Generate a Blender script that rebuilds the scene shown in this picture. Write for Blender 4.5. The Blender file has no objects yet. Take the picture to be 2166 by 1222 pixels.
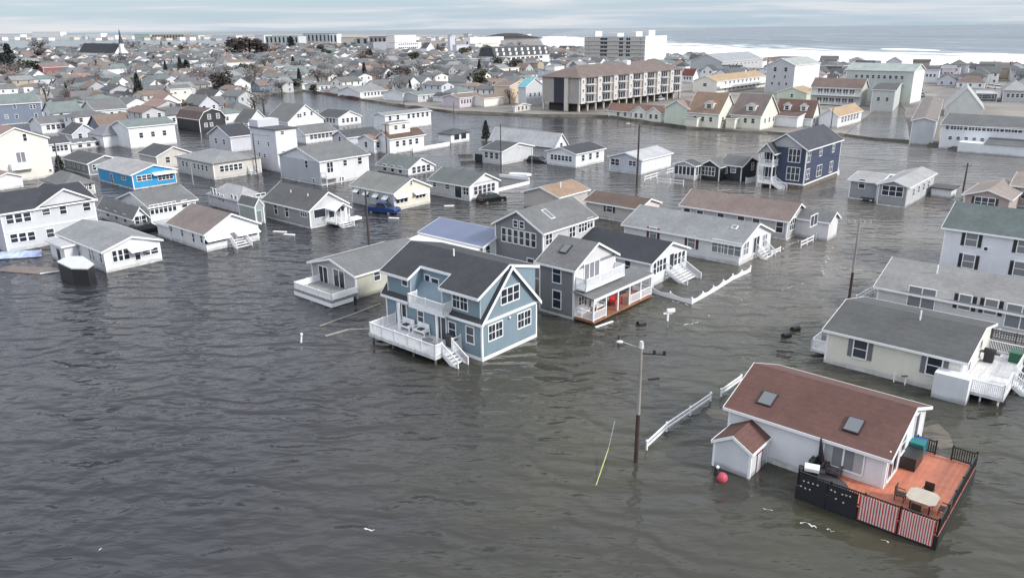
import bpy, math, random
from mathutils import Vector
R = math.radians
random.seed(7)
sc = bpy.context.scene
col = sc.collection

# ------------------------------------------------------------------ camera
CAMH, FPX, PW, PH = 27.0, 1640.0, 2166.0, 1222.0
TH = math.atan(550.5 / FPX); PHI = math.atan(0.0091)
cf = Vector((0, math.cos(TH), -math.sin(TH))); cu0 = Vector((0, math.sin(TH), math.cos(TH))); cr0 = Vector((1, 0, 0))
cr = cr0 * math.cos(PHI) - cu0 * math.sin(PHI); cu = cu0 * math.cos(PHI) + cr0 * math.sin(PHI)
cam_d = bpy.data.cameras.new("camera"); cam = bpy.data.objects.new("camera", cam_d); col.objects.link(cam)
from mathutils import Matrix
M3 = Matrix((cr, cu, -cf)).transposed()
cam.matrix_world = Matrix.Translation((0, 0, CAMH)) @ M3.to_4x4()
cam_d.sensor_width = 36; cam_d.lens = 36 * FPX / PW; cam_d.clip_start = 0.5; cam_d.clip_end = 60000
sc.camera = cam

# ------------------------------------------------------------------ light
SUN_AZ = Vector((0.90, -0.44, 0)).normalized(); SUN_EL = R(33)
w = bpy.data.worlds.new("World"); sc.world = w; w.use_nodes = True
nt = w.node_tree; nt.nodes.clear(); N = nt.nodes.new; LK = nt.links.new
wo = N('ShaderNodeOutputWorld'); bg = N('ShaderNodeBackground'); sky = N('ShaderNodeTexSky')
sky.sky_type = 'NISHITA'; sky.sun_disc = False; sky.sun_elevation = SUN_EL
sky.sun_rotation = math.atan2(SUN_AZ.x, SUN_AZ.y); sky.air_density = 1.0; sky.dust_density = 1.0; sky.ozone_density = 1.5
tc = N('ShaderNodeTexCoord'); sep = N('ShaderNodeSeparateXYZ'); LK(tc.outputs['Generated'], sep.inputs[0])
mp = N('ShaderNodeMapping'); mp.inputs['Scale'].default_value = (2.2, 2.2, 46); mp.inputs['Location'].default_value = (3.1, 0.4, 0.7); LK(tc.outputs['Generated'], mp.inputs[0])
ns = N('ShaderNodeTexNoise'); ns.inputs['Scale'].default_value = 1.6; ns.inputs['Detail'].default_value = 7; ns.inputs['Roughness'].default_value = .55; ns.inputs['Distortion'].default_value = .35; LK(mp.outputs[0], ns.inputs[0])
crmp = N('ShaderNodeValToRGB'); crmp.color_ramp.elements[0].position = .40; crmp.color_ramp.elements[1].position = .60; LK(ns.outputs[0], crmp.inputs[0])
# cover grows towards the zenith: a nearly closed deck overhead
el = N('ShaderNodeMapRange'); el.inputs[1].default_value = .03; el.inputs[2].default_value = .30; el.inputs[3].default_value = 0; el.inputs[4].default_value = .75; LK(sep.outputs[2], el.inputs[0])
mx = N('ShaderNodeMath'); mx.operation = 'MAXIMUM'; LK(crmp.outputs[0], mx.inputs[0]); LK(el.outputs[0], mx.inputs[1])
cl = N('ShaderNodeValToRGB'); cl.color_ramp.elements[0].position = .45; cl.color_ramp.elements[0].color = (3.9, 4.4, 5.0, 1); cl.color_ramp.elements[1].position = .7; cl.color_ramp.elements[1].color = (5.2, 5.3, 5.4, 1); LK(ns.outputs[0], cl.inputs[0])
lowsky = N('ShaderNodeMix'); lowsky.data_type = 'RGBA'; lowsky.inputs[0].default_value = .7; lowsky.inputs[7].default_value = (3.0, 4.1, 5.2, 1); LK(sky.outputs[0], lowsky.inputs[6])
mc = N('ShaderNodeMix'); mc.data_type = 'RGBA'; LK(mx.outputs[0], mc.inputs[0]); LK(lowsky.outputs[2], mc.inputs[6]); LK(cl.outputs[0], mc.inputs[7])
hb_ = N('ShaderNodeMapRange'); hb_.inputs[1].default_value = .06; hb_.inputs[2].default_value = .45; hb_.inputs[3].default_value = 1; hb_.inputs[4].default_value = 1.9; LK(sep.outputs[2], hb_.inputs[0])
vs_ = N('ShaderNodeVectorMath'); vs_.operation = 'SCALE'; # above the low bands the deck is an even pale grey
ub = N('ShaderNodeMapRange'); ub.interpolation_type = 'SMOOTHSTEP'; ub.inputs[1].default_value = .04; ub.inputs[2].default_value = .30; LK(sep.outputs[2], ub.inputs[0])
um = N('ShaderNodeMix'); um.data_type = 'RGBA'; LK(ub.outputs[0], um.inputs[0]); LK(mc.outputs[2], um.inputs[6]); um.inputs[7].default_value = (4.1, 4.3, 4.7, 1)
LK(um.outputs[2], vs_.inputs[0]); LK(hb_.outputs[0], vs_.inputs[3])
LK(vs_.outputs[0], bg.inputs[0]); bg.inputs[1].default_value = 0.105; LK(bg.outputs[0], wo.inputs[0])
sd = bpy.data.lights.new("sun", 'SUN'); sd.energy = 2.5; sd.angle = R(10); sd.color = (1, .955, .89)
so = bpy.data.objects.new("sun", sd); col.objects.link(so)
sdir = SUN_AZ * math.cos(SUN_EL) + Vector((0, 0, math.sin(SUN_EL)))
so.rotation_euler = (-sdir).to_track_quat('-Z', 'Y').to_euler()
sc.view_settings.view_transform = 'Standard'; sc.view_settings.look = 'None'; sc.view_settings.exposure = 0.56; sc.view_settings.gamma = 1

# ------------------------------------------------------------------ photo geometry -> world
VW = [0, 0, 1]
def V(x, y, s): VW[:] = [x, y, s]
def PX(p): return (VW[0] + p[0] / VW[2], VW[1] + p[1] / VW[2])
def ray(p):
    x, y = PX(p)
    return cf + cr * ((x - PW / 2) / FPX) - cu * ((y - PH / 2) / FPX)
class Y(float): pass      # marks a number as a view row rather than metres
def proj(v):
    d = Vector(v) - Vector((0, 0, CAMH)); k = d.dot(cf)
    return (PW / 2 + FPX * d.dot(cr) / k, PH / 2 - FPX * d.dot(cu) / k)
def g(p, z=0.0):
    d = ray(p)
    if d.z > -.004: d.z = -.004
    t = (z - CAMH) / d.z
    return Vector((d.x * t, d.y * t, z))
def hz(xy, y):            # height above the point xy that shows at view row y
    ty = VW[1] + y / VW[2]; lo, hi = -3.0, 90.0
    for _ in range(40):
        m = (lo + hi) / 2
        if proj((xy[0], xy[1], m))[1] > ty: lo = m
        else: hi = m
    return lo

# ------------------------------------------------------------------ materials
MC = {}
def newmat(name):
    m = bpy.data.materials.new(name); m.use_nodes = True
    n = m.node_tree; b = n.nodes['Principled BSDF']
    return m, n, b
def mat(key, c, rough=.6, var=.10, scale=1.5, metal=0, spec=.5, bands=0, fine=0, dirt=0, tide=0, planks=0):
    k = (key, tuple(c), rough, var, scale, bands, fine, dirt, tide, planks)
    if k in MC: return MC[k]
    m, n, b = newmat(key)
    b.inputs['Roughness'].default_value = rough; b.inputs['Metallic'].default_value = metal
    b.inputs['Specular IOR Level'].default_value = spec
    t = n.nodes.new('ShaderNodeTexCoord')
    no = n.nodes.new('ShaderNodeTexNoise'); no.inputs['Scale'].default_value = scale; no.inputs['Detail'].default_value = 5
    n.links.new(t.outputs['Object'], no.inputs[0])
    mr = n.nodes.new('ShaderNodeMapRange'); mr.inputs[1].default_value = .3; mr.inputs[2].default_value = .7
    mr.inputs[3].default_value = 1 - var; mr.inputs[4].default_value = 1 + var
    n.links.new(no.outputs[0], mr.inputs[0]); val = mr.outputs[0]
    def mul(o, f):
        q = n.nodes.new('ShaderNodeMath'); q.operation = 'MULTIPLY'; n.links.new(o, q.inputs[0]); n.links.new(f, q.inputs[1]); return q.outputs[0]
    if fine:
        n2 = n.nodes.new('ShaderNodeTexNoise'); n2.inputs['Scale'].default_value = 9; n2.inputs['Detail'].default_value = 4; n2.inputs['Roughness'].default_value = .8
        n.links.new(t.outputs['Object'], n2.inputs[0])
        m2 = n.nodes.new('ShaderNodeMapRange'); m2.inputs[1].default_value = .25; m2.inputs[2].default_value = .75; m2.inputs[3].default_value = 1 - fine; m2.inputs[4].default_value = 1 + fine
        n.links.new(n2.outputs[0], m2.inputs[0]); val = mul(val, m2.outputs[0])
    if dirt:      # streaks of wear running down the slope or wall
        mpp = n.nodes.new('ShaderNodeMapping'); mpp.inputs['Scale'].default_value = (1.6, 1.6, .18); n.links.new(t.outputs['Object'], mpp.inputs[0])
        n3 = n.nodes.new('ShaderNodeTexNoise'); n3.inputs['Scale'].default_value = 1.3; n3.inputs['Detail'].default_value = 5; n.links.new(mpp.outputs[0], n3.inputs[0])
        m3 = n.nodes.new('ShaderNodeMapRange'); m3.inputs[1].default_value = .35; m3.inputs[2].default_value = .65; m3.inputs[3].default_value = 1 - dirt; m3.inputs[4].default_value = 1 + dirt * .4
        n.links.new(n3.outputs[0], m3.inputs[0]); val = mul(val, m3.outputs[0])
    if planks:
        mp5 = n.nodes.new('ShaderNodeMapping'); mp5.inputs['Scale'].default_value = (planks, .35, .35); n.links.new(t.outputs['Object'], mp5.inputs[0])
        n5 = n.nodes.new('ShaderNodeTexNoise'); n5.inputs['Scale'].default_value = 1; n5.inputs['Detail'].default_value = 3; n.links.new(mp5.outputs[0], n5.inputs[0])
        m5 = n.nodes.new('ShaderNodeMapRange'); m5.inputs[1].default_value = .35; m5.inputs[2].default_value = .65; m5.inputs[3].default_value = .84; m5.inputs[4].default_value = 1.08
        n.links.new(n5.outputs[0], m5.inputs[0]); val = mul(val, m5.outputs[0])
    if tide:      # soaked, stained band above the water line
        s6 = n.nodes.new('ShaderNodeSeparateXYZ'); n.links.new(t.outputs['Object'], s6.inputs[0])
        a6 = n.nodes.new('ShaderNodeMath'); a6.operation = 'MULTIPLY_ADD'; n.links.new(no.outputs[0], a6.inputs[0]); a6.inputs[1].default_value = .5; n.links.new(s6.outputs[2], a6.inputs[2])
        m6 = n.nodes.new('ShaderNodeMapRange'); m6.inputs[1].default_value = .42; m6.inputs[2].default_value = .72; m6.inputs[3].default_value = .55; m6.inputs[4].default_value = 1
        n.links.new(a6.outputs[0], m6.inputs[0]); val = mul(val, m6.outputs[0])
    if bands:
        sp = n.nodes.new('ShaderNodeSeparateXYZ'); n.links.new(t.outputs['Object'], sp.inputs[0])
        q = n.nodes.new('ShaderNodeMath'); q.operation = 'MULTIPLY'; q.inputs[1].default_value = 1 / bands; n.links.new(sp.outputs[2], q.inputs[0])
        fr = n.nodes.new('ShaderNodeMath'); fr.operation = 'FRACT'; n.links.new(q.outputs[0], fr.inputs[0])
        bp = n.nodes.new('ShaderNodeBump'); bp.inputs['Distance'].default_value = .018; bp.inputs['Strength'].default_value = .7
        n.links.new(fr.outputs[0], bp.inputs['Height']); n.links.new(bp.outputs[0], b.inputs['Normal'])
        gt = n.nodes.new('ShaderNodeMapRange'); gt.inputs[1].default_value = .0; gt.inputs[2].default_value = .16; gt.inputs[3].default_value = .80; gt.inputs[4].default_value = 1
        n.links.new(fr.outputs[0], gt.inputs[0]); val = mul(val, gt.outputs[0])
    vm = n.nodes.new('ShaderNodeVectorMath'); vm.operation = 'SCALE'; vm.inputs[0].default_value = c; n.links.new(val, vm.inputs[3])
    n.links.new(vm.outputs[0], b.inputs['Base Color'])
    MC[k] = m; return m
def siding(c): return mat('siding', c, .55, .05, .6, bands=.2, dirt=.035, tide=1)
def shingle(c): return mat('shingle', tuple(x * .92 for x in c), .85, .13, .35, fine=.2, dirt=.12, bands=.16)
WHITE = mat('white_paint', (.80, .81, .83), .45, .03, 2)
TRIM = mat('white_trim', (.82, .83, .85), .4, .03, 2)
def glassmat(nm, c, r):
    m, n, b = newmat(nm); b.inputs['Base Color'].default_value = (*c, 1); b.inputs['Roughness'].default_value = r; b.inputs['IOR'].default_value = 1.5; b.inputs['Specular IOR Level'].default_value = .6
    return m
GL = [glassmat('window_glass', (.024, .032, .045), .05), glassmat('window_glass', (.05, .06, .075), .08), glassmat('window_glass_blind', (.20, .21, .23), .25)]
DARK = mat('dark_metal', (.018, .018, .02), .5, .1)
BLACK = mat('black_paint', (.022, .022, .025), .45, .1)
DECKW = mat('deck_boards_white', (.62, .62, .64), .6, .06, 2, dirt=.08, planks=5)
DECKG = mat('deck_boards_grey', (.27, .27, .27), .7, .1, 2, dirt=.12, planks=5)
WOOD = mat('weathered_wood', (.16, .14, .12), .8, .2, 2, dirt=.2)
S_WHITE = siding((.76, .78, .81)); S_CREAM = siding((.74, .72, .65)); S_GREY = siding((.42, .43, .45)); S_LGREY = siding((.56, .575, .60))
R_DK = shingle((.045, .048, .056)); R_GREY = shingle((.155, .16, .165)); R_LG = shingle((.24, .25, .26)); R_BR = shingle((.17, .135, .12)); R_CH = shingle((.085, .088, .09))
R_TAN = shingle((.32, .24, .17)); R_GREEN = shingle((.10, .125, .125))

# ------------------------------------------------------------------ objects
def tag(o, label=None, cat=None, group=None, kind=None):
    if label: o['label'] = label
    if cat: o['category'] = cat
    if group: o['group'] = group
    if kind: o['kind'] = kind
    return o
class Root:
    def __init__(s, name, label, cat, loc, rot=0, group=None):
        o = bpy.data.objects.new(name, None); col.objects.link(o); o.location = (loc[0], loc[1], loc[2] if len(loc) > 2 else 0); o.rotation_euler = (0, 0, rot)
        o.empty_display_size = .5
        tag(o, label, cat, group); s.o = o; s.loc = Vector(o.location); s.rot = rot
        s.inv = (Matrix.Translation(s.loc) @ Matrix.Rotation(rot, 4, 'Z')).inverted()
def V3(p, z=None):
    return Vector((p[0], p[1], p[2] if z is None else z))
class MB:
    def __init__(s): s.v = []; s.f = []
    def add(s, vs, fs):
        k = len(s.v); s.v += [Vector(v) for v in vs]; s.f += [tuple(i + k for i in f) for f in fs]; return s
    def box(s, o, u, v, w_):        # parallelepiped from corner o
        o, u, v, w_ = map(Vector, (o, u, v, w_))
        c = [o, o + u, o + u + v, o + v]; c += [q + w_ for q in c]
        if u.cross(v).dot(w_) < 0: return s.add(c, [(0, 1, 2, 3), (7, 6, 5, 4), (4, 5, 1, 0), (5, 6, 2, 1), (6, 7, 3, 2), (7, 4, 0, 3)])
        return s.add(c, [(3, 2, 1, 0), (4, 5, 6, 7), (0, 1, 5, 4), (1, 2, 6, 5), (2, 3, 7, 6), (3, 0, 4, 7)])
    def abox(s, x0, x1, y0, y1, z0, z1): return s.box((x0, y0, z0), (x1 - x0, 0, 0), (0, y1 - y0, 0), (0, 0, z1 - z0))
    def bar(s, p, q, wd, ht=None, up=(0, 0, 1)):     # square bar between two points
        p, q = Vector(p), Vector(q); d = q - p; ht = ht or wd
        if d.length < 1e-5: return s
        upv = Vector(up)
        if abs(d.normalized().dot(upv)) > .98: upv = Vector((1, 0, 0))
        sd = d.cross(upv).normalized() * wd; uu = sd.cross(d).normalized() * ht
        return s.box(p - sd / 2 - uu / 2, d, sd, uu)
    def tube(s, p, q, r0, r1=None, n=8, cap=True):
        p, q = Vector(p), Vector(q); d = (q - p).normalized(); r1 = r0 if r1 is None else r1
        a = d.cross(Vector((0, 0, 1)) if abs(d.z) < .9 else Vector((1, 0, 0))).normalized(); b = d.cross(a)
        vs = []
        for c, r in ((p, r0), (q, r1)):
            for i in range(n):
                t = 2 * math.pi * i / n; vs.append(c + (a * math.cos(t) + b * math.sin(t)) * r)
        fs = [(i, (i + 1) % n, n + (i + 1) % n, n + i) for i in range(n)]
        if cap: fs += [tuple(range(n))[::-1], tuple(range(n, 2 * n))]
        return s.add(vs, fs)
    def ball(s, c, rx, ry=None, rz=None, n=10, m=7):
        ry = ry or rx; rz = rz or rx; vs = []; fs = []
        for j in range(m + 1):
            ph = math.pi * j / m
            for i in range(n):
                t = 2 * math.pi * i / n; vs.append((c[0] + rx * math.sin(ph) * math.cos(t), c[1] + ry * math.sin(ph) * math.sin(t), c[2] + rz * math.cos(ph)))
        for j in range(m):
            for i in range(n): fs.append((j * n + i, (j + 1) * n + i, (j + 1) * n + (i + 1) % n, j * n + (i + 1) % n))
        return s.add(vs, fs)
    def prism(s, poly, ext):        # polygon of 3d points extruded by a vector
        n = len(poly); vs = [Vector(p) for p in poly]; e = Vector(ext); vs += [p + e for p in vs]
        return s.add(vs, [tuple(range(n))[::-1], tuple(range(n, 2 * n))] + [(i, (i + 1) % n, n + (i + 1) % n, n + i) for i in range(n)])
    def mesh(s, name, m, inv=None):
        me = bpy.data.meshes.new(name); vs = [inv @ v for v in s.v] if inv is not None else s.v
        me.from_pydata([tuple(v) for v in vs], [], s.f); me.update()
        if m: me.materials.append(m)
        import bmesh
        b = bmesh.new(); b.from_mesh(me); bmesh.ops.recalc_face_normals(b, faces=b.faces); b.to_mesh(me); b.free()
        return me
    def build(s, name, m, root, parent=None, label=None, smooth=False):
        me = s.mesh(name, m, root.inv if root else None)
        if smooth: me.polygons.foreach_set('use_smooth', [True] * len(me.polygons))
        o = bpy.data.objects.new(name, me); col.objects.link(o)
        if root: o.parent = parent or root.o
        if label: o['label'] = label
        return o
def child(me, name, parent, loc, rz):
    o = bpy.data.objects.new(name, me); col.objects.link(o); o.parent = parent; o.location = loc; o.rotation_euler = (0, 0, rz); return o

# ---- windows: meshes shared by size, facing local -y
WCACHE = {}
def wmesh(w_, h, n, grid, glass, frm):
    k = (round(w_, 2), round(h, 2), n, grid, glass, frm.name)
    if k in WCACHE: return WCACHE[k]
    f = MB(); t = .09; d = .07
    f.abox(-w_/2 - t, -w_/2, -d, .01, -h/2 - t, h/2 + t); f.abox(w_/2, w_/2 + t, -d, .01, -h/2 - t, h/2 + t)
    f.abox(-w_/2, w_/2, -d, .01, h/2, h/2 + t); f.abox(-w_/2, w_/2, -d - .03, .01, -h/2 - t, -h/2)
    for i in range(1, n):
        x = -w_/2 + w_ * i / n; f.abox(x - .05, x + .05, -d + .005, 0, -h/2, h/2)
    if grid:
        for i in range(n):
            x0 = -w_/2 + w_ * i / n; x1 = x0 + w_ / n
            f.abox(x0, x1, -.055, 0, -.03, .03)
            if grid > 1:
                xm = (x0 + x1) / 2; f.abox(xm - .015, xm + .015, -.05, 0, -h/2, h/2)
    p = MB(); p.abox(-w_/2, w_/2, -.03, .005, -h/2, h/2)
    WCACHE[k] = (f.mesh('window', frm), p.mesh('pane', GL[glass])); return WCACHE[k]
SCACHE = {}
def window(root, face_rot, pos, w_=.9, h=1.2, n=1, grid=1, glass=None, sh=None, name='window', frm=None, lit=None):
    """pos in world; face_rot = world rotation of a face whose outward normal is local -y"""
    glass = random.choice((0, 0, 1)) if glass is None else glass
    fm, pm = wmesh(w_, h, n, grid, glass, frm or TRIM)
    loc = root.inv @ Vector(pos)
    o = child(fm, name, root.o, loc, face_rot - root.rot); child(pm, 'pane', o, (0, 0, 0), 0)
    if sh:
        k = (round(h, 2), sh.name)
        if k not in SCACHE:
            s_ = MB(); s_.abox(-.17, .17, -.05, 0, -h/2 - .04, h/2 + .04)
            for i in range(int(h / .14)): s_.abox(-.13, .13, -.062, -.05, -h/2 + .04 + i * .14, -h/2 + .12 + i * .14)
            SCACHE[k] = s_.mesh('shutter', sh)
        ax = Vector((math.cos(face_rot), math.sin(face_rot), 0))
        for s1 in (-1, 1): child(SCACHE[k], 'shutter', root.o, root.inv @ (Vector(pos) + ax * s1 * (w_/2 + .29)), face_rot - root.rot)
    return o
def tri(w_): return w_
GRID = R(-41)
class Body:
    def __init__(s, F, rot, A, B, z0, eave, root=None, rise=1.5):
        s.F = Vector((F[0], F[1])); s.rot = rot; s.A = A; s.B = B; s.z0 = z0; s.eave = eave; s.root = root; s.rise = rise
        s.a = Vector((math.cos(rot), math.sin(rot))); s.b = Vector((-math.sin(rot), math.cos(rot)))
    def p(s, x, y, z=0.0):
        q = s.F + s.a * x + s.b * y; return Vector((q.x, q.y, z))
    def hit(s, face, px, off=0.0):   # view pixel -> point on a face
        d = ray(px); c = Vector((0, 0, CAMH))
        if face == 'L': n = s.b; o = s.p(0, -off)
        else: n = s.a; o = s.p(off, 0)
        n = Vector((n.x, n.y, 0)); t = n.dot(o - c) / n.dot(d)
        return c + d * t
    def xy(s, q):                    # world -> local
        d = Vector((q[0], q[1])) - s.F; return d.dot(s.a), d.dot(s.b)
    def win(s, face, px, w_=.9, h=1.2, off=0.0, **k):
        q = s.hit(face, px, off); fr = s.rot if face == 'L' else s.rot + math.pi / 2
        return window(s.root, fr, q, w_, h, **k)
def solve(F, L, Rr, zp=0.0, rot=None):
    Fw = g(F, zp)
    if rot == 'L': q = Fw - g(L, zp); rot = math.atan2(q.y, q.x)
    elif rot == 'R': q = g(Rr, zp) - Fw; rot = math.atan2(q.y, q.x) - math.pi / 2
    elif rot is None: rot = GRID
    a = Vector((math.cos(rot), math.sin(rot), 0)); b = Vector((-a.y, a.x, 0))
    def ln(d, tgt, sg):
        if not isinstance(tgt, tuple): return tgt
        tx = PX(tgt)[0]; lo, hi = 0.05, 120.0
        for _ in range(45):
            m = (lo + hi) / 2; x = proj(Fw + d * m)[0]
            if (x - tx) * sg < 0: lo = m
            else: hi = m
        return lo
    return Fw, rot, ln(-a, L, -1), ln(b, Rr, 1)

def shell(bd, m, x0=None, x1=None, y0=None, y1=None, z0=None, eave=None, rise=None, ridge='A', kind='gable', name='wall', frac=.5, label=None, e2=None):
    """closed wall body under a roof"""
    x0 = -bd.A if x0 is None else x0; x1 = 0 if x1 is None else x1; y0 = 0 if y0 is None else y0; y1 = bd.B if y1 is None else y1
    z0 = bd.z0 if z0 is None else z0; e = bd.eave if eave is None else eave; rise = bd.rise if rise is None else rise
    e2 = e if e2 is None else e2
    mb = MB()
    if kind in ('hip', 'flat'):
        mb.box(bd.p(x0, y0, z0), V3(bd.a * (x1 - x0), 0), V3(bd.b * (y1 - y0), 0), (0, 0, e - z0))
    else:
        P_ = (lambda t, c, z: bd.p(t, c, z)) if ridge == 'A' else (lambda t, c, z: bd.p(c, t, z))
        (t0, t1, c0, c1) = (x0, x1, y0, y1) if ridge == 'A' else (y0, y1, x0, x1)
        if ridge == 'B': c0, c1 = c1, c0      # c0 is always the near side
        cm = c0 + (c1 - c0) * frac
        if kind == 'gambrel':
            prof = [(c0, z0), (c1, z0), (c1, e), (c0 + (c1 - c0) * .82, e + rise * .68), (cm, e + rise), (c0 + (c1 - c0) * .18, e + rise * .68), (c0, e)]
        elif kind == 'shed': prof = [(c0, z0), (c1, z0), (c1, e + rise), (c0, e)]
        else: prof = [(c0, z0), (c1, z0), (c1, e2), (cm, e + rise), (c0, e)]
        v0 = P_(t0, 0, 0); v1 = P_(t1, 0, 0)
        mb.prism([P_(t0, c, z) for c, z in prof], v1 - v0)
    return mb.build(name, m, bd.root, label=label)
def roof(bd, m, x0=None, x1=None, y0=None, y1=None, eave=None, rise=None, ridge='A', kind='gable', oh=.35, th=.14, trim=TRIM, frac=.5, name='roof', e2=None, ohg=None):
    x0 = -bd.A if x0 is None else x0; x1 = 0 if x1 is None else x1; y0 = 0 if y0 is None else y0; y1 = bd.B if y1 is None else y1
    e = bd.eave if eave is None else eave; rise = bd.rise if rise is None else rise; ohg = oh if ohg is None else ohg
    e2 = e if e2 is None else e2
    P_ = (lambda t, c, z: bd.p(t, c, z)) if ridge == 'A' else (lambda t, c, z: bd.p(c, t, z))
    (t0, t1, c0, c1) = (x0, x1, y0, y1) if ridge == 'A' else (y0, y1, x0, x1)
    if ridge == 'B': c0, c1 = c1, c0
    sgn = 1 if c1 > c0 else -1; cm = c0 + (c1 - c0) * frac
    mb = MB(); tb = MB(); up = Vector((0, 0, th)); lift = .012
    if kind == 'flat':
        mb.box(bd.p(x0 - oh, y0 - oh, e + .003), V3(bd.a * (x1 - x0 + 2 * oh), 0), V3(bd.b * (y1 - y0 + 2 * oh), 0), (0, 0, th))
        mb.build(name, m, bd.root)
        if trim:
            X0, X1, Y0, Y1 = x0 - oh - .03, x1 + oh + .03, y0 - oh - .03, y1 + oh + .03; k = e - .05
            tb.box(bd.p(X0, Y0, k), V3(bd.a * (X1 - X0), 0), V3(bd.b * .028, 0), (0, 0, th + .1)); tb.box(bd.p(X1 - .028, Y0 + .03, k), V3(bd.b * (Y1 - Y0 - .06), 0), V3(bd.a * .028, 0), (0, 0, th + .1))
            tb.build('fascia', trim, bd.root)
        return
    def slab(p0, p1, p2, p3): mb.add([p0 + Vector((0, 0, lift)), p1 + Vector((0, 0, lift)), p2 + Vector((0, 0, lift)), p3 + Vector((0, 0, lift))] + [q + up for q in (p0, p1, p2, p3)], [(0, 1, 2, 3), (7, 6, 5, 4), (0, 4, 5, 1), (1, 5, 6, 2), (2, 6, 7, 3), (3, 7, 4, 0)])
    def rake(p, q, out, hh=.22):     # trim board along an edge
        o = Vector(out) * .035
        tb.box(p + Vector((0, 0, th + .02 - hh)), q - p, o, (0, 0, hh))
    if kind == 'hip':
        h = abs(c1 - c0) / 2; sl = rise / h; zz = e - oh * sl
        hx = min(h, (t1 - t0) / 2 - .05)
        ra = P_(t0 + hx, cm, e + rise); rb = P_(t1 - hx, cm, e + rise)
        q = [P_(t0 - oh, c0 - sgn * oh, zz), P_(t1 + oh, c0 - sgn * oh, zz), P_(t1 + oh, c1 + sgn * oh, zz), P_(t0 - oh, c1 + sgn * oh, zz)]
        vs = q + [ra, rb]; vs = [x + Vector((0, 0, th)) for x in vs] + q
        mb.add(vs, [(0, 1, 5, 4), (1, 2, 5), (2, 3, 4, 5), (3, 0, 4), (6, 7, 1, 0), (7, 8, 2, 1), (8, 9, 3, 2), (9, 6, 0, 3), (9, 8, 7, 6)])
        mb.build(name, m, bd.root); return
    if kind == 'gambrel':
        cs = [(c0 - sgn * oh * .3, e - oh * .5), (c0 + (c1 - c0) * .18, e + rise * .68), (cm, e + rise), (c0 + (c1 - c0) * .82, e + rise * .68), (c1 + sgn * oh * .3, e - oh * .5)]
    elif kind == 'shed':
        sl = rise / abs(c1 - c0); cs = [(c0 - sgn * oh, e - oh * sl), (c1 + sgn * oh, e + rise + oh * sl)]
    else:
        sl = rise / abs(cm - c0); sl2 = (e + rise - e2) / abs(c1 - cm)
        cs = [(c0 - sgn * oh, e - oh * sl), (cm, e + rise), (c1 + sgn * oh, e2 - oh * sl2)]
    T0, T1 = t0 - ohg, t1 + ohg
    axis = (P_(1, 0, 0) - P_(0, 0, 0)); cax = (P_(0, 1, 0) - P_(0, 0, 0))
    for (ca, za), (cb, zb) in zip(cs[:-1], cs[1:]):
        slab(P_(T0, ca, za), P_(T1, ca, za), P_(T1, cb, zb), P_(T0, cb, zb))
        rake(P_(T1, ca, za), P_(T1, cb, zb), axis); rake(P_(T0, ca, za), P_(T0, cb, zb), -axis)
    c, z = cs[0]; rake(P_(T0, c, z), P_(T1, c, z), -cax * sgn, .2)
    c, z = cs[-1]; rake(P_(T0, c, z), P_(T1, c, z), cax * sgn, .2)
    mb.build(name, m, bd.root)
    if trim: tb.build('fascia', trim, bd.root)
def corners(bd, m=None, x0=None, x1=None, y0=None, y1=None, z0=None, eave=None, w_=.14):
    x0 = -bd.A if x0 is None else x0; x1 = 0 if x1 is None else x1; y0 = 0 if y0 is None else y0; y1 = bd.B if y1 is None else y1
    z0 = bd.z0 if z0 is None else z0; e = (bd.eave if eave is None else eave) - .02; t = .02
    def bx(xa, xb, ya, yb, mb): return mb.box(bd.p(xa, ya, z0), V3(bd.a * (xb - xa), 0), V3(bd.b * (yb - ya), 0), (0, 0, e - z0))
    for q in (((x1 - w_, x1 + t), (y0 - t, y0 + w_)), ((x0 - t, x0 + w_), (y0 - t, y0 + w_)), ((x1 - w_, x1 + t), (y1 - w_, y1 + t))):
        bx(q[0][0], q[0][1], q[1][0], q[1][1], MB()).build('corner_board', m or TRIM, bd.root)
def house(name, label, F, L, Rr, e, pk, wall=None, rf=None, ridge='A', zp=0.0, rot=None, kind='gable', z0=-.4, cat='house', trim=TRIM, oh=.35, frac=.5, grp=None, e2=None, corner=True, skirt=True):
    """e, pk: metres if < 14, else view rows of the eave at F and of the gable peak"""
    wall = wall or S_WHITE; rf = rf or R_GREY
    Fw, rt, A, B = solve(F, L, Rr, zp, rot)
    a = Vector((math.cos(rt), math.sin(rt))); b = Vector((-a.y, a.x)); F2 = Vector((Fw.x, Fw.y))
    if e >= 14 or isinstance(e, Y): e = hz(F2, e)
    if pk >= 14 or isinstance(pk, Y):
        q = F2 + b * B * frac if ridge == 'A' else F2 - a * A * frac
        pk = max(.3, hz(q, pk) - e)
    c = F2 - a * A / 2 + b * B / 2
    rt_o = Root(name, label, cat, (c.x, c.y, 0), rt, grp)
    bd = Body(F2, rt, A, B, z0, e, rt_o, pk); bd.ridge = ridge
    shell(bd, wall, ridge=ridge, kind=kind, frac=frac, e2=e2); roof(bd, rf, ridge=ridge, kind=kind, trim=trim, oh=oh, frac=frac, e2=e2)
    if trim and corner and kind != 'x': corners(bd, trim)
    if skirt and trim:               # pale band of the foundation board just above the flood
        mb = MB(); mb.box(bd.p(-A - .03, -.03, -.3), V3(bd.a * (A + .06), 0), V3(bd.b * .028, 0), (0, 0, .55)); mb.box(bd.p(.002, 0, -.3), V3(bd.b * (B + .03), 0), V3(bd.a * .028, 0), (0, 0, .55))
        mb.build('base_board', SKIRT, rt_o)
    return bd
SKIRT = mat('foundation_board', (.55, .55, .55), .7, .2, 1.5, dirt=.15)
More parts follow.
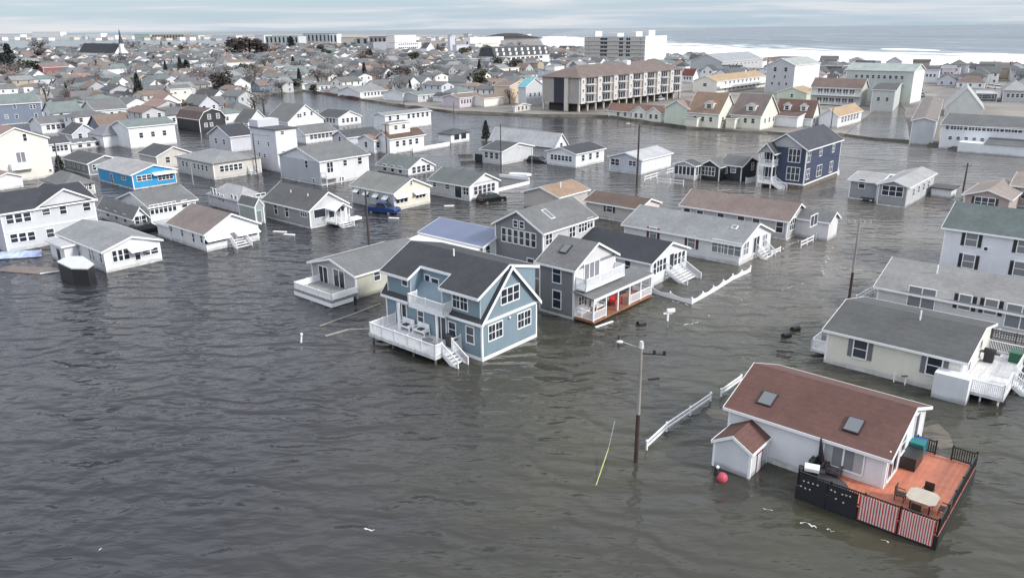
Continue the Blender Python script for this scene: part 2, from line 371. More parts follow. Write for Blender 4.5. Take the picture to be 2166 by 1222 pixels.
def rail(root, pts, h=.95, m=None, name='railing', bal=.14, posth=.12, label=None, solid=False, closed=False, rails=2):
    m = m or WHITE; mb = MB(); pts = [Vector(p) for p in pts]
    for p, q in zip(pts[:-1], pts[1:]):
        L = (q - p).length; n = max(1, round(L / 1.9)); d = (q - p) / n
        for i in range(n + 1):
            c = p + d * i; mb.tube(c, c + Vector((0, 0, h + posth)), .06, .06, 4); 
        for zz in ([h] + ([.12] if rails > 1 else [])): mb.bar(p + Vector((0, 0, zz)), q + Vector((0, 0, zz)), .08, .07)
        if solid: mb.bar(p + Vector((0, 0, h * .52)), q + Vector((0, 0, h * .52)), .03, h * .8)
        elif bal:
            k = int(L / bal); nd = (q - p).normalized()
            for i in range(1, k):
                c = p + nd * (L * i / k); mb.box(c - nd * .028 + Vector((0, 0, .12)), nd * .056, nd.cross(Vector((0, 0, 1))) * .03, (0, 0, h - .12))
    return mb.build(name, m, root, label=label)
def slabpoly(root, pts, z1, th, m, name='deck', fas=None):
    mb = MB(); mb.prism([(p[0], p[1], z1 - th) for p in pts], (0, 0, th)); o = mb.build(name, m, root)
    return o
def posts(root, pts, z1, m=None, r=.08, name='post'):
    for p in pts: MB().tube((p[0], p[1], -.5), (p[0], p[1], z1), r, r, 4).build(name, m or WHITE, root)
def stairs(root, p, d, side, z1, z0=-.3, n=6, run=.28, w_=1.1, m=None, rl=True):
    """p: top edge corner, d: unit direction down, side: unit across"""
    m = m or WHITE; mb = MB(); p = Vector((p[0], p[1], 0)); d = Vector((d[0], d[1], 0)); side = Vector((side[0], side[1], 0)); dz = (z1 - z0) / n
    for i in range(n):
        mb.box(p + d * run * i + Vector((0, 0, z1 - dz * (i + 1) - .04 + dz * .35)), d * (run + .03), side * w_, (0, 0, .05))
    for s_ in (0, w_): mb.bar(p + side * s_ + Vector((0, 0, z1 - .15)), p + side * s_ + d * run * n + Vector((0, 0, z0 - .1)), .05, .28)
    mb.build('stairs', m, root)
    if rl:
        rb = MB()
        for s_ in (0, w_):
            A_ = p + side * s_ + Vector((0, 0, z1)); B_ = p + side * s_ + d * run * n + Vector((0, 0, z0)); H_ = Vector((0, 0, .92))
            rb.bar(A_ + H_, B_ + H_, .07); rb.bar(A_ + H_ * .15, B_ + H_ * .15, .05)
            for q in (A_, B_): rb.tube(q, q + H_ * 1.12, .06, .06, 4)
            for i in range(1, int((B_ - A_).length / .16)):
                c = A_.lerp(B_, i / int((B_ - A_).length / .16)); rb.bar(c, c + H_, .04)
        rb.build('stair_railing', m, root)
# ------------------------------------------------------------------ setting: flood water, ocean, ground
def water_mat(name, base, base2, near=True):
    m, n, b = newmat(name); L_ = n.links.new; NN = n.nodes.new
    t = NN('ShaderNodeTexCoord')
    big = NN('ShaderNodeTexNoise'); big.inputs['Scale'].default_value = .022; big.inputs['Detail'].default_value = 5; big.inputs['Distortion'].default_value = .8; L_(t.outputs['Object'], big.inputs[0])
    r = NN('ShaderNodeValToRGB'); r.color_ramp.elements[0].position = .42; r.color_ramp.elements[1].position = .62
    r.color_ramp.elements[0].color = (*base, 1); r.color_ramp.elements[1].color = (*base2, 1); L_(big.outputs[0], r.inputs[0])
    b.inputs['Roughness'].default_value = .15; b.inputs['IOR'].default_value = 1.333
    if near:
        # murk stirred over the drowned gardens and lane in the middle of the view
        sp = NN('ShaderNodeSeparateXYZ'); L_(t.outputs['Object'], sp.inputs[0])
        gx = NN('ShaderNodeMapRange'); gx.inputs[1].default_value = -18; gx.inputs[2].default_value = 2; L_(sp.outputs[0], gx.inputs[0])
        gy = NN('ShaderNodeMapRange'); gy.inputs[1].default_value = 175; gy.inputs[2].default_value = 95; L_(sp.outputs[1], gy.inputs[0])
        mul = NN('ShaderNodeMath'); mul.operation = 'MULTIPLY'; L_(gx.outputs[0], mul.inputs[0]); L_(gy.outputs[0], mul.inputs[1])
        n2 = NN('ShaderNodeTexNoise'); n2.inputs['Scale'].default_value = .06; n2.inputs['Detail'].default_value = 6; L_(t.outputs['Object'], n2.inputs[0])
        rr = NN('ShaderNodeMapRange'); rr.inputs[1].default_value = .35; rr.inputs[2].default_value = .65; rr.inputs[3].default_value = .35; rr.inputs[4].default_value = 1; L_(n2.outputs[0], rr.inputs[0])
        m2 = NN('ShaderNodeMath'); m2.operation = 'MULTIPLY'; L_(mul.outputs[0], m2.inputs[0]); L_(rr.outputs[0], m2.inputs[1])
        mx_ = NN('ShaderNodeMix'); mx_.data_type = 'RGBA'; L_(m2.outputs[0], mx_.inputs[0]); L_(r.outputs[0], mx_.inputs[6]); mx_.inputs[7].default_value = (.056, .055, .036, 1)
        # paler silt churned along the flooded lane on the right
        lx = NN('ShaderNodeMapRange'); lx.inputs[1].default_value = 14; lx.inputs[2].default_value = 34; L_(sp.outputs[0], lx.inputs[0])
        ly = NN('ShaderNodeMapRange'); ly.inputs[1].default_value = 62; ly.inputs[2].default_value = 84; L_(sp.outputs[1], ly.inputs[0])
        lm = NN('ShaderNodeMath'); lm.operation = 'MULTIPLY'; L_(lx.outputs[0], lm.inputs[0]); L_(ly.outputs[0], lm.inputs[1])
        l2 = NN('ShaderNodeMath'); l2.operation = 'MULTIPLY'; L_(lm.outputs[0], l2.inputs[0]); L_(rr.outputs[0], l2.inputs[1])
        mz = NN('ShaderNodeMix'); mz.data_type = 'RGBA'; L_(l2.outputs[0], mz.inputs[0]); L_(mx_.outputs[2], mz.inputs[6]); mz.inputs[7].default_value = (.15, .137, .126, 1)
        L_(mz.outputs[2], b.inputs['Base Color'])
    else: L_(r.outputs[0], b.inputs['Base Color'])
    # wind ripples: elongated across the wind, three sizes, slack water in between
    def rip(sc_, ang, st, det=3, dist=.3, sc2=1.0):
        mp_ = NN('ShaderNodeMapping'); mp_.inputs['Rotation'].default_value = (0, 0, ang); mp_.inputs['Scale'].default_value = (sc_ * st, sc_, 1); L_(t.outputs['Object'], mp_.inputs[0])
        o = NN('ShaderNodeTexNoise'); o.inputs['Scale'].default_value = 1; o.inputs['Detail'].default_value = det; o.inputs['Distortion'].default_value = dist; L_(mp_.outputs[0], o.inputs[0]); return o.outputs[0]
    a1 = rip(.36, R(12), .34, 1.5, .5); a2 = rip(1.3, R(22), .42, 2, .4); a3 = rip(.14, R(4), .4, 2, .6)
    def mth(op, x, y):
        q = NN('ShaderNodeMath'); q.operation = op
        for i, v in enumerate((x, y)):
            if isinstance(v, (int, float)): q.inputs[i].default_value = v
            else: L_(v, q.inputs[i])
        return q.outputs[0]
    def cen(o, amp): return mth('MULTIPLY', mth('SUBTRACT', o, .5), amp)
    wm = NN('ShaderNodeMapping'); wm.inputs['Rotation'].default_value = (0, 0, R(9)); L_(t.outputs['Object'], wm.inputs[0])
    wv = NN('ShaderNodeTexWave'); wv.wave_type = 'BANDS'; wv.bands_direction = 'Y'; wv.inputs['Scale'].default_value = .12; wv.inputs['Distortion'].default_value = 11; wv.inputs['Detail'].default_value = 2.5; wv.inputs['Detail Scale'].default_value = 1.3; wv.inputs['Detail Roughness'].default_value = .6; L_(wm.outputs[0], wv.inputs[0])
    a4 = rip(3.6, R(30), .5, 2, .2)
    h = mth('ADD', cen(wv.outputs[1], .12), mth('ADD', cen(a1, .52), mth('ADD', cen(a2, .23), mth('ADD', cen(a3, .45), cen(a4, .012)))))
    cm = NN('ShaderNodeTexNoise'); cm.inputs['Scale'].default_value = .05; cm.inputs['Detail'].default_value = 3; L_(t.outputs['Object'], cm.inputs[0])
    cr_ = NN('ShaderNodeMapRange'); cr_.interpolation_type = 'SMOOTHSTEP'; cr_.inputs[1].default_value = .3; cr_.inputs[2].default_value = .68; cr_.inputs[3].default_value = .6; cr_.inputs[4].default_value = 1.15; L_(cm.outputs[0], cr_.inputs[0])
    h = mth('MULTIPLY', h, cr_.outputs[0])
    if near:      # sheltered water among the houses lies calmer than the open flood
        cy = NN('ShaderNodeMapRange'); cy.inputs[1].default_value = 95; cy.inputs[2].default_value = 230; cy.inputs[3].default_value = 1; cy.inputs[4].default_value = .38; L_(sp.outputs[1], cy.inputs[0])
        cx = NN('ShaderNodeMapRange'); cx.inputs[1].default_value = -25; cx.inputs[2].default_value = 15; cx.inputs[3].default_value = 1.15; cx.inputs[4].default_value = .72; L_(sp.outputs[0], cx.inputs[0])
        h = mth('MULTIPLY', mth('MULTIPLY', h, cy.outputs[0]), cx.outputs[0])
    bp = NN('ShaderNodeBump'); bp.inputs['Strength'].default_value = 1; bp.inputs['Distance'].default_value = 1.0; L_(h, bp.inputs['Height']); L_(bp.outputs[0], b.inputs['Normal'])
    return m
WATER = water_mat('flood_water', (.030, .031, .038), (.041, .041, .046))
def sheet(name, pts, z, m, kind='structure'):
    me = bpy.data.meshes.new(name); me.from_pydata([(p[0], p[1], z) for p in pts], [], [tuple(range(len(pts)))]); me.update(); me.materials.append(m)
    if me.polygons[0].normal.z < 0: me.flip_normals()
    o = bpy.data.objects.new(name, me); col.objects.link(o); o['kind'] = kind; return o
sheet('water', [(-30000, -200), (30000, -200), (30000, 40000), (-30000, 40000)], 0, WATER)

# ocean: strip mesh along the beach, u along the shore, v seaward
V(0, 0, 1)
shore_px = [(2900, 185), (2166, 142), (1950, 137), (1730, 131), (1560, 127), (1430, 121), (1290, 113), (1180, 103), (1150, 95), (1145, 86), (1138, 79)]
shore = [g(p, 0) for p in shore_px]
def ocean():
    m, n, b = newmat('ocean'); L_ = n.links.new; NN = n.nodes.new
    uv = NN('ShaderNodeUVMap'); sp = NN('ShaderNodeSeparateXYZ'); L_(uv.outputs[0], sp.inputs[0])
    b.inputs['Roughness'].default_value = .3; b.inputs['IOR'].default_value = 1.333
    mp_ = NN('ShaderNodeMapping'); mp_.inputs['Scale'].default_value = (.012, .06, 1); L_(uv.outputs[0], mp_.inputs[0])
    no = NN('ShaderNodeTexNoise'); no.inputs['Scale'].default_value = 1; no.inputs['Detail'].default_value = 6; no.inputs['Distortion'].default_value = .5; L_(mp_.outputs[0], no.inputs[0])
    # foam cover falls off seaward
    fo = NN('ShaderNodeMapRange'); fo.inputs[1].default_value = 60; fo.inputs[2].default_value = 420; fo.inputs[3].default_value = .27; fo.inputs[4].default_value = -.12; L_(sp.outputs[1], fo.inputs[0])
    ad = NN('ShaderNodeMath'); ad.operation = 'ADD'; L_(no.outputs[0], ad.inputs[0]); L_(fo.outputs[0], ad.inputs[1])
    fr = NN('ShaderNodeMapRange'); fr.inputs[1].default_value = .50; fr.inputs[2].default_value = .66; L_(ad.outputs[0], fr.inputs[0])
    # swell colour bands
    mp2 = NN('ShaderNodeMapping'); mp2.inputs['Scale'].default_value = (.0016, .013, 1); L_(uv.outputs[0], mp2.inputs[0])
    n2 = NN('ShaderNodeTexNoise'); n2.inputs['Scale'].default_value = 1; n2.inputs['Detail'].default_value = 6; n2.inputs['Roughness'].default_value = .6; L_(mp2.outputs[0], n2.inputs[0])
    rp = NN('ShaderNodeValToRGB'); rp.color_ramp.elements[0].position = .35; rp.color_ramp.elements[1].position = .68; rp.color_ramp.elements[0].color = (.075, .105, .135, 1); rp.color_ramp.elements[1].color = (.20, .24, .27, 1); L_(n2.outputs[0], rp.inputs[0])
    mix = NN('ShaderNodeMix'); mix.data_type = 'RGBA'; L_(fr.outputs[0], mix.inputs[0]); L_(rp.outputs[0], mix.inputs[6]); mix.inputs[7].default_value = (.84, .86, .87, 1); L_(mix.outputs[2], b.inputs['Base Color'])
    rm = NN('ShaderNodeMapRange'); rm.inputs[3].default_value = .35; rm.inputs[4].default_value = .9; L_(fr.outputs[0], rm.inputs[0]); L_(rm.outputs[0], b.inputs['Roughness'])
    hh = NN('ShaderNodeMath'); hh.operation = 'ADD'; L_(n2.outputs[0], hh.inputs[0]); L_(no.outputs[0], hh.inputs[1])
    bp = NN('ShaderNodeBump'); bp.inputs['Strength'].default_value = 1; bp.inputs['Distance'].default_value = 6; L_(hh.outputs[0], bp.inputs['Height']); L_(bp.outputs[0], b.inputs['Normal'])
    vs = []; uvs = []; fs = []; u = 0; rows = [0, 60, 200, 500, 1200, 4000, 15000, 38000]
    for i, p in enumerate(shore):
        if i: u += (shore[i] - shore[i - 1]).length
        d = (Vector((.95, .32, 0)) if i < 4 else Vector((.9, .43, 0)) if i < 8 else Vector((.72, .69, 0)) if i < 10 else Vector((.3, .95, 0)))
        for v in rows: q = p + d.normalized() * v; vs.append((q.x, q.y, .06)); uvs.append((u, v))
    k = len(rows)
    for i in range(len(shore) - 1):
        for j in range(k - 1): fs.append((i * k + j, i * k + j + 1, (i + 1) * k + j + 1, (i + 1) * k + j))
    # the sea beyond the barrier on the left
    V(0, 0, 1); far = [g((-700, 73.5), 0), g((300, 73.0), 0), g((700, 72.0), 0), shore[-1]]
    base = len(vs)
    for p in far:
        for v in (0, 30000): vs.append((p.x + v * .1, p.y + v, .05)); uvs.append((u - p.x, 500 + v))
    for i in range(len(far) - 1): a = base + 2 * i; fs.append((a, a + 1, a + 3, a + 2))
    me = bpy.data.meshes.new('ocean'); me.from_pydata(vs, [], fs); me.update(); ul = me.uv_layers.new(name='UVMap')
    for l in me.loops: ul.data[l.index].uv = uvs[l.vertex_index]
    import bmesh
    bm = bmesh.new(); bm.from_mesh(me)
    for f in bm.faces:
        f.normal_update()
        if f.normal.z < 0: f.normal_flip()
    bm.to_mesh(me); bm.free()
    me.materials.append(m); o = bpy.data.objects.new('ocean', me); col.objects.link(o); o['kind'] = 'structure'
ocean()
# breaking crests: real ridges of foam out in the surf
foam = mat('sea_foam', (.85, .87, .88), .9, .05, .2)
def crest(p, q, w_, h, seed):
    rr = random.Random(seed); p = g(p); q = g(q); n = 14; vs = []; fs = []
    d = (q - p); s = Vector((-d.y, d.x, 0)).normalized()
    for i in range(n + 1):
        t = i / n; c = p + d * t + s * rr.uniform(-.5, .5) * w_; ww = w_ * (.15 + math.sin(math.pi * t) ** .5) * rr.uniform(.6, 1.1)
        vs += [c - s * ww + Vector((0, 0, .07)), c + Vector((0, 0, .1 + h * math.sin(math.pi * t) ** .5)), c + s * ww + Vector((0, 0, .07))]
    for i in range(n):
        for j in (0, 1): fs.append((3 * i + j, 3 * i + j + 1, 3 * i + j + 4, 3 * i + j + 3))
    mb = MB(); mb.add(vs, fs); return mb
V(0, 0, 1)
allc = MB()
for i, (p, q, w_, h) in enumerate([((1138, 83), (1245, 83), 40, 2), ((1165, 95), (1225, 96), 22, 2), ((1160, 108), (1230, 112), 20, 2.5), ((1400, 104), (1500, 103), 9, 1.5), ((1690, 113), (1860, 117), 6, 1.5), ((1560, 108), (1640, 108), 8, 1.5),
        ((1860, 104), (1990, 108), 6, 1.2), ((2000, 116), (2166, 118), 6, 1.8), ((1420, 96), (1480, 95), 9, 1.5)]):
    c = crest(p, q, w_, h, i); k = len(allc.v); allc.v += c.v; allc.f += [tuple(x + k for x in f) for f in c.f]
o = allc.build('breaking_waves', foam, None); o['kind'] = 'stuff'; o['label'] = 'white foam crests breaking on the ocean off the beach'

GROUND = mat('town_ground', (.20, .185, .17), .9, .35, .06, fine=.1)
ROADM = mat('road_asphalt', (.17, .155, .15), .8, .15, .08)
SAND = mat('beach_sand', (.42, .38, .33), .9, .2, .05)
land_px = [(-500, 330), (0, 262), (70, 254), (160, 246), (420, 250), (470, 240), (520, 214), (600, 196), (640, 192), (700, 201), (760, 211), (860, 226), (960, 238), (1060, 243), (1140, 246), (1240, 246), (1290, 250), (1380, 262), (1450, 273), (1530, 278), (1620, 283), (1740, 291), (1790, 283), (1845, 238), (1900, 214), (1915, 233), (1925, 299), (1985, 309), (2060, 322), (2166, 331), (2700, 370),
           (2900, 187), (2166, 146), (1950, 140), (1730, 133.5), (1560, 129), (1430, 123), (1290, 115), (1180, 105), (1148, 97), (1142, 87), (900, 84), (560, 92), (340, 100), (180, 106), (-500, 112)]
sheet('town_ground', [g(p) for p in land_px], .05, GROUND)
sheet('beach', [g(p) for p in [(2900, 188), (2166, 146.2), (1950, 140.2), (1730, 133.7), (1560, 129.2), (1430, 123.2), (1290, 115.2), (1180, 105.2), (1183, 107), (1290, 117.5), (1430, 126), (1560, 132.5), (1730, 137.5), (1950, 145), (2166, 152), (2900, 196)]], .054, SAND)
# the far barrier beach and the headland
sheet('barrier_island', [g(p) for p in [(-700, 85.5), (0, 85), (160, 85.5), (330, 84.5), (520, 84.5), (700, 83), (900, 84), (1150, 84), (1148, 79), (1100, 76), (900, 74), (700, 73.5), (300, 74.6), (-700, 75.5)]], .3, mat('barrier_ground', (.30, .27, .23), .9, .2, .01))
def headland():
    V(0, 0, 1); c = g((1085, 84)); rr = random.Random(3); mb = MB(); n, m = 26, 8; vs = []; fs = []
    for j in range(m + 1):
        for i in range(n + 1):
            u = i / n; v = j / m; x = (u - .5) * 165; y = (v - .5) * 120
            h = 15 * math.sin(math.pi * min(1, u * 1.15 if u < .8 else .92 + (u - .8) * .4)) ** .6 * math.sin(math.pi * v) ** .5 if u < 1 else 0
            vs.append((c.x + x, c.y + 130 + y, max(0, h + rr.uniform(-1, 1) * (1 if h > 1 else 0))))
    for j in range(m):
        for i in range(n): k = j * (n + 1) + i; fs.append((k, k + 1, k + n + 2, k + n + 1))
    mb.add(vs, fs); o = mb.build('headland_hill', mat('headland_scrub', (.035, .035, .033), .9, .3, .05), None); o['kind'] = 'structure'
headland()
# bank of the channel: dark sea wall and muddy edge, a strip of rubble
def bank(name, pts, h, w_, m):
    V(0, 0, 1); P_ = [g(p) for p in pts]; mb = MB(); rr = random.Random(len(pts)); Q = []
    for a, b_ in zip(P_[:-1], P_[1:]):
        n = max(1, int((b_ - a).length / 5))
        Q += [a + (b_ - a) * (i / n) for i in range(n)]
    Q.append(P_[-1]); vs = []; fs = []
    for q in Q:
        o = rr.uniform(-.6, .6); hh = h * rr.uniform(.6, 1.15)
        vs += [(q.x + o, q.y - w_ * .5 + o, -.1), (q.x, q.y - w_ * .2 + o, hh), (q.x, q.y + w_ * .6 + o, hh * .8), (q.x, q.y + w_ + o, -.1)]
    for i in range(len(Q) - 1):
        for j in range(3): fs.append((4 * i + j, 4 * (i + 1) + j, 4 * (i + 1) + j + 1, 4 * i + j + 1))
    mb.add(vs, fs); o = mb.build(name, m, None); o['kind'] = 'structure'
MUD = mat('mud_bank', (.085, .08, .065), .9, .4, .3, fine=.25); RUST = mat('red_bank', (.085, .045, .04), .9, .3, .2)
bank('channel_bank', [(555, 205), (600, 198), (640, 193), (690, 200)], .8, 3, MUD)
bank('channel_bank', [(688, 200), (720, 205), (762, 212)], 1.2, 3, RUST)
bank('channel_bank', [(762, 212), (860, 227), (960, 239), (1060, 243), (1140, 246), (1240, 247), (1290, 250)], .9, 3, MUD)
bank('channel_bank', [(1285, 249), (1380, 263), (1450, 273)], 1.0, 3, MUD)
bank('channel_bank', [(1450, 273), (1530, 279), (1620, 283), (1740, 291), (1783, 287)], .7, 3, MUD)
bank('channel_bank', [(1783, 287), (1850, 296), (1925, 302), (1985, 310), (2060, 322), (2166, 331), (2400, 345)], .8, 2.5, MUD)
# the street running to the sea
sheet('road', [g(p) for p in [(1912, 238), (1995, 196), (2022, 178), (2046, 178), (2020, 200), (1990, 252), (1984, 300), (1930, 296)]], .058, ROADM)
# ------------------------------------------------------------------ near houses
BLUE = siding((.205, .28, .335)); BLUED = BLUE
# 1 the blue house
def blue_house():
    V(600, 430, 3.3036)
    Fw, rt, A, B = solve((1390, 1105), (728, 860), (1768, 935), 0)
    a = Vector((math.cos(rt), math.sin(rt))); b = Vector((-a.y, a.x)); F = Vector((Fw.x, Fw.y)); c = F - a * A / 2 + b * B / 2
    ro = Root('blue_house', 'blue two storey house with dark roof, steep gable and white deck standing in the flood', 'house', (c.x, c.y, 0), rt)
    e1 = hz(F, 850); q = F + b * B / 2; zr = hz(q, 445)
    em = e1; sl = (zr - em) / (B / 2 + .3); e1 = em + .3 * sl
    bd = Body(F, rt, A, B, -.3, e1, ro, zr - e1)
    shell(bd, BLUE, ridge='A')
    # steep roof: shown at both gable ends and as a pent strip under the dormer
    th = .12; mb = MB(); tb = MB()
    x0, x1 = -A - .35, .32
    for s_, cc in ((0, 1), (B, -1)):
        ce = s_ - cc * .3; zeb = em
        def P(x, d): return bd.p(x, ce + cc * d, zeb + d * sl)
        up = Vector((0, 0, th))
        top = B / 2 + .3
        segs = [(x0, x0 + .7, top), (x1 - .52, x1, top), (x0 + .7, x1 - .52, .5)]
        for (xa, xb, d1) in segs:
            p0, p1, p2, p3 = P(xa, 0), P(xb, 0), P(xb, d1), P(xa, d1); vs = [p0, p1, p2, p3] + [k + up for k in (p0, p1, p2, p3)]
            mb.add([v + Vector((0, 0, .01)) for v in vs], [(0, 1, 2, 3), (7, 6, 5, 4), (0, 4, 5, 1), (1, 5, 6, 2), (2, 6, 7, 3), (3, 7, 4, 0)])
        for xx, dd in ((x1, 1), (x0, -1)):
            o = V3(bd.a * .05 * dd, 0); tb.box(P(xx, 0) + Vector((0, 0, -.16)), P(xx, top) - P(xx, 0), o, (0, 0, .34))
        tb.box(P(x0, 0) + Vector((0, 0, -.1)), P(x1, 0) - P(x0, 0), V3(bd.b * -.05 * cc, 0), (0, 0, .24))
    tb.box(bd.p(.0, -.28, em - .06), V3(bd.a * .07, 0), V3(bd.b * (B + .56), 0), (0, 0, .24))   # belt board on the gable
    mb.build('lower_roof', R_DK, ro); tb.build('white_trim', TRIM, ro)
    # dormer storey: three stretches, the middle one set back behind the balcony
    e2 = hz(bd.p(-.55, .15)[:2], 640)
    V(600, 430, 3.3036)
    def xloc(px, y=.15, z=None):
        n = bd.b; o = bd.p(0, y, 0); d = ray(px); cc_ = Vector((0, 0, CAMH)); n3 = Vector((n.x, n.y, 0)); t = n3.dot(o - cc_) / n3.dot(d); w_ = cc_ + d * t; return bd.xy(w_)[0]
    xa = xloc((893, 560)); xb = xloc((1108, 640)); y0 = .06; inset = 1.5
    xl, xr = -A + .3, -.14; rz = zr + .1; e2b = e2 + .9
    dm = MB()
    def dbody(mb_, xx0, xx1, yy0, yy1):
        def zt(y): return e2 + (rz - .14 - e2) * (y - y0) / (B / 2 - y0) if y < B / 2 else e2b - .14
        pts = [bd.p(xx0, yy0, e1 - .6), bd.p(xx0, yy1, e1 - .6), bd.p(xx0, yy1, zt(yy1)), bd.p(xx0, B / 2, rz - .14), bd.p(xx0, yy0, zt(yy0))]
        mb_.prism(pts, V3(bd.a * (xx1 - xx0), 0))
    dbody(dm, xl, xa, y0, B - y0); dbody(dm, xa, xb, inset, B - y0); dbody(dm, xb, xr, y0, B - y0)
    dm.build('upper_wall', BLUE, ro)
    up = MB(); ut = MB(); sl2 = (rz - e2) / (B / 2 - y0); t2 = .13
    def rp(x, y): return bd.p(x, y, e2 + (y - y0) * sl2 if y <= B / 2 else rz - (y - B / 2) * (rz - e2b) / (B / 2 - y0))
    def slab(xx0, xx1, ya, yb):
        v = [rp(xx0, ya), rp(xx1, ya), rp(xx1, yb), rp(xx0, yb)]; vs = v + [k + Vector((0, 0, t2)) for k in v]
        up.add([k + Vector((0, 0, .012)) for k in vs], [(0, 1, 2, 3), (7, 6, 5, 4), (0, 4, 5, 1), (1, 5, 6, 2), (2, 6, 7, 3), (3, 7, 4, 0)])
    oh = .45; X0, X1 = xl - .55, xr + .12
    for (xx0, xx1, yy) in ((X0, xa + .1, y0 - oh), (xa + .1, xb + .1, inset - .25), (xb + .1, X1, y0 - oh)):
        slab(xx0, xx1, yy, B / 2); q0 = rp(xx0, yy); ut.box(q0 + Vector((0, 0, -.1)), rp(xx1, yy) - q0, V3(bd.b * -.04, 0), (0, 0, .25))
    slab(X0, X1, B - y0 + oh, B / 2); q0 = rp(X0, B - y0 + oh); ut.box(q0 + Vector((0, 0, -.1)), rp(X1, B - y0 + oh) - q0, V3(bd.b * .04, 0), (0, 0, .25))
    for xx, dd in ((X1, 1), (X0, -1)):
        for ya, yb in ((y0 - oh, B / 2), (B - y0 + oh, B / 2)):
            ut.box(rp(xx, ya) + Vector((0, 0, -.1)), rp(xx, yb) - rp(xx, ya), V3(bd.a * .04 * dd, 0), (0, 0, .25))
    ya, yb = y0 - oh, inset - .25
    for xx, dd in ((xa + .1, 1), (xb + .1, -1)): ut.box(rp(xx, ya) + Vector((0, 0, -.1)), rp(xx, yb) - rp(xx, ya), V3(bd.a * .04 * dd, 0), (0, 0, .25))
    up.build('roof', R_DK, ro); ut.build('fascia', TRIM, ro)
    corners(bd, eave=em); sub = Body(F, rt, A, B, e1 + .2, e2, ro, 1)
    # slim white corner boards on the dormer storey
    mb = MB()
    for x in (xl, xa - .1, xb, xr - .1): mb.box(bd.p(x, y0 - .02, e1 + .02), V3(bd.a * .1, 0), V3(bd.b * .018, 0), (0, 0, e2 - e1 - .15))
    mb.build('corner_board', TRIM, ro)
    mb = MB(); mb.box(bd.p(.002, 0, -.3), V3(bd.b * B, 0), V3(bd.a * .03, 0), (0, 0, .62)); mb.box(bd.p(-A, -.03, -.3), V3(bd.a * A, 0), V3(bd.b * .028, 0), (0, 0, .6)); mb.build('base_board', TRIM, ro)
    # windows on the gable face
    bd.win('R', (1478, 890), 1.75, 1.35, n=2, grid=2); bd.win('R', (1678, 807), 1.75, 1.35, n=2, grid=2); bd.win('R', (1580, 635), 2.35, 1.3, n=3, grid=1, off=.02)
    # ground floor on the deck face
    bd.win('L', (1305, 918), .85, 1.45); bd.win('L', (1180, 880), .8, 1.3); bd.win('L', (960, 790), .7, 1.0)
    for p in ((830, 775), (1103, 870)): bd.win('L', p, 1.2, 2.1, n=2, grid=0, glass=0, name='patio_door')
    # upper storey
    V(600, 430, 3.3036)
    bd.win('L', (848, 545), .7, .75, off=-y0, grid=0); bd.win('L', (1234, 680), 1.75, 1.45, off=-y0, n=2, grid=2)
    bd.win('L', (1008, 575), .6, 2.0, off=-inset, grid=0, name='balcony_door'); bd.win('L', (1062, 600), .9, 2.0, off=-inset, grid=0, glass=0, name='balcony_door')
    # balcony
    zb = e1 - .05; yo = -.95; bx0, bx1 = xloc((868, 640), yo), xloc((1112, 700), yo)
    mb = MB(); mb.box(bd.p(bx0, yo, zb - .22), V3(bd.a * (bx1 - bx0), 0), V3(bd.b * (inset - yo), 0), (0, 0, .22)); mb.build('balcony_floor', WHITE, ro)
    rail(ro, [bd.p(bx0, .1, zb), bd.p(bx0, yo, zb), bd.p(bx1, yo, zb), bd.p(bx1, .1, zb)], 1.0, name='balcony_railing', bal=.11)
    # deck
    zf = .85; dl = bd.xy(g((592, 925), .55)); dr = bd.xy(g((1062, 1100), .5)); D = -(dl[1] + dr[1]) / 2
    x0d, x1d = dl[0], dr[0]
    mb = MB(); mb.box(bd.p(x0d, -D, zf - .3), V3(bd.a * (x1d - x0d), 0), V3(bd.b * (D - .02), 0), (0, 0, .3)); mb.build('deck', DECKW, ro)
    xs = x1d - 0.2
    sy = -D + .5
    rail(ro, [bd.p(x0d + .1, -.1, zf), bd.p(x0d + .1, -D + .1, zf), bd.p(x1d - .08, -D + .1, zf), bd.p(x1d - .08, -D + .9, zf)], .98, name='deck_railing', bal=.11)
    rail(ro, [bd.p(x1d - .08, -D + 2.1, zf), bd.p(x1d - .08, -.1, zf)], .98, name='deck_railing', bal=.11)
    stairs(ro, bd.p(x1d, -D + .9, 0), bd.a, bd.b, zf, -.3, 6, .3, 1.2)
    posts(ro, [bd.p(x0d + .3 + i * (x1d - x0d - .6) / 3, -D + .3) for i in range(4)], zf - .3, WOOD, .1)
    for px in ((808, 780), (1072, 870)):
        t = xloc(px, -.9); MB().tube(bd.p(t, -.9, zf), bd.p(t, -.9, zb - .2), .12, .12, 4).build('porch_post', WHITE, ro)
    MB().ball(bd.hit('R', (1580, 797), .1), .12).build('outdoor_lamp', WHITE, ro); MB().ball(bd.hit('L', (950, 513), -inset + .1), .12).build('outdoor_lamp', WHITE, ro)
    MB().tube(bd.p(-A * .5, B / 2 - .6, zr), bd.p(-A * .5, B / 2 - .6, zr + .65), .07).build('vent_pipe', TRIM, ro)
    return bd, zf, x0d, x1d, D
bh, zf, x0d, x1d, D = blue_house()
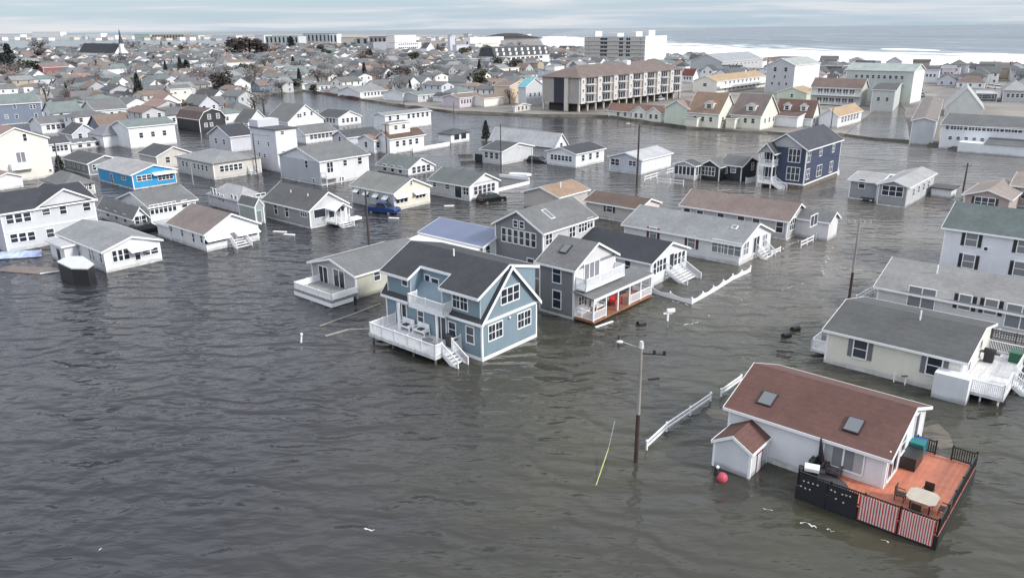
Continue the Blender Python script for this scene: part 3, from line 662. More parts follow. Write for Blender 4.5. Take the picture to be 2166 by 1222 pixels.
def bench(p, rot, label, w_=1.5, m=None, cush=None):
    r = Root('patio_bench', label, 'bench', p, rot, None); I = Matrix.Identity(4)
    def bl(nm, m_, *bxs):
        mb = MB(); [mb.abox(*b_) for b_ in bxs]; me = mb.mesh(nm, m_); return child(me, nm, r.o, (0, 0, 0), 0)
    m = m or WHITE
    bl('seat', m, (-w_/2, w_/2, -.35, .35, .32, .45)); bl('backrest', m, (-w_/2, w_/2, .28, .38, .45, 1.0))
    for s_ in (-1, 1):
        bl('armrest', m, (s_ * w_/2 - .05, s_ * w_/2 + .05, -.35, .38, .6, .68)); bl('leg', m, (s_ * w_/2 - .05, s_ * w_/2 + .05, -.35, -.27, 0, .6)); bl('leg', m, (s_ * w_/2 - .05, s_ * w_/2 + .05, .3, .38, 0, .6))
    if cush: bl('cushion', cush, (-.28, .28, -.25, .2, .455, .56))
    return r
DC = mat('dark_cushion', (.05, .05, .06), .8)
V(600, 430, 3.3036)
bench(g((858, 880), zf), bh.rot, 'white patio bench on the blue house deck, left of its twin', cush=DC)
bench(g((962, 912), zf), bh.rot, 'white patio bench on the blue house deck, nearer the glass door', cush=DC)
def round_table(p, label, r_=.6, h=.7, m=None, leg=True):
    r = Root('patio_table', label, 'table', p); m = m or BLACK
    child(MB().tube((0, 0, h - .04), (0, 0, h), r_, n=20).mesh('table_top', m), 'table_top', r.o, (0, 0, 0), 0)
    child(MB().tube((0, 0, 0), (0, 0, h - .04), .06).mesh('table_leg', m), 'table_leg', r.o, (0, 0, 0), 0)
    child(MB().tube((0, 0, 0), (0, 0, .05), .3, n=12).mesh('table_base', m), 'table_base', r.o, (0, 0, 0), 0); return r
round_table(g((1003, 985), zf), 'low round dark table on the blue house deck', .55, .42, mat('slate_top', (.12, .12, .13), .5))
def grill(p, rot, label, m=None, lid=None):
    r = Root('barbecue_grill', label, 'grill', p, rot); m = m or BLACK; lid = lid or m
    def bl(nm, mb, m_): return child(mb.mesh(nm, m_), nm, r.o, (0, 0, 0), 0)
    bl('cabinet', MB().abox(-.35, .35, -.28, .28, .05, .8), m)
    k = MB(); k.prism([(-.42, -.3, .8), (-.42, .3, .8), (-.42, .3, 1.0), (-.42, .12, 1.15), (-.42, -.12, 1.15), (-.42, -.3, 1.0)], (.84, 0, 0)); bl('lid', k, lid)
    bl('side_shelf', MB().abox(.42, .75, -.25, .25, .78, .84), m); bl('side_shelf', MB().abox(-.75, -.42, -.25, .25, .78, .84), m)
    return r
grill(g((1168, 1000), zf), bh.rot, 'black covered barbecue beside the glass doors of the blue house')

# 2 grey bungalow with the white deck, left of the blue house
V(600, 430, 3.3036)
HB_LEN = 10.5
hb = house('bungalow', 'low grey bungalow with cream side wall and white rimmed deck, left of the blue house', (512, 668), (207, 556), HB_LEN, 505, 390, siding((.40, .40, .40)), R_GREY, ridge='B')
mb = MB(); mb.box(hb.p(.003, .15, -.3), V3(hb.b * (hb.B - .3), 0), V3(hb.a * .03, 0), (0, 0, hb.eave + .15)); mb.build('side_wall', siding((.50, .50, .43)), hb.root.o and hb.root)
hb.win('L', (280, 500), 1.5, 1.9, n=2, grid=0, glass=0, name='patio_door'); hb.win('L', (390, 530), 1.8, 2.0, n=2, grid=0, glass=0, name='patio_door'); hb.win('R', (650, 502), .8, 1.1, off=.035)
zd = .75; L_ = hb.xy(g((60, 620), zd)); C_ = hb.xy(g((330, 700), zd)); Dk = 3.1
x0, x1 = L_[0], -.2
Dk = -hb.xy(g((335, 700), .5))[1]
x0 = hb.xy(g((30, 615), .6))[0]; x1 = hb.xy(g((335, 700), .5))[0]
mb = MB(); mb.box(hb.p(x0, -Dk, zd - .3), V3(hb.a * (x1 - x0), 0), V3(hb.b * (Dk - .02), 0), (0, 0, .3)); mb.build('deck', DECKG, hb.root)
if x1 < 0:
    mb = MB(); mb.box(hb.p(x1 + .002, -Dk * .55, zd - .303), V3(hb.a * (-x1 + .4), 0), V3(hb.b * (Dk * .55 - .02), 0), (0, 0, .3)); mb.build('deck', DECKG, hb.root)
rail(hb.root, [hb.p(x0 + .05, -.1, zd), hb.p(x0 + .05, -Dk + .05, zd), hb.p(x1, -Dk + .05, zd), hb.p(x1 + .0, -.1, zd)], .7, name='deck_railing', bal=0, solid=True)
mb = MB(); mb.box(hb.p(x0, -Dk - .05, .05), V3(hb.a * (x1 - x0 + .05), 0), V3(hb.b * .04, 0), (0, 0, .42)); mb.box(hb.p(x1 + .01, -Dk, .05), V3(hb.b * (Dk * .8), 0), V3(hb.a * .04, 0), (0, 0, .42)); mb.build('deck_skirt', TRIM, hb.root)
V(600, 430, 3.3036)
r = Root('patio_chair', 'dark chair by the glass door on the grey bungalow deck', 'chair', g((428, 588), zd), hb.rot)
for nm, bx_ in (('seat', (-.3, .3, -.3, .3, .35, .45)), ('backrest', (-.3, .3, .25, .32, .45, .95)), ('leg', (-.3, -.24, -.3, -.24, 0, .35)), ('leg', (.24, .3, -.3, -.24, 0, .35))): child(MB().abox(*bx_).mesh(nm, DARK), nm, r.o, (0, 0, 0), 0)

# 3 slate blue roofed house behind
SLATE = mat('metal_roof_slate', (.13, .16, .25), .5, .08, .4, dirt=.05)
V(600, 430, 3.3036)
h3 = house('low_house', 'low white house with slate blue roof and long white awning behind the blue house', (1392, 304), (955, 200), (1530, 250), 3.2, 1.0, S_WHITE, SLATE, ridge='A', zp=3.2, oh=.25, kind='shed', corner=False)
mb = MB(); aw = []
q0 = h3.p(-h3.A, -2.3, 2.45); mb.prism([h3.p(-h3.A, -.3, 3.02), h3.p(-h3.A, -2.6, 2.75), h3.p(-h3.A, -2.6, 2.63), h3.p(-h3.A, -.3, 2.9)], V3(h3.a * (h3.A - .1), 0)); mb.build('awning_roof', mat('white_awning', (.66, .66, .66), .5, .05), h3.root)
posts(h3.root, [h3.p(-h3.A + .2 + i * (h3.A - .5) / 4, -2.5) for i in range(5)], 2.65)
h3.win('R', (1425, 330), .7, 1.1)

# 4 tall grey house (rear) and its front neighbour
V(1020, 370, 3.704)
DG = siding((.22, .225, .235))
h4 = house('tall_house', 'tall grey two storey house with row of six windows under its gable', (477, 452), (100, 384), (878, 292), 5.6, 285, DG, R_GREY, ridge='B', zp=5.6)
mb = MB(); mb.box(h4.p(.003, .14, -.3), V3(h4.b * (h4.B - .28), 0), V3(h4.a * .03, 0), (0, 0, h4.eave)); mb.build('side_wall', siding((.52, .53, .55)), h4.root)
for i in range(6): h4.win('L', (172 + i * 46.3, 466 + i * 9.4), .62, 1.55, grid=1, glass=0)
for x, y in ((262, 382), (312, 392)): h4.win('L', (x, y), .6, .75, glass=0)
h4.win('L', (380, 700), .9, 1.3)
for x, y, n in ((520, 503, 2), (703, 447, 2), (786, 405, 3), (842, 375, 2)): h4.win('R', (x, y), .55 * n, 1.15, off=.035, n=n, glass=0)
q = h4.p(-h4.A * .25, h4.B * .3, 0)
def skylight(bd, px, w_=.8, l=1.25, ridge='B', frac_side=0):
    """on the visible roof slope: find the point along the pixel ray"""
    d = ray(px); c = Vector((0, 0, CAMH)); best = None
    for i in range(4000):
        t = 20 + i * .1; q = c + d * t; x, y = bd.xy(q); u = -x if ridge == 'B' else y; W_ = bd.A if ridge == 'B' else bd.B
        zz = bd.eave + bd.rise * (1 - abs(u - W_ / 2) / (W_ / 2))
        if q.z <= zz + .16 and -1 < u < W_ + 1: best = (q, u, W_); break
    if not best: return
    q, u, W_ = best; sl = bd.rise / (W_ / 2)
    along = bd.b if ridge == 'B' else bd.a; cross = (-bd.a if ridge == 'B' else bd.b) * (1 if u < W_ / 2 else -1)
    cv = V3(cross, 0) + Vector((0, 0, sl)); cv.normalize(); av = V3(along, 0); nv = av.cross(cv); nv = nv if nv.z > 0 else -nv
    o = MB(); o.box(q - av * w_/2 - cv * l/2 - nv * .1, av * w_, cv * l, nv * .22); f = o.build('skylight', TRIM if w_ < .79 else DARK, bd.root)
    o = MB(); o.box(q - av * (w_/2 - .07) - cv * (l/2 - .07) + nv * .1, av * (w_ - .14), cv * (l - .14), nv * .03); p_ = o.build('pane', SKYG, bd.root); p_.parent = f
SKYG = glassmat('skylight_glass', (.13, .14, .155), .35)
skylight(h4, (515, 310), .78, 1.7)

V(1020, 370, 3.704)
h5 = house('two_storey_house', 'narrow dark grey two storey house with white front balcony and furnished porch', (714, 1135), (447, 1066), (1030, 960), 740, 535, DG, shingle((.15, .15, .155)), ridge='A')
mb = MB(); W5 = siding((.62, .62, .64)); mb.box(h5.p(.003, .14, -.3), V3(h5.b * (h5.B - .28), 0), V3(h5.a * .03, 0), (0, 0, h5.eave + .1)); 
mb.prism([h5.p(.003, .3, h5.eave + .1), h5.p(.003, h5.B - .3, h5.eave + .1), h5.p(.003, h5.B / 2, h5.eave + h5.rise - .15)], V3(h5.a * .03, 0)); mb.build('front_wall', W5, h5.root)
for x, y in ((586, 775), (586, 975)): h5.win('L', (x, y), .95, 1.75)
V(1020, 370, 3.704)
h5.win('R', (856, 757), 2.5, 1.95, off=.035, n=3, grid=0, glass=2, name='balcony_door')
h5.win('R', (785, 985), 1.3, 1.0, off=.035, n=3); h5.win('R', (905, 960), 1.1, 1.9, off=.035, n=1, grid=0, name='patio_door'); h5.win('R', (1000, 905), .6, 1.0, off=.035)
zb = hz(h5.p(1.2, 0)[:2], 905); bD = 1.25
V(1020, 370, 3.704)
mb = MB(); mb.box(h5.p(.04, .2, zb - .2), V3(h5.a * bD, 0), V3(h5.b * (h5.B - .3), 0), (0, 0, .2)); mb.build('balcony_floor', WHITE, h5.root)
rail(h5.root, [h5.p(.1, .25, zb), h5.p(bD, .25, zb), h5.p(bD, h5.B - .15, zb), h5.p(.1, h5.B - .15, zb)], 1.0, name='balcony_railing', bal=.11)
# porch roof reaches past the house to the right
pr = 2.5; pB = h5.B + 3.6
mb = MB(); mb.prism([h5.p(.04, -.2, zb - .25), h5.p(pr, -.2, zb - .62), h5.p(pr, -.2, zb - .74), h5.p(.04, -.2, zb - .37)], V3(h5.b * (pB + .2), 0)); mb.build('porch_roof', R_GREY, h5.root)
mb = MB(); mb.box(h5.p(pr, -.2, zb - .86), V3(h5.a * .04, 0), V3(h5.b * (pB + .2), 0), (0, 0, .26)); mb.build('porch_fascia', TRIM, h5.root)
zp5 = .35; RB = mat('red_brown_deck', (.30, .13, .08), .65, .15, 1, dirt=.15)
mb = MB(); mb.box(h5.p(.02, 0, zp5 - .2), V3(h5.a * (pr - .1), 0), V3(h5.b * pB, 0), (0, 0, .2)); mb.build('porch_deck', RB, h5.root)
for i in range(6): MB().tube(h5.p(pr - .2, .05 + i * (pB - .2) / 5, zp5), h5.p(pr - .2, .05 + i * (pB - .2) / 5, zb - .7), .1, .1, 4).build('porch_post', WHITE, h5.root)
rail(h5.root, [h5.p(.1, .05, zp5), h5.p(pr - .2, .05, zp5), h5.p(pr - .2, pB * .2, zp5)], .9, name='porch_railing', bal=.13)
rail(h5.root, [h5.p(pr - .2, pB * .62, zp5), h5.p(pr - .2, pB - .1, zp5), h5.p(.1, pB - .1, zp5)], .9, name='porch_railing', bal=.13)
skylight(h5, (655, 580), .9, 1.3, ridge='A')
RED = mat('red_paint', (.42, .035, .04), .5, .1)
for px, lb, mm in (((790, 1095), 'white porch bench at the left end of the grey house porch', WHITE), ((905, 1050), 'white porch bench in the middle of the grey house porch', WHITE), ((1045, 1015), 'red porch bench on the grey house porch', RED)):
    V(1020, 370, 3.704); bench(g(px, zp5), h5.rot + math.pi / 2, lb, 1.3, mm)

# 5 white house with the black roof and wide front stairs
V(1020, 370, 3.704)
h6 = house('white_house', 'white bungalow with a black roof and wide white front steps inside a scalloped fence', (1312, 880), 13.2, (1592, 765), 690, 530, siding((.72, .75, .79)), shingle((.035, .038, .048)), ridge='A')
h6.win('L', (1140, 712), .75, 1.25, glass=0)
for x, y, n in ((1350, 735, 1), (1385, 712, 2), (1425, 695, 1), (1512, 660, 1), (1542, 648, 1), (1572, 638, 1)): h6.win('R', (x, y), .55 * n + .1, 1.35, n=n, glass=0)
h6.win('R', (1480, 680), .9, 1.9, grid=0, name='front_door')
s0 = h6.xy(g((1450, 830), 0)); stairs(h6.root, h6.p(.05, h6.B * .42, 0), h6.a, h6.b, 1.15, -.3, 8, .34, 3.1)
# its scalloped fence
def fence(name, label, pts, h=.85, kind='rail', grp=None, m=None, cat='fence', sp=2.4, nr=2, dip=0, below=.4):
    """each post its own part; rails or scalloped boards between"""
    P_ = [g(p) if not isinstance(p, Vector) else p for p in pts]; r = Root(name, label, cat, (P_[0].x, P_[0].y, 0), 0, grp); m = m or WHITE
    pm = MB().tube((0, 0, -below), (0, 0, h + .08), .07, .07, 4); pm.add([(-.09, -.09, h + .08), (.09, -.09, h + .08), (.09, .09, h + .08), (-.09, .09, h + .08), (0, 0, h + .2)], [(0, 1, 4), (1, 2, 4), (2, 3, 4), (3, 0, 4), (3, 2, 1, 0)]); pm = pm.mesh('fence_post', m)
    first = True
    for p, q in zip(P_[:-1], P_[1:]):
        L = (q - p).length; n = max(1, round(L / sp)); d = (q - p) / n; u = d.normalized(); s_ = Vector((-u.y, u.x, 0))
        for i in range(n + 1):
            if i == 0 and not first: continue
            c = p + d * i; child(pm, 'fence_post', r.o, c - r.loc, 0)
        first = False
        for i in range(n):
            a_ = p + d * i; mb = MB()
            if kind == 'rail':
                for k in range(nr): z = h * (1 - k * .52) - .08; mb.box(a_ + Vector((0, 0, z)) - s_ * .03, d, s_ * .06, (0, 0, .15))
                mb.build('fence_rail', m, r)
            else:
                S = 10
                for k in range(S):
                    t0, t1 = k / S, (k + 1) / S; z0 = h - dip * math.sin(math.pi * t0); z1 = h - dip * math.sin(math.pi * t1)
                    b0 = a_ + d * t0; b1 = a_ + d * t1
                    mb.add([b0 + Vector((0, 0, -.3)) - s_ * .02, b1 + Vector((0, 0, -.3)) - s_ * .02, b1 + Vector((0, 0, z1)) - s_ * .02, b0 + Vector((0, 0, z0)) - s_ * .02, b0 + Vector((0, 0, -.3)) + s_ * .02, b1 + Vector((0, 0, -.3)) + s_ * .02, b1 + Vector((0, 0, z1)) + s_ * .02, b0 + Vector((0, 0, z0)) + s_ * .02],
                           [(0, 1, 2, 3), (7, 6, 5, 4), (3, 2, 6, 7), (0, 4, 5, 1), (0, 3, 7, 4), (1, 5, 6, 2)])
                mb.build('fence_panel', m, r)
    return r
V(1160, 370, 3.185)
fence('scalloped_fence', 'white scalloped fence curving around the yard of the black roofed white house', [(565, 772), (700, 795), (820, 830), (965, 870), (1110, 790), (1240, 708), (1360, 652)], .62, 'panel', dip=.22, sp=2.3)

# 6 long white house with light roof
V(1160, 370, 3.185)
LW = siding((.70, .71, .73))
h7 = house('long_house', 'long white house with pale grey roof and maroon shutters behind the black roofed house', (1282, 612), (508, 420), (1487, 560), 472, 330, LW, R_LG, ridge='A')
MAR = mat('maroon_shutter', (.09, .035, .04), .6); BSH = mat('black_shutter', (.025, .026, .03), .6); GSH = mat('grey_shutter', (.16, .165, .175), .6)
for x, y in ((706, 395), (965, 452)): h7.win('L', (x, y), .95, 1.5, sh=MAR, glass=2)
h7.win('L', (1143, 480), 1.5, 1.5, n=2, glass=2); h7.win('L', (1232, 498), 2.4, 1.5, n=3, glass=2)
h7.win('R', (1330, 495), 1.3, 1.5, n=2, glass=2); h7.win('R', (1398, 468), 1.6, 1.9, n=2, grid=0); h7.win('R', (1455, 440), 1.2, 1.5, n=2, glass=2)
stairs(h7.root, h7.p(.05, h7.B * .5, 0), h7.a, h7.b, .95, -.3, 5, .3, 2.6)
skylight(h7, (1255, 355), .7, .7, ridge='A')

# 7 long brown roofed house with porch wing
V(1160, 370, 3.185)
h8 = house('long_house', 'long grey house with brown roof and a small gabled porch on its front', (1600, 440), (893, 262), (1728, 385), 310, 197, siding((.46, .45, .45)), shingle((.21, .165, .15)), ridge='A')
for x, y in ((935, 240), (1022, 255), (1162, 273), (1298, 293), (1400, 310)): h8.win('L', (x, y), .95, .6, grid=0)
h8.win('L', (1558, 350), .9, 1.5); h8.win('R', (1645, 330), 1.9, 1.5, n=3, glass=0); h8.win('R', (1695, 305), .7, .9)
# porch wing
x1 = 4.4; y0, y1 = h8.B * .42, h8.B * .42 + 3.4
shell(h8, siding((.68, .68, .70)), x0=.01, x1=x1, y0=y0, y1=y1, eave=2.6, rise=.95, ridge='A', name='porch_wall'); roof(h8, R_GREY, x0=.4, x1=x1, y0=y0, y1=y1, eave=2.6, rise=.95, ridge='A', name='porch_roof', oh=.3)
sb = Body(h8.p(x1, y0)[:2], h8.rot, x1, y1 - y0, 0, 2.6, h8.root); sb.win('R', (1787, 305), 2.2, 1.3, n=2, grid=0)
V(1160, 370, 3.185)
fence('rail_fence', 'short white rail fence section by the brown roofed house, the one nearer the grey porch', [(1700, 492), (1782, 452)], .8, 'rail')
fence('rail_fence', 'white rail fence section leaning in the flooded lane beyond the gabled porch', [(1802, 438), (1915, 378)], .8, 'rail')
fence('rail_fence', 'low broken white fence at the corner of the pale roofed long house', [(1500, 548), (1560, 520)], .6, 'rail')

# 8 brown roofed house behind with pinkish gable
V(1020, 370, 3.704)
h9 = house('bungalow', 'beige bungalow with dark brown roof and pinkish gable wall, behind the tall grey house', (1218, 392), 9.2, (1380, 332), 268, .95, siding((.50, .47, .45)), shingle((.12, .085, .07)), ridge='A')
h9.win('L', (997, 262), 1.0, 1.1, sh=BSH)
mb = MB(); mb.prism([h9.p(.003, .15, -.3), h9.p(.003, h9.B - .15, -.3), h9.p(.003, h9.B - .15, h9.eave), h9.p(.003, h9.B / 2, h9.eave + h9.rise - .1), h9.p(.003, .15, h9.eave)], V3(h9.a * .03, 0)); mb.build('gable_wall', siding((.72, .64, .64)), h9.root)
h9b = Body(h9.p(-h9.A - 4.2, -1.2)[:2], h9.rot, 7.0, 7.5, -.3, 2.5, h9.root, 1.1)
shell(h9b, siding((.50, .47, .45)), ridge='B'); roof(h9b, shingle((.30, .21, .15)), ridge='B')
MB().tube(h9b.p(-2, 3, 3.2), h9b.p(-2, 3, 4.2), .09).build('vent_pipe', TRIM, h9.root)

# ------------------------------------------------------------------ lower right: the red roofed deck house
V(1480, 740, 2.777)
RR = shingle((.118, .058, .049)); W9 = siding((.74, .76, .80))
zf2 = .9
Fd, rt, A, B = solve((1075, 815), (160, 470), (1302, 560), zf2)
hr = house('red_roof_house', 'white house with reddish brown roof, two skylights and a large orange deck', (1075, 815), (160, 470), (1302, 560), 632, 342, W9, RR, ridge='A', zp=zf2, oh=.3)
# house() measured eave from the deck plane; fine
skylight(hr, (398, 290), 1.0, 1.25, ridge='A'); skylight(hr, (905, 445), 1.0, 1.25, ridge='A')
hr.win('L', (845, 625), 2.3, 1.6, n=2, grid=0, glass=2, sh=None)
V(1480, 740, 2.777)
for px in ((752, 590), (940, 652)):
    q = hr.hit('L', px); mb = MB(); av = V3(hr.a, 0); bv = V3(hr.b, 0)
    mb.box(q - av * .32 - Vector((0, 0, .85)) - bv * .05, av * .64, bv * .05, (0, 0, 1.7)); mb.build('shutter', mat('pale_shutter', (.38, .39, .41), .6), hr.root)
hr.win('R', (1133, 650), 1.9, 2.0, n=2, grid=0, glass=0, name='patio_door'); hr.win('R', (1193, 545), .9, 1.3, glass=1); hr.win('R', (1268, 455), .9, 2.0, grid=0, glass=1, name='back_door')
V(1480, 740, 2.777)
ORG = mat('orange_deck', (.50, .175, .105), .6, .07, .8, dirt=.10, planks=6)
c0 = hr.xy(g((568, 790), zf2)); c1 = hr.xy(g((1380, 1085), zf2)); c2 = hr.xy(g((1642, 690), zf2)); c3 = hr.xy(g((1312, 590), zf2))
dxl = c0[0]; dyf = (c0[1] + c1[1]) / 2; dxr = (c1[0] + c2[0]) / 2; dyb = c2[1]
mb = MB(); mb.box(hr.p(dxl, dyf, zf2 - .25), V3(hr.a * (dxr - dxl), 0), V3(hr.b * (-dyf - .01), 0), (0, 0, .25)); mb.box(hr.p(.01, -.01, zf2 - .25), V3(hr.a * (dxr - .01), 0), V3(hr.b * (dyb + .01), 0), (0, 0, .25)); mb.build('deck', ORG, hr.root)
# plank seams
mb = MB()
n = int((dxr - .3) / .5)
posts(hr.root, [hr.p(dxl + .4 + i * (dxr - dxl - .8) / 4, dyf + .3) for i in range(5)] + [hr.p(dxr - .3, dyf + 2.5 + i * 3) for i in range(3)], zf2 - .25, WOOD, .12)
def brail(pts, name='deck_railing', bal=.13, solid=0): return rail(hr.root, pts, .92, BLACK, name, bal=bal, solid=bool(solid))
o_ = .06
brail([hr.p(dxl + .3, -.05, zf2), hr.p(dxl + o_, dyf + o_, zf2)]); brail([hr.p(dxl + o_, dyf + o_, zf2), hr.p(dxr - o_, dyf + o_, zf2)], bal=.13)
brail([hr.p(dxr - o_, dyf + o_, zf2), hr.p(dxr - o_, dyb - o_, zf2)]); 
gx = dxr * .62
brail([hr.p(dxr - o_, dyb - o_, zf2), hr.p(dxr * .62, dyb - o_, zf2)]); brail([hr.p(dxr * .36, dyb - o_, zf2), hr.p(.2, dyb - o_, zf2)])
# skirt boards below the deck
mb = MB(); mb.box(hr.p(dxl, dyf - .03, -.3), V3(hr.a * (dxr - dxl), 0), V3(hr.b * .028, 0), (0, 0, zf2 + .28)); mb.box(hr.p(dxr + .002, dyf, -.3), V3(hr.b * (dyb - dyf), 0), V3(hr.a * .028, 0), (0, 0, zf2 + .28)); mb.box(hr.p(dxl - .03, dyf, -.3), V3(hr.b * (-dyf), 0), V3(hr.a * .028, 0), (0, 0, zf2 + .28)); mb.build('deck_skirt', BLACK, hr.root)
# flag bunting along the front rail: two dark star panels, two striped panels
STAR = mat('banner_dark', (.016, .016, .022), .8); RDS = mat('banner_red', (.50, .07, .06), .8); WHS = mat('banner_white', (.60, .58, .57), .8)
Lf = dxr - dxl; fr = [(.02, .23), (.235, .455), (.47, .735), (.75, .975)]
for k, (u0, u1) in enumerate(fr):
    xa, xb = dxl + Lf * u0, dxl + Lf * u1; y = dyf - .04; z0, z1 = (.12, zf2 + .86) if k < 2 else (.18, zf2 + .86)
    lab = ('dark blue banner with white stars hung on the black railing, ' if k < 2 else 'banner of red and white stripes hung on the black railing, ') + ('left of its pair' if k % 2 == 0 else 'right of its pair')
    c = hr.p((xa + xb) / 2, y); rb = Root('flag_banner', lab, 'banner', (c.x, c.y, z0), hr.rot, 'flag banners on the deck railing')
    if k < 2:
        mb = MB(); mb.box(hr.p(xa, y - .03, z0), V3(hr.a * (xb - xa), 0), V3(hr.b * .02, 0), (0, 0, z1 - z0)); mb.build('cloth', STAR, rb)
        st = MB(); rr = random.Random(k)
        for i in range(6 if k else 4):
            for j in range(2):
                if rr.random() < .3: continue
                cx = xa + (xb - xa) * ((i + .5 + .5 * (j % 2)) / (8 if k else 6)); cz = z0 + (z1 - z0) * (.5 + .28 * j + .03 * rr.uniform(-1, 1)); rs = .075; pts = []
                for q_ in range(10):
                    ang = math.pi / 2 + q_ * math.pi / 5; r_ = rs if q_ % 2 == 0 else rs * .42; w_ = hr.p(cx + r_ * math.cos(ang), y - .045, cz + r_ * math.sin(ang)); pts.append(w_)
                st.prism(pts, V3(hr.b * .012, 0))
        st.build('stars', WHS, rb)
    else:
        ns_ = 27; r_m = MB(); w_m = MB()
        for i in range(ns_):
            (r_m if i % 2 == 0 else w_m).box(hr.p(xa + (xb - xa) * i / ns_, y - .03, z0), V3(hr.a * ((xb - xa) / ns_ - .003), 0), V3(hr.b * .02, 0), (0, 0, z1 - z0))
        r_m.build('red_stripes', RDS, rb); w_m.build('white_stripes', WHS, rb)
# dark mat, grill, cushioned seats, storage chest, table with four chairs
V(1480, 740, 2.777)
rm = MB(); c = g((752, 790), zf2); rm.tube((c.x, c.y, zf2 + .004), (c.x, c.y, zf2 + .03), 1.15, n=28); o = rm.build('deck_mat', mat('grey_mat', (.07, .07, .075), .8, .2, 3), None); tag(o, 'round dark grey mat on the orange deck beside the grill', 'mat')
grill(g((650, 770), zf2), hr.rot + .3, 'barbecue with a white lid at the left corner of the orange deck', BLACK, mat('grill_white', (.7, .72, .74), .35))
def lounge(p, rot, label, m):
    r = Root('deck_chair', label, 'chair', p, rot)
    for nm, bx_ in (('seat', (-.45, .45, -.4, .4, .2, .45)), ('backrest', (-.45, .45, .3, .5, .45, 1.05)), ('armrest', (-.55, -.43, -.4, .5, .1, .65)), ('armrest', (.43, .55, -.4, .5, .1, .65))): child(MB().abox(*bx_).mesh(nm, m), nm, r.o, (0, 0, 0), 0)
PLT = mat('patterned_cloth', (.10, .085, .09), .8, .5, 6)
lounge(g((700, 700), zf2), hr.rot, 'black cushioned armchair by the pale shuttered window on the orange deck', DC); lounge(g((775, 725), zf2), hr.rot, 'dark patterned armchair under the window on the orange deck', PLT)
# folded parasol
V(1480, 740, 2.777)
p = g((712, 705), zf2); r = Root('folded_parasol', 'folded black parasol leaning behind the armchairs on the orange deck', 'parasol', p)
child(MB().tube((0, 0, 0), (-.25, 0, 2.3), .03).mesh('pole', DARK), 'pole', r.o, (0, 0, 0), 0); child(MB().tube((-.08, 0, .7), (-.25, 0, 2.2), .2, .05, 9).mesh('canopy', BLACK), 'canopy', r.o, (0, 0, 0), 0)
c = g((1218, 680), zf2); r = Root('hot_tub', 'black chest with teal lid against the gable wall on the orange deck', 'storage chest', (c.x, c.y, zf2), hr.rot)
child(MB().abox(-.55, .55, -.5, 1.2, 0, .85).mesh('box', mat('chest_black', (.02, .022, .022), .4)), 'box', r.o, (0, 0, 0), 0)
child(MB().abox(-.5, .5, 1.22, 2.1, 0, 1.05).mesh('teal_bin', mat('teal_plastic', (.02, .17, .17), .4)), 'teal_bin', r.o, (0, 0, 0), 0); child(MB().abox(-.46, .46, 2.12, 2.55, 0, .95).mesh('blue_bin', mat('blue_plastic', (.02, .06, .30), .4)), 'blue_bin', r.o, (0, 0, 0), 0)
r.o.name = 'storage_chest'
V(1480, 740, 2.777)
tc_ = g((1300, 925), zf2); TAN = mat('stone_table_top', (.40, .36, .30), .5, .1, 2); r = Root('patio_table', 'tan topped square patio table on the orange deck ringed by dark chairs', 'table', tc_, hr.rot)
child(MB().prism([(-.78, -.5, .7), (-.5, -.78, .7), (.5, -.78, .7), (.78, -.5, .7), (.78, .5, .7), (.5, .78, .7), (-.5, .78, .7), (-.78, .5, .7)], (0, 0, .06)).mesh('table_top', TAN), 'table_top', r.o, (0, 0, 0), 0)
for sx in (-1, 1):
    for sy in (-1, 1): child(MB().tube((sx * .5, sy * .5, 0), (sx * .5, sy * .5, .7), .04, n=6).mesh('leg', DARK), 'leg', r.o, (0, 0, 0), 0)
BRZ = mat('bronze_metal', (.055, .035, .025), .5)
for i, (dx, dy, lb) in enumerate(((0, -1.15, 'nearest the striped banners'), (1.15, 0, 'nearest the outer side rail'), (0, 1.15, 'on the side facing the back gate'), (-1.15, 0, 'on the side facing the house'))):
    ang = math.atan2(dy, dx) - math.pi / 2; c = tc_ + V3(hr.a * dx + hr.b * dy, 0)
    r = Root('patio_chair', 'bronze metal chair at the tan patio table, ' + lb, 'chair', (c.x, c.y, zf2), hr.rot + ang, 'chairs around the tan patio table')
    for nm, bx_ in (('seat', (-.26, .26, -.26, .26, .38, .45)), ('backrest', (-.26, .26, .24, .29, .45, .98)), ('armrest', (-.3, -.25, -.2, .26, .6, .64)), ('armrest', (.25, .3, -.2, .26, .6, .64))): child(MB().abox(*bx_).mesh(nm, BRZ), nm, r.o, (0, 0, 0), 0)
    for sx in (-.26, .22):
        for sy in (-.26, .22): child(MB().abox(sx, sx + .04, sy, sy + .04, 0, .38).mesh('leg', BRZ), 'leg', r.o, (0, 0, 0), 0)
# shed
V(1480, 740, 2.777)
hs = house('garden_shed', 'small white shed with reddish brown roof and red trimmed door beside the red roofed house', (290, 757), (72, 695), (392, 668), 612, 512, siding((.62, .65, .69)), RR, ridge='B', oh=.12, cat='shed', skirt=False)
q = hs.hit('R', (345, 665)); mb = MB(); av = V3(hs.b, 0); nv = V3(hs.a, 0); mb.box(q - av * .38 - Vector((0, 0, .8)), av * .76, nv * .03, (0, 0, 1.6)); dr_ = mb.build('door', mat('shed_door', (.62, .62, .66), .5), hs.root)
mb = MB()
for s_ in (-.4, .34): mb.box(q + av * s_ - Vector((0, 0, .8)) + nv * .035, av * .07, nv * .02, (0, 0, 1.6))
mb.box(q - av * .5 + Vector((0, 0, .8)) + nv * .035, av * 1.0, nv * .02, (0, 0, .1)); mb.build('door_trim', mat('dark_red_trim', (.25, .03, .04), .5), hs.root)
V(1480, 740, 2.777)
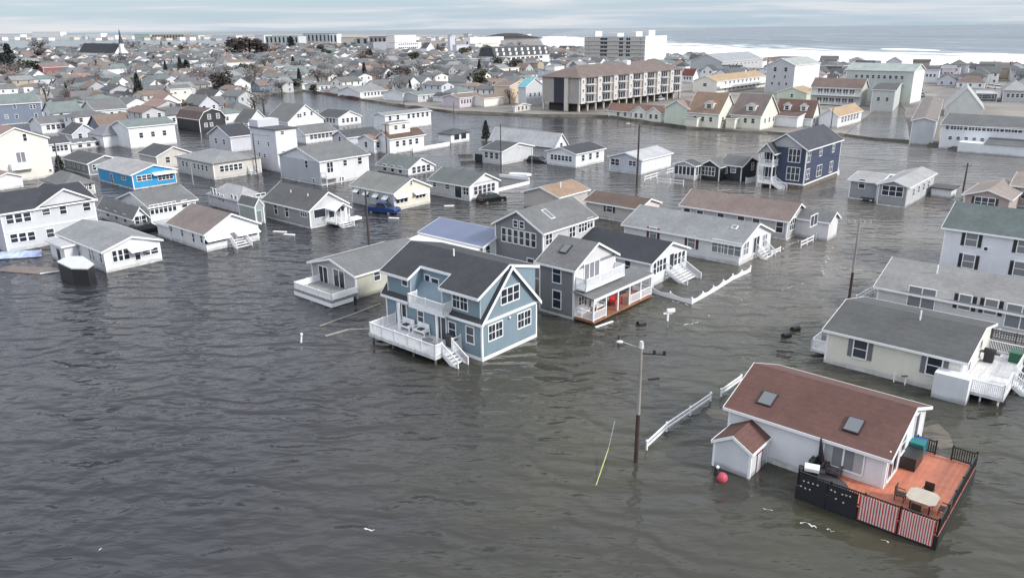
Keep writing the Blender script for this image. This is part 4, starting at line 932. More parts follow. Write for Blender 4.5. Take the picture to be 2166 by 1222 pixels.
c = g((130, 765)); r = Root('mooring_buoy', 'red ball buoy floating beside the small white shed', 'buoy', (c.x, c.y, 0)); child(MB().ball((0, 0, .2), .35, n=16, m=10).mesh('ball', mat('red_buoy', (.46, .07, .10), .55, .2)), 'ball', r.o, (0, 0, 0), 0); child(MB().tube((-.35, .15, .3), (-.35, .15, .85), .16, .1).mesh('neck', BLACK), 'neck', r.o, (0, 0, 0), 0); child(MB().ball((-.3, .1, .9), .11).mesh('cap', WHITE), 'cap', r.o, (0, 0, 0), 0)

# 10 cream house with dark roof, right edge
V(1640, 420, 2.656)
h10 = house('cream_house', 'long cream house with dark grey roof, grey shutters and white side deck at the right', (1022, 1110), (272, 905), (1182, 985), 915, 730, S_CREAM, R_CH, ridge='A')
h10.win('L', (477, 845), 1.0, 1.5, sh=GSH, glass=1); h10.win('L', (893, 938), 1.0, 1.5, sh=GSH, glass=0)
h10.win('R', (1090, 915), .9, 1.6, glass=1); h10.win('R', (1148, 845), .9, 1.6, glass=1)
V(1640, 420, 2.656)
e_ = Body(h10.p(-.1, -.02)[:2], h10.rot, 2.4, 1, -.3, 2.1, h10.root)
mb = MB(); q = g((880, 1100)); x_, y_ = h10.xy(q); mb.box(h10.p(x_, -1.35, -.3), V3(h10.a * 2.35, 0), V3(h10.b * 1.33, 0), (0, 0, 2.35)); mb.build('outdoor_shower', siding((.70, .72, .77)), h10.root)
zk = .75; y1 = h10.B * .95; x1 = h10.xy(g((1275, 1150), .4))[0]; yk = h10.xy(g((1275, 1150), .4))[1]
mb = MB(); mb.box(h10.p(.03, yk, zk - .25), V3(h10.a * x1, 0), V3(h10.b * (y1 - yk), 0), (0, 0, .25)); mb.build('deck', DECKW, h10.root)
rail(h10.root, [h10.p(.1, yk + .05, zk), h10.p(x1 - .05, yk + .05, zk), h10.p(x1 - .05, yk + 3.2, zk)], .95, name='deck_railing', bal=.12); rail(h10.root, [h10.p(x1 - .05, yk + 4.6, zk), h10.p(x1 - .05, y1 - .05, zk), h10.p(.1, y1 - .05, zk)], .95, name='deck_railing', bal=.12)
stairs(h10.root, h10.p(x1 + .02, yk + 3.3, 0), h10.a, h10.b, zk, -.3, 5, .3, 1.2); posts(h10.root, [h10.p(x1 - .3, yk + .3), h10.p(x1 * .5, yk + .3), h10.p(.4, yk + .3)], zk - .25)
V(1640, 420, 2.656)
MB().tube(h10.p(-4.3, h10.B * .42, h10.eave + 1), h10.p(-4.3, h10.B * .42, h10.eave + h10.rise + .75), .07).build('vent_pipe', TRIM, h10.root)
# left end: small white landing
mb = MB(); mb.box(h10.p(-h10.A - 1.5, .8, .35), V3(h10.a * 1.48, 0), V3(h10.b * 2.2, 0), (0, 0, .15)); mb.build('landing', DECKW, h10.root)
rail(h10.root, [h10.p(-h10.A - .05, .85, .5), h10.p(-h10.A - 1.45, .85, .5), h10.p(-h10.A - 1.45, 3.0, .5)], .95, name='landing_railing', bal=.12)
grill(g((1195, 915), zk), h10.rot, 'black covered barbecue on the white side deck of the cream house')
GRN = mat('green_plastic', (.015, .10, .05), .4)
r = Root('storage_bin', 'dark green lidded bin on the white side deck of the cream house', 'bin', g((1360, 915), zk), h10.rot)
child(MB().abox(-.6, .6, -.5, .5, 0, .75).mesh('box', GRN), 'box', r.o, (0, 0, 0), 0); child(MB().abox(-.64, .64, -.54, .54, .75, .85).mesh('lid', GRN), 'lid', r.o, (0, 0, 0), 0)
# small standpipes by the wall
V(1640, 420, 2.656)
for px, lb in (((665, 1028), 'short white post standing in water by the cream wall'), ((727, 1045), 'taller white post with crosspiece standing in water by the cream wall')):
    q = g(px); r = Root('standpipe', lb, 'post', (q.x, q.y, 0)); child(MB().tube((0, 0, -.3), (0, 0, .75), .06).mesh('pipe', WHITE), 'pipe', r.o, (0, 0, 0), 0); 
    if 'taller' in lb: child(MB().abox(-.35, .1, -.06, .06, .7, .8).mesh('crosspiece', WOOD), 'crosspiece', r.o, (0, 0, 0), 0)

# 11 long light house behind it
V(1640, 420, 2.656)
h11 = house('long_house', 'long pale house with light grey roof, black shutters and dark decking, right edge', (1397 + 420, 742 + 150), (558, 592), 10.0, 590 + 148, 1.75, siding((.60, .60, .61)), shingle((.24, .24, .24)), ridge='A')
for x, y in ((1065, 582), (1212, 608)): h11.win('L', (x, y), .95, 1.35, sh=BSH, glass=2)
h11.win('L', (820, 562), 2.3, 2.1, n=2, grid=0, glass=2, name='patio_door'); h11.win('L', (1380, 668), 2.3, 2.1, n=2, grid=0, glass=2, name='patio_door')
zq = .45; xw = h11.xy(g((735, 640), zq))[0]
mb = MB(); mb.box(h11.p(xw, -2.2, zq - .2), V3(h11.a * (-xw), 0), V3(h11.b * 2.17, 0), (0, 0, .2)); mb.build('deck', DECKG, h11.root)
rail(h11.root, [h11.p(xw + .1, -.1, zq), h11.p(xw + .1, -2.15, zq), h11.p(-.2, -2.15, zq)], .85, mat('dark_brown_rail', (.07, .05, .045), .6), name='deck_railing', bal=.2)
V(1640, 420, 2.656)
MB().tube(h11.p(-14, h11.B * .35, h11.eave + .8), h11.p(-14, h11.B * .35, h11.eave + 2.2), .08).build('vent_pipe', TRIM, h11.root)
fence('rail_fence', 'white rail fence end behind the cream house beside the power pole', [(452, 585), (552, 530)], .75, 'rail')
fence('rail_fence', 'white rail fence running behind the side deck of the cream house', [(1160, 770), (1250, 790), (1420, 822)], .9, 'rail')

# 12 white two storey with dark green-grey roof
V(1640, 420, 2.656)
h12 = house('two_storey_house', 'white two storey house with green grey roof and black shutters at the right edge', (1397 + 330, 440 + 120), (912, 352 + 40), 9.5, 5.4, 2.0, siding((.72, .75, .80)), R_GREEN, ridge='A', skirt=False)
# ------------------------------------------------------------------ middle distance
FOOT = []        # footprints already taken
def reg(bd): c = bd.p(-bd.A / 2, bd.B / 2); FOOT.append((c.x, c.y, math.hypot(bd.A, bd.B) * .5))
def auto(bd, face, n, w_=.9, h=1.2, z=None, sh=None, lo=.12, hi=.88, grid=1, glass=None, off=0.0, nn=1, **k):
    z = (bd.eave * .55 + .2) if z is None else z; Lf = bd.A if face == 'L' else bd.B
    for i in range(n):
        u = lo + (hi - lo) * (i + .5) / n
        q = bd.p(-bd.A + Lf * u, -off, z) if face == 'L' else bd.p(off, Lf * u, z)
        window(bd.root, bd.rot if face == 'L' else bd.rot + math.pi / 2, q, w_, h, n=nn, grid=grid, glass=glass, sh=sh, **k)
C_WH = siding((.75, .77, .80)); C_LAV = siding((.55, .56, .62)); C_BEI = siding((.58, .56, .52)); C_BLK = siding((.035, .036, .042)); C_NAVY = siding((.045, .062, .115)); C_BGR = siding((.17, .21, .28)); C_LG = siding((.50, .515, .53)); C_PEA = siding((.62, .50, .38)); C_TANW = siding((.40, .34, .26)); C_GRNW = siding((.60, .66, .57)); C_RED = siding((.24, .10, .10)); C_CRM = siding((.76, .735, .67)); C_YEL = siding((.72, .71, .63))
RF_BRN = shingle((.115, .078, .062)); RF_TAN = shingle((.38, .28, .18)); RF_W = shingle((.43, .44, .46)); RF_DG = shingle((.075, .08, .088)); RF_MG = shingle((.13, .135, .14)); RF_PK = shingle((.27, .19, .17)); RF_MB = shingle((.20, .15, .13)); RF_LV = shingle((.24, .24, .28)); RF_GG = shingle((.17, .20, .20)); RF_TEAL = shingle((.16, .42, .48)); RF_GRN = shingle((.06, .22, .17))
def H(label, F, L, Rr, e, pk, wall, rf, name='house', wl=0, wr=0, reg_=True, **k):
    bd = house(name, label, F, L, Rr, e, pk, wall, rf, **k)
    if wl: auto(bd, 'L', wl)
    if wr: auto(bd, 'R', wr)
    reg(bd); return bd
for b_ in (bh, hb, h3, h4, h5, h6, h7, h8, h9, hr, hs, h10, h11, h12): reg(b_)

# --- left edge, view B1
V(0, 370, 4.8875)
b = H('big pale grey two storey house with black roof at the left edge', (85, 805), 10.0, (1038, 600), 405, 1.7, siding((.60, .62, .65)), shingle((.04, .043, .055)), name='two_storey_house', ridge='B')
y0, y1 = b.B * .36, b.B
shell(b, siding((.60, .62, .65)), x0=-b.A * .6, x1=.02, y0=y0, y1=y1 - .01, z0=b.eave - .3, eave=b.eave, rise=2.0, ridge='A', name='cross_gable'); roof(b, shingle((.04, .043, .055)), x0=-b.A * .6, x1=.02, y0=y0, y1=y1, rise=2.0, ridge='A', name='cross_gable_roof')
for x, y in ((100, 460), (190, 447), (280, 434), (145, 655), (235, 643), (325, 632)): b.win('R', (x, y), .8, 1.1, glass=0)
b.win('R', (475, 385), .9, .7); b.win('R', (650, 360), .8, 1.1); b.win('R', (895, 330), .9, 1.0, glass=0); b.win('R', (520, 600), .9, 1.1)
V(0, 370, 4.8875)
mb = MB(); z_ = b.eave * .5; mb.box(b.p(.02, 0, z_), V3(b.b * b.B, 0), V3(b.a * .04, 0), (0, 0, .22)); mb.build('belt_board', TRIM, b.root)
b2 = H('white cottage with pale grey roof and dark windows next to the black skirted dock, left', (1105, 1012), (640, 900), (1678, 888), 790, 640, C_WH, R_LG, name='cottage')
for x, y in ((705, 710), (745, 725), (800, 730)): b2.win('L', (x, y), .55, 1.3, glass=0)
for x, y in ((935, 810), (965, 820), (1045, 845)): b2.win('L', (x, y), .5, 1.5, glass=0)
for x, y in ((1190, 840), (1240, 830), (1305, 815), (1420, 820)): b2.win('R', (x, y), .6, 1.3, glass=0)
for x, y in ((1515, 797), (1592, 782)): b2.win('R', (x, y), .9, .7, glass=0)
mb = MB(); mb.prism([b2.p(.02, b2.B * .4, 2.5), b2.p(1.3, b2.B * .4, 2.1), b2.p(1.3, b2.B * .4, 2.0), b2.p(.02, b2.B * .4, 2.35)], V3(b2.b * 2.6, 0)); mb.build('awning', C_WH, b2.root)
V(0, 370, 4.8875)
s_ = H('small white utility shed with a dark door beside the white cottage, left', (690, 930), (545, 905), 1.6, 745, .3, C_WH, RF_W, name='utility_shed', cat='shed', kind='flat', corner=False, skirt=False)
q = s_.hit('L', (615, 845)); mb = MB(); mb.box(q - V3(s_.a * .45, 0) - Vector((0, 0, .9)) - V3(s_.b * .04, 0), V3(s_.a * .9, 0), V3(s_.b * .04, 0), (0, 0, 1.9)); mb.build('door', BLACK, s_.root)
V(0, 370, 4.8875); zt = 1.9
pts = [g(p, zt) for p in ((588, 905), (735, 975), (905, 978), (975, 930), (860, 850), (700, 850))]
rd = Root('raised_dock', 'raised dock with pale top and black skirt standing in front of the white cottage, left', 'dock', pts[1].xy.to_3d())
MB().prism([(p.x, p.y, zt) for p in pts], (0, 0, .14)).build('dock_top', mat('dock_top', (.52, .54, .54), .6, .08), rd)
MB().prism([(p.x, p.y, -.3) for p in [q + (sum(pts, Vector()) / 6 - q) * .04 for q in pts]], (0, 0, zt + .298)).build('dock_skirt', BLACK, rd)
b = H('white house with grey roof and long row of black windows behind the brown roofed bungalow', (1575, 535), (1262, 470), (2043, 425), 335, 182, C_WH, R_GREY, ridge='B')
for i in range(6): b.win('R', (1570 + i * 46, 362 - i * 8), .5, 1.3, glass=0)
b.win('R', (1905, 300), .8, 1.0); b.win('L', (1470, 375), .5, 1.4, glass=0); auto(b, 'L', 2)
V(0, 370, 4.8875)
b = H('low white house with grey roof squeezed between the big pale grey and row window houses', (1400, 560), (1045, 500), (1530, 525), 438, 1.2, C_WH, R_GREY, wl=3, wr=2)
V(0, 370, 4.8875)
pl = Root('blue_tarp', 'blue and white tarp washed up against the pale grey house at the left edge', 'tarp', g((60, 880)))
rr = random.Random(5); vs = []; fs = []
for i in range(15):
    for j in range(4): p = g((-40 + i * 34, 880 - i * 2 - j * 22)); vs.append(p + Vector((0, 0, .12 + .5 * math.sin(j * 1.0) * rr.uniform(.5, 1))))
for i in range(14):
    for j in range(3): fs.append((i * 4 + j, (i + 1) * 4 + j, (i + 1) * 4 + j + 1, i * 4 + j + 1))
mb = MB(); mb.add(vs, fs); mb.build('sheet', mat('tarp', (.35, .42, .62), .5, .5, .8), pl)
# --- view B2
V(330, 340, 4.7)
b = H('white bungalow with brown roof, white window awnings and rounded front steps, left', (510, 905), (150, 805), (1030, 850), 728, 530, C_WH, shingle((.20, .165, .155)), name='bungalow')
for x, y in ((153, 665), (262, 710), (375, 765), (455, 775)): b.win('L', (x, y), .5, 1.1, glass=0)
b.win('R', (590, 785), 3.0, .6, n=4, grid=0, glass=0); b.win('R', (905, 728), 2.8, .6, n=4, grid=0, glass=0); b.win('R', (760, 780), .9, 1.8, grid=0, name='front_door', glass=2)
for px in ((605, 755), (900, 700)):
    V(330, 340, 4.7); q = b.hit('R', px); y_ = b.xy(q)[1]; mb = MB(); mb.prism([b.p(.01, y_ - 1.7, q.z + .15), b.p(.8, y_ - 1.7, q.z - .25), b.p(.8, y_ - 1.7, q.z - .30), b.p(.01, y_ - 1.7, q.z + .08)], V3(b.b * 3.4, 0)); mb.build('awning', TRIM, b.root)
stairs(b.root, b.p(.03, b.B * .42, 0), b.a, b.b, 1.0, -.3, 5, .35, 2.2)
V(330, 340, 4.7)
b = H('white lean-to shed on the left end of the brown roofed bungalow', (150, 790), (30, 770), 2.2, 650, .4, C_WH, RF_W, name='lean_to_shed', cat='shed', kind='flat', skirt=False)
V(330, 340, 4.7)
b = H('grey house with charcoal roof and white columned entry steps, left of the blue pickup', (1540, 677), (1092, 565), (1905, 600), 492, 315, C_LG, shingle((.10, .102, .105)))
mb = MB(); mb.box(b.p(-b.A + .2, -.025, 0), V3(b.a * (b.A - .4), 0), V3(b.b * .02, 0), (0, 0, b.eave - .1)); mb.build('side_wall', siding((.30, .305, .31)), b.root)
for x, y, n, w_, h in ((1192, 475, 1, .8, 1.7), (1303, 500, 1, .8, 1.7), (1470, 520, 3, 1.5, 1.0)): b.win('L', (x, y), w_, h, n=n, glass=0, off=.03)
b.win('R', (1625, 522), 1.9, 1.2, n=1, glass=0, grid=0); b.win('R', (1840, 470), 1.3, 1.0, glass=0, grid=0); b.win('R', (1740, 500), .9, 1.9, glass=0, grid=0, name='front_door')
pw = Body(b.p(2.2, b.B * .44)[:2], b.rot, 2.2, 2.6, 0, 2.5, b.root, .8)
roof(pw, TRIM, ridge='A', oh=.2, name='porch_roof')
for t in ((-.1, .1), (-.1, 2.5), (-.1, 1.0), (-.1, 1.7)): MB().tube(pw.p(t[0], t[1], .6), pw.p(t[0], t[1], 2.5), .09, n=6).build('porch_post', WHITE, b.root)
MB().box(pw.p(-2.2, 0, .35), V3(b.a * 2.2, 0), V3(b.b * 2.6, 0), (0, 0, .28)).build('porch_floor', WHITE, b.root); stairs(b.root, pw.p(0, .3), b.a, b.b, .6, -.3, 4, .32, 1.9)
MB().box(b.p(.03, b.B * .9, .1), V3(b.a * 1.2, 0), V3(b.b * 2.4, 0), (0, 0, .35)).build('side_step', TRIM, b.root)
for t in (.25, .62): MB().tube(b.p(-b.A * t, b.B * .3, b.eave + .8), b.p(-b.A * t, b.B * .3, b.eave + 1.7), .08).build('vent_pipe', TRIM, b.root)
V(330, 340, 4.7)
b = H('pale lavender house with broad whitish hip roof, behind the grey columned house', (842, 520), (535, 430), (1100, 440), 398, 1.5, C_LAV, shingle((.36, .36, .38)), kind='hip')
for x, y in ((560, 305), (590, 315), (628, 360), (668, 378), (760, 372), (800, 385)): b.win('L', (x, y), .45, 1.1, glass=0)
V(330, 340, 4.7); b.win('R', (1040, 350), 1.6, .7, n=2, glass=0); b.win('R', (920, 385), 1.4, .5)
b = H('tiny grey green shed with striped awning and pale glass door, left of the grey house', (1000, 637), (838, 560), (1088, 605), 462, 385, siding((.33, .37, .36)), RF_MG, name='garden_shed', cat='shed', skirt=False, oh=.1)
b.win('R', (1025, 555), .7, 1.7, glass=2, grid=0, name='door', frm=mat('teal_trim', (.45, .62, .63), .5))
# --- view A5
V(0, 180, 4.5125)
b = H('tall cream house with plain gable wall and small white balcony at the left edge', (-60, 950), 14, (522, 832), 560, 410, C_CRM, RF_PK, name='tall_house')
b.win('R', (235, 500), .6, 1.3, glass=0); b.win('R', (480, 815), .5, .5); b.win('R', (200, 690), 1.5, 1.9, n=2, grid=0, glass=2, name='balcony_door')
zb = b.hit('R', (200, 790)).z; yb = b.xy(b.hit('R', (200, 790)))[1]
MB().box(b.p(.03, yb - 1.9, zb - .2), V3(b.a * 1.2, 0), V3(b.b * 3.8, 0), (0, 0, .2)).build('balcony_floor', WHITE, b.root)
rail(b.root, [b.p(.05, yb - 1.9, zb), b.p(1.2, yb - 1.9, zb), b.p(1.2, yb + 1.9, zb), b.p(.05, yb + 1.9, zb)], .95, name='balcony_railing', solid=True, bal=0)
V(0, 180, 4.5125)
b = H('white outbuilding with a red brown roof below the tall cream house, left edge', (-40, 1010), 5, (225, 960), 900, 840, C_WH, RF_PK, name='outbuilding', cat='shed')
V(0, 180, 4.5125)
b = H('bright blue cottage with light grey roof and white awning over its windows', (1280, 1000), (950, 905), (1690, 945), 858, 765, siding((.04, .32, .62)), shingle((.33, .33, .34)), name='cottage')
b.win('R', (1375, 885), 2.6, .9, n=3, glass=1); b.win('R', (1580, 875), 2.8, .9, n=4, glass=0); b.win('L', (1180, 880), 1.6, .9, n=2, glass=1); b.win('L', (1070, 890), .8, 1.7, glass=0, grid=0, name='side_door')
y_ = b.B * .72; mb = MB(); mb.prism([b.p(.01, y_ - 2.2, 2.6), b.p(1.0, y_ - 2.2, 2.2), b.p(1.0, y_ - 2.2, 2.12), b.p(.01, y_ - 2.2, 2.5)], V3(b.b * 4.4, 0)); mb.build('awning', TRIM, b.root)
V(0, 180, 4.5125)
b = H('grey cottage with hip roof and paired black windows, in front of the tall cream house', (635, 1078), 9.5, (915, 1035), 962, 1.5, C_LG, R_GREY, name='cottage', kind='hip'); auto(b, 'R', 4, 1.1, .9, glass=0, nn=2)
V(0, 180, 4.5125)
b = H('dark grey bungalow with a white framed sunroom gable above the blue cottage', (857, 865), 12, (1180, 812), 752, 675, siding((.24, .26, .28)), RF_DG, name='bungalow'); auto(b, 'R', 7, .7, 1.0, glass=0); auto(b, 'L', 4, .7, 1.0)
V(0, 180, 4.5125)
b = H('beige house with black roof and small white gable right of the blue cottage', (1510, 800), 8, (1830, 760), 682, 590, C_BEI, RF_DG, wr=2)
V(0, 180, 4.5125)
b = H('pale beige long cottage with a wraparound row of sunroom windows near centre left', (2050, 905), (1705, 840), (2500, 850), 750, 1.4, C_BEI, R_LG, name='cottage', kind='hip')
auto(b, 'L', 7, .75, 1.0, z=b.eave * .62); auto(b, 'R', 5, .8, 1.1, z=b.eave * .6, hi=.6); b.win('R', (2505, 870), .1, .1) if False else None
stairs(b.root, b.p(.05, b.B * .7, 0), b.a, b.b, .9, -.3, 4, .3, 1.6)
V(0, 180, 4.5125)
b = H('white house with green grey roof left of the beige black roofed house', (1255, 610), 9, (1690, 560), 408, 1.3, C_WH, RF_GG, ridge='B', wr=3)
b = H('pale house with lavender grey hip roof in the dense left neighbourhood', (1000, 600), 8, (1225, 570), 480, 1.9, C_WH, RF_LV, kind='hip')
b = H('small lavender gabled house with dark roof edge, left of the lavender hip roof', (700, 540), 7, (935, 500), 470, 375, C_LAV, RF_DG, wr=2)
V(0, 180, 4.5125)
b = H('white house under a wide grey roof behind the tall cream house', (410, 470), 9, (720, 440), 375, 1.6, C_WH, R_GREY, ridge='B', wr=5)
b = H('blue grey two storey house with white framed windows at the left edge', (-60, 390), 10, (425, 345), 195, 2.6, C_BGR, RF_GG, name='two_storey_house', ridge='B')
V(0, 180, 4.5125)
for x, y in ((138, 205), (300, 208), (325, 207), (62, 303), (158, 300), (345, 290)): b.win('R', (x, y), .8, 1.1, glass=2 if x < 100 else 0)
b = H('small white cottage with black windows and dark roof, right of the tall cream house', (490, 690), 5, (680, 660), 565, 1.2, C_WH, RF_DG, name='cottage', ridge='B', wr=4)
V(0, 180, 4.5125)
b = H('white carport shed with low roof between the cream house and lavender hip roof', (690, 620), 6, (1010, 580), 560, .6, C_WH, RF_MG, name='shed', cat='shed', ridge='B', wr=3)
b = H('pale mint two storey house with grey roof in the left neighbourhood', (930, 355), 11, (1225, 330), 245, 2.6, siding((.60, .65, .64)), R_GREY, ridge='B', wr=3)
b = H('low pale mint annex right of the pale mint two storey house', (1240, 325), 7, (1370, 312), 255, .8, siding((.60, .65, .64)), RF_GG, ridge='B', name='annex', cat='house', skirt=False)
b = H('cream and white house with pale hip roof left of the pale mint house', (570, 285), 8, (865, 262), 190, 1.6, C_CRM, R_LG, kind='hip', wr=4)
V(0, 180, 4.5125)
# --- view A6
V(360, 180, 4.011)
b = H('black barn shaped house with white gambrel trim and brown roof', (258, 400), 13, (482, 372), 295, 200, C_BLK, shingle((.11, .08, .075)), kind='gambrel', name='barn_house', skirt=False)
for x, y in ((330, 270), (405, 262)): b.win('R', (x, y), .9, 1.3, glass=2)
for x, y in ((303, 340), (350, 335)): b.win('R', (x, y), .8, 1.0, glass=2)
V(360, 180, 4.011)
b = H('white house with small black roof behind the black barn shaped house', (378, 215), (215, 190), (503, 200), 105, 45, C_WH, RF_DG, wr=2)
b = H('cream two storey house with four small dark windows, upper left', (20, 180), (-25, 165), (195, 165), 35, 1.2, C_YEL, R_GREY, ridge='B', name='two_storey_house')
V(280, 100, 6.017)
for x, y in ((548, 583), (670, 575), (563, 688), (685, 682)): b.win('R', (x, y), .9, .7, glass=0)
b = H('grey house with broad dark grey hip roof right of the white black roofed house', (1258, 905), 9, (1612, 880), 855, 3.4, S_GREY, RF_MG, kind='hip')
V(360, 180, 4.011)
b = H('white house with steep white gable and four windows beside the channel', (1005, 385), (820, 350), (1305, 350), 315, 170, C_WH, R_GREY)
for x, y, n in ((1095, 260, 2), (1140, 245, 1), (1198, 240, 1), (1245, 232, 1)): b.win('R', (x, y), .7 * n, 1.0, n=n)
b = H('white gabled cottage with dark grey roof left of the steep white gable', (665, 380), 7, (840, 352), 322, 215, C_WH, RF_MG, name='cottage', wr=2)
V(360, 180, 4.011)
b = H('white bungalow with slate roof and a row of windows right of the steep white gable', (1430, 350), (1250, 318), (1620, 335), 282, 222, C_WH, RF_DG, name='bungalow', wl=5, wr=4)
V(360, 180, 4.011)
b = H('lavender grey gabled house with black roof in front of the black barn shaped house', (525, 570), (345, 535), (720, 540), 440, 348, C_LAV, shingle((.05, .053, .065)), ridge='B', wl=2)
V(360, 180, 4.011)
b = H('tall white and grey three storey house with flat dark roof, centre left', (925, 745), (712, 690), (1100, 700), 385, .5, siding((.60, .61, .66)), RF_DG, name='tall_house', kind='flat', trim=None)
mb = MB(); mb.box(b.p(.003, .1, -.3), V3(b.b * (b.B - .2), 0), V3(b.a * .03, 0), (0, 0, b.eave + .25)); mb.build('front_wall', C_WH, b.root)
for x, y in ((750, 490), (835, 500), (760, 590), (805, 600)): b.win('L', (x, y), .6, .8)
b.win('R', (950, 405), .7, .6, off=.035); b.win('R', (962, 573), .6, .6, off=.035)
mb = MB(); mb.box(b.p(-b.A, 0, b.eave + .15), V3(b.a * b.A * .35, 0), V3(b.b * b.B, 0), (0, 0, 1.4)); mb.build('roof_cabin', C_LAV, b.root)
V(360, 180, 4.011)
b = H('long white house with grey roof and window row beside the tall flat roofed house', (1155, 500), (1015, 470), (1412, 468), 418, 1.7, C_WH, R_GREY, ridge='B', name='long_house'); auto(b, 'R', 6, .9, 1.0, glass=1)
V(360, 180, 4.011)
b = H('lavender gabled cottage with black roof right of the long white house', (1505, 510), (1380, 490), (1780, 450), 447, 390, C_LAV, RF_DG, ridge='B', name='cottage', wl=1)
b = H('small white cottage with pinkish roof beside the power pole', (1735, 582), (1600, 548), (1862, 560), 470, 425, C_WH, RF_PK, ridge='B', name='cottage', wl=1, wr=3)
V(360, 180, 4.011)
b = H('large pale grey two storey house with grey roof and small side deck, centre left', (1285, 855), (945, 760), (1692, 735), 650, 530, siding((.66, .67, .69)), R_GREY, ridge='B', name='two_storey_house')
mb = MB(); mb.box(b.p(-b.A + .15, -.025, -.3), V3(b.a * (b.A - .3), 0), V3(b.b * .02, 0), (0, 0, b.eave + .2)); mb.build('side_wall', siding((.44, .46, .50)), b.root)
b.win('L', (1157, 672), .8, 1.3, off=.03, glass=0); b.win('L', (1218, 815), .6, .8, off=.03)
b.win('R', (1355, 700), 1.3, 1.9, n=2, glass=0, name='patio_door'); b.win('R', (1482, 660), .8, 1.0, glass=0); b.win('R', (1607, 642), .9, 1.2, glass=0); b.win('R', (1455, 800), .9, .8, n=2)
q = b.hit('R', (1345, 775)); y_ = b.xy(q)[1]
MB().box(b.p(.02, y_ - 1.6, q.z - .2), V3(b.a * 1.5, 0), V3(b.b * 3.4, 0), (0, 0, .2)).build('side_deck', DECKW, b.root); rail(b.root, [b.p(.1, y_ - 1.6, q.z), b.p(1.5, y_ - 1.6, q.z), b.p(1.5, y_ + 1.8, q.z)], .95, name='deck_railing', bal=.2)
posts(b.root, [b.p(1.4, y_ - 1.5), b.p(1.4, y_ + 1.7)], q.z - .2)
# --- view B3
V(720, 240, 4.165)
b = H('cream gabled bungalow with green grey roof and white window awnings behind the blue pickup', (480, 860), (110, 775), (790, 790), 702, 575, siding((.73, .69, .59)), shingle((.20, .205, .195)), name='bungalow')
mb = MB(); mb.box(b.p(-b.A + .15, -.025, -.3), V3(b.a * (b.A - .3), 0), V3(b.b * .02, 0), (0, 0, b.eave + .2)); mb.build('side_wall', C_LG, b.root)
for x, y in ((155, 680), (240, 705), (325, 725), (410, 745)):
    q = b.hit('L', (x, y)); x_ = b.xy(q)[0]; mb = MB(); mb.prism([b.p(x_ - .6, -.03, q.z + .4), b.p(x_ - .6, -.75, q.z - .1), b.p(x_ - .6, -.75, q.z - .16), b.p(x_ - .6, -.03, q.z + .32)], V3(b.a * 1.2, 0)); mb.build('awning', TRIM, b.root); window(b.root, b.rot, b.p(x_, -.03, q.z - .15), .8, .9, glass=0)
b.win('R', (540, 765), 2.4, .7, n=3, glass=0, grid=0); b.win('R', (705, 725), 2.0, .6, n=3, glass=0, grid=0); b.win('R', (622, 612), .4, .6)
for x, y in ((535, 725), (700, 690)):
    q = b.hit('R', (x, y)); y_ = b.xy(q)[1]; mb = MB(); mb.prism([b.p(.01, y_ - 1.5, q.z + .25), b.p(.8, y_ - 1.5, q.z - .2), b.p(.8, y_ - 1.5, q.z - .26), b.p(.01, y_ - 1.5, q.z + .15)], V3(b.b * 3.0, 0)); mb.build('awning', TRIM, b.root)
V(720, 240, 4.165)
b = H('white bungalow with dark green grey roof beside the black car', (1140, 775), (790, 695), (1392, 700), 642, 530, C_LG, shingle((.125, .14, .14)), name='bungalow')
mb = MB(); mb.box(b.p(.003, .12, -.3), V3(b.b * (b.B - .24), 0), V3(b.a * .03, 0), (0, 0, b.eave + .3)); mb.prism([b.p(.003, .3, b.eave + .3), b.p(.003, b.B - .3, b.eave + .3), b.p(.003, b.B / 2, b.eave + b.rise - .15)], V3(b.a * .03, 0)); mb.build('front_wall', C_WH, b.root)
auto(b, 'R', 5, .8, 1.3, off=.035, glass=1); b.win('L', (832, 625), .8, .7, glass=0); b.win('L', (945, 645), 1.0, .8); b.win('L', (1040, 690), 1.5, 2.0, glass=0, grid=0, name='side_door'); b.win('L', (1108, 685), 1.2, 1.2, n=2, glass=0)
V(720, 240, 4.165)
b = H('white cottage with green grey roof behind the dark green grey roofed bungalow', (600, 550), (330, 490), (822, 500), 492, 395, C_WH, shingle((.14, .16, .16)), name='cottage', wl=3, wr=4)
V(720, 240, 4.165)
b = H('grey cottage with black roof and three small windows beside the channel', (1425, 455), (1245, 425), (1695, 420), 337, 262, S_LGREY, RF_DG, name='cottage', wl=3)
V(720, 240, 4.165)
b = H('low white house with broad white roof on the near edge of the channel', (1890, 312), (1320, 235), (1998, 290), 290, 180, C_WH, RF_W, wr=1)
b = H('small dark roofed open gazebo porch in the flood left of the channel', (975, 268), (870, 243), (1135, 262), 187, 1.0, C_WH, RF_DG, name='porch_cottage', kind='hip'); auto(b, 'R', 2, 1.8, 1.3, glass=0, grid=0)
V(720, 240, 4.165)
b = H('long white house with dark brown roof below a cream roof cabin', (440, 360), (330, 330), (738, 322), 225, 1.3, C_WH, RF_BRN, ridge='B', wr=4)
mb = MB(); mb.box(b.p(-b.A * .8, b.B * .1, b.eave), V3(b.a * b.A * .55, 0), V3(b.b * b.B * .6, 0), (0, 0, 3.2)); mb.build('roof_cabin', C_CRM, b.root)
cbn = Body(b.p(-b.A * .25, b.B * .1)[:2], b.rot, b.A * .55, b.B * .6, b.eave, b.eave + 3.2, b.root, .4); auto(cbn, 'R', 2, .9, .9, z=b.eave + 2.2); roof(cbn, R_GREY, kind='flat', oh=.3, name='cabin_roof')
V(720, 240, 4.165)
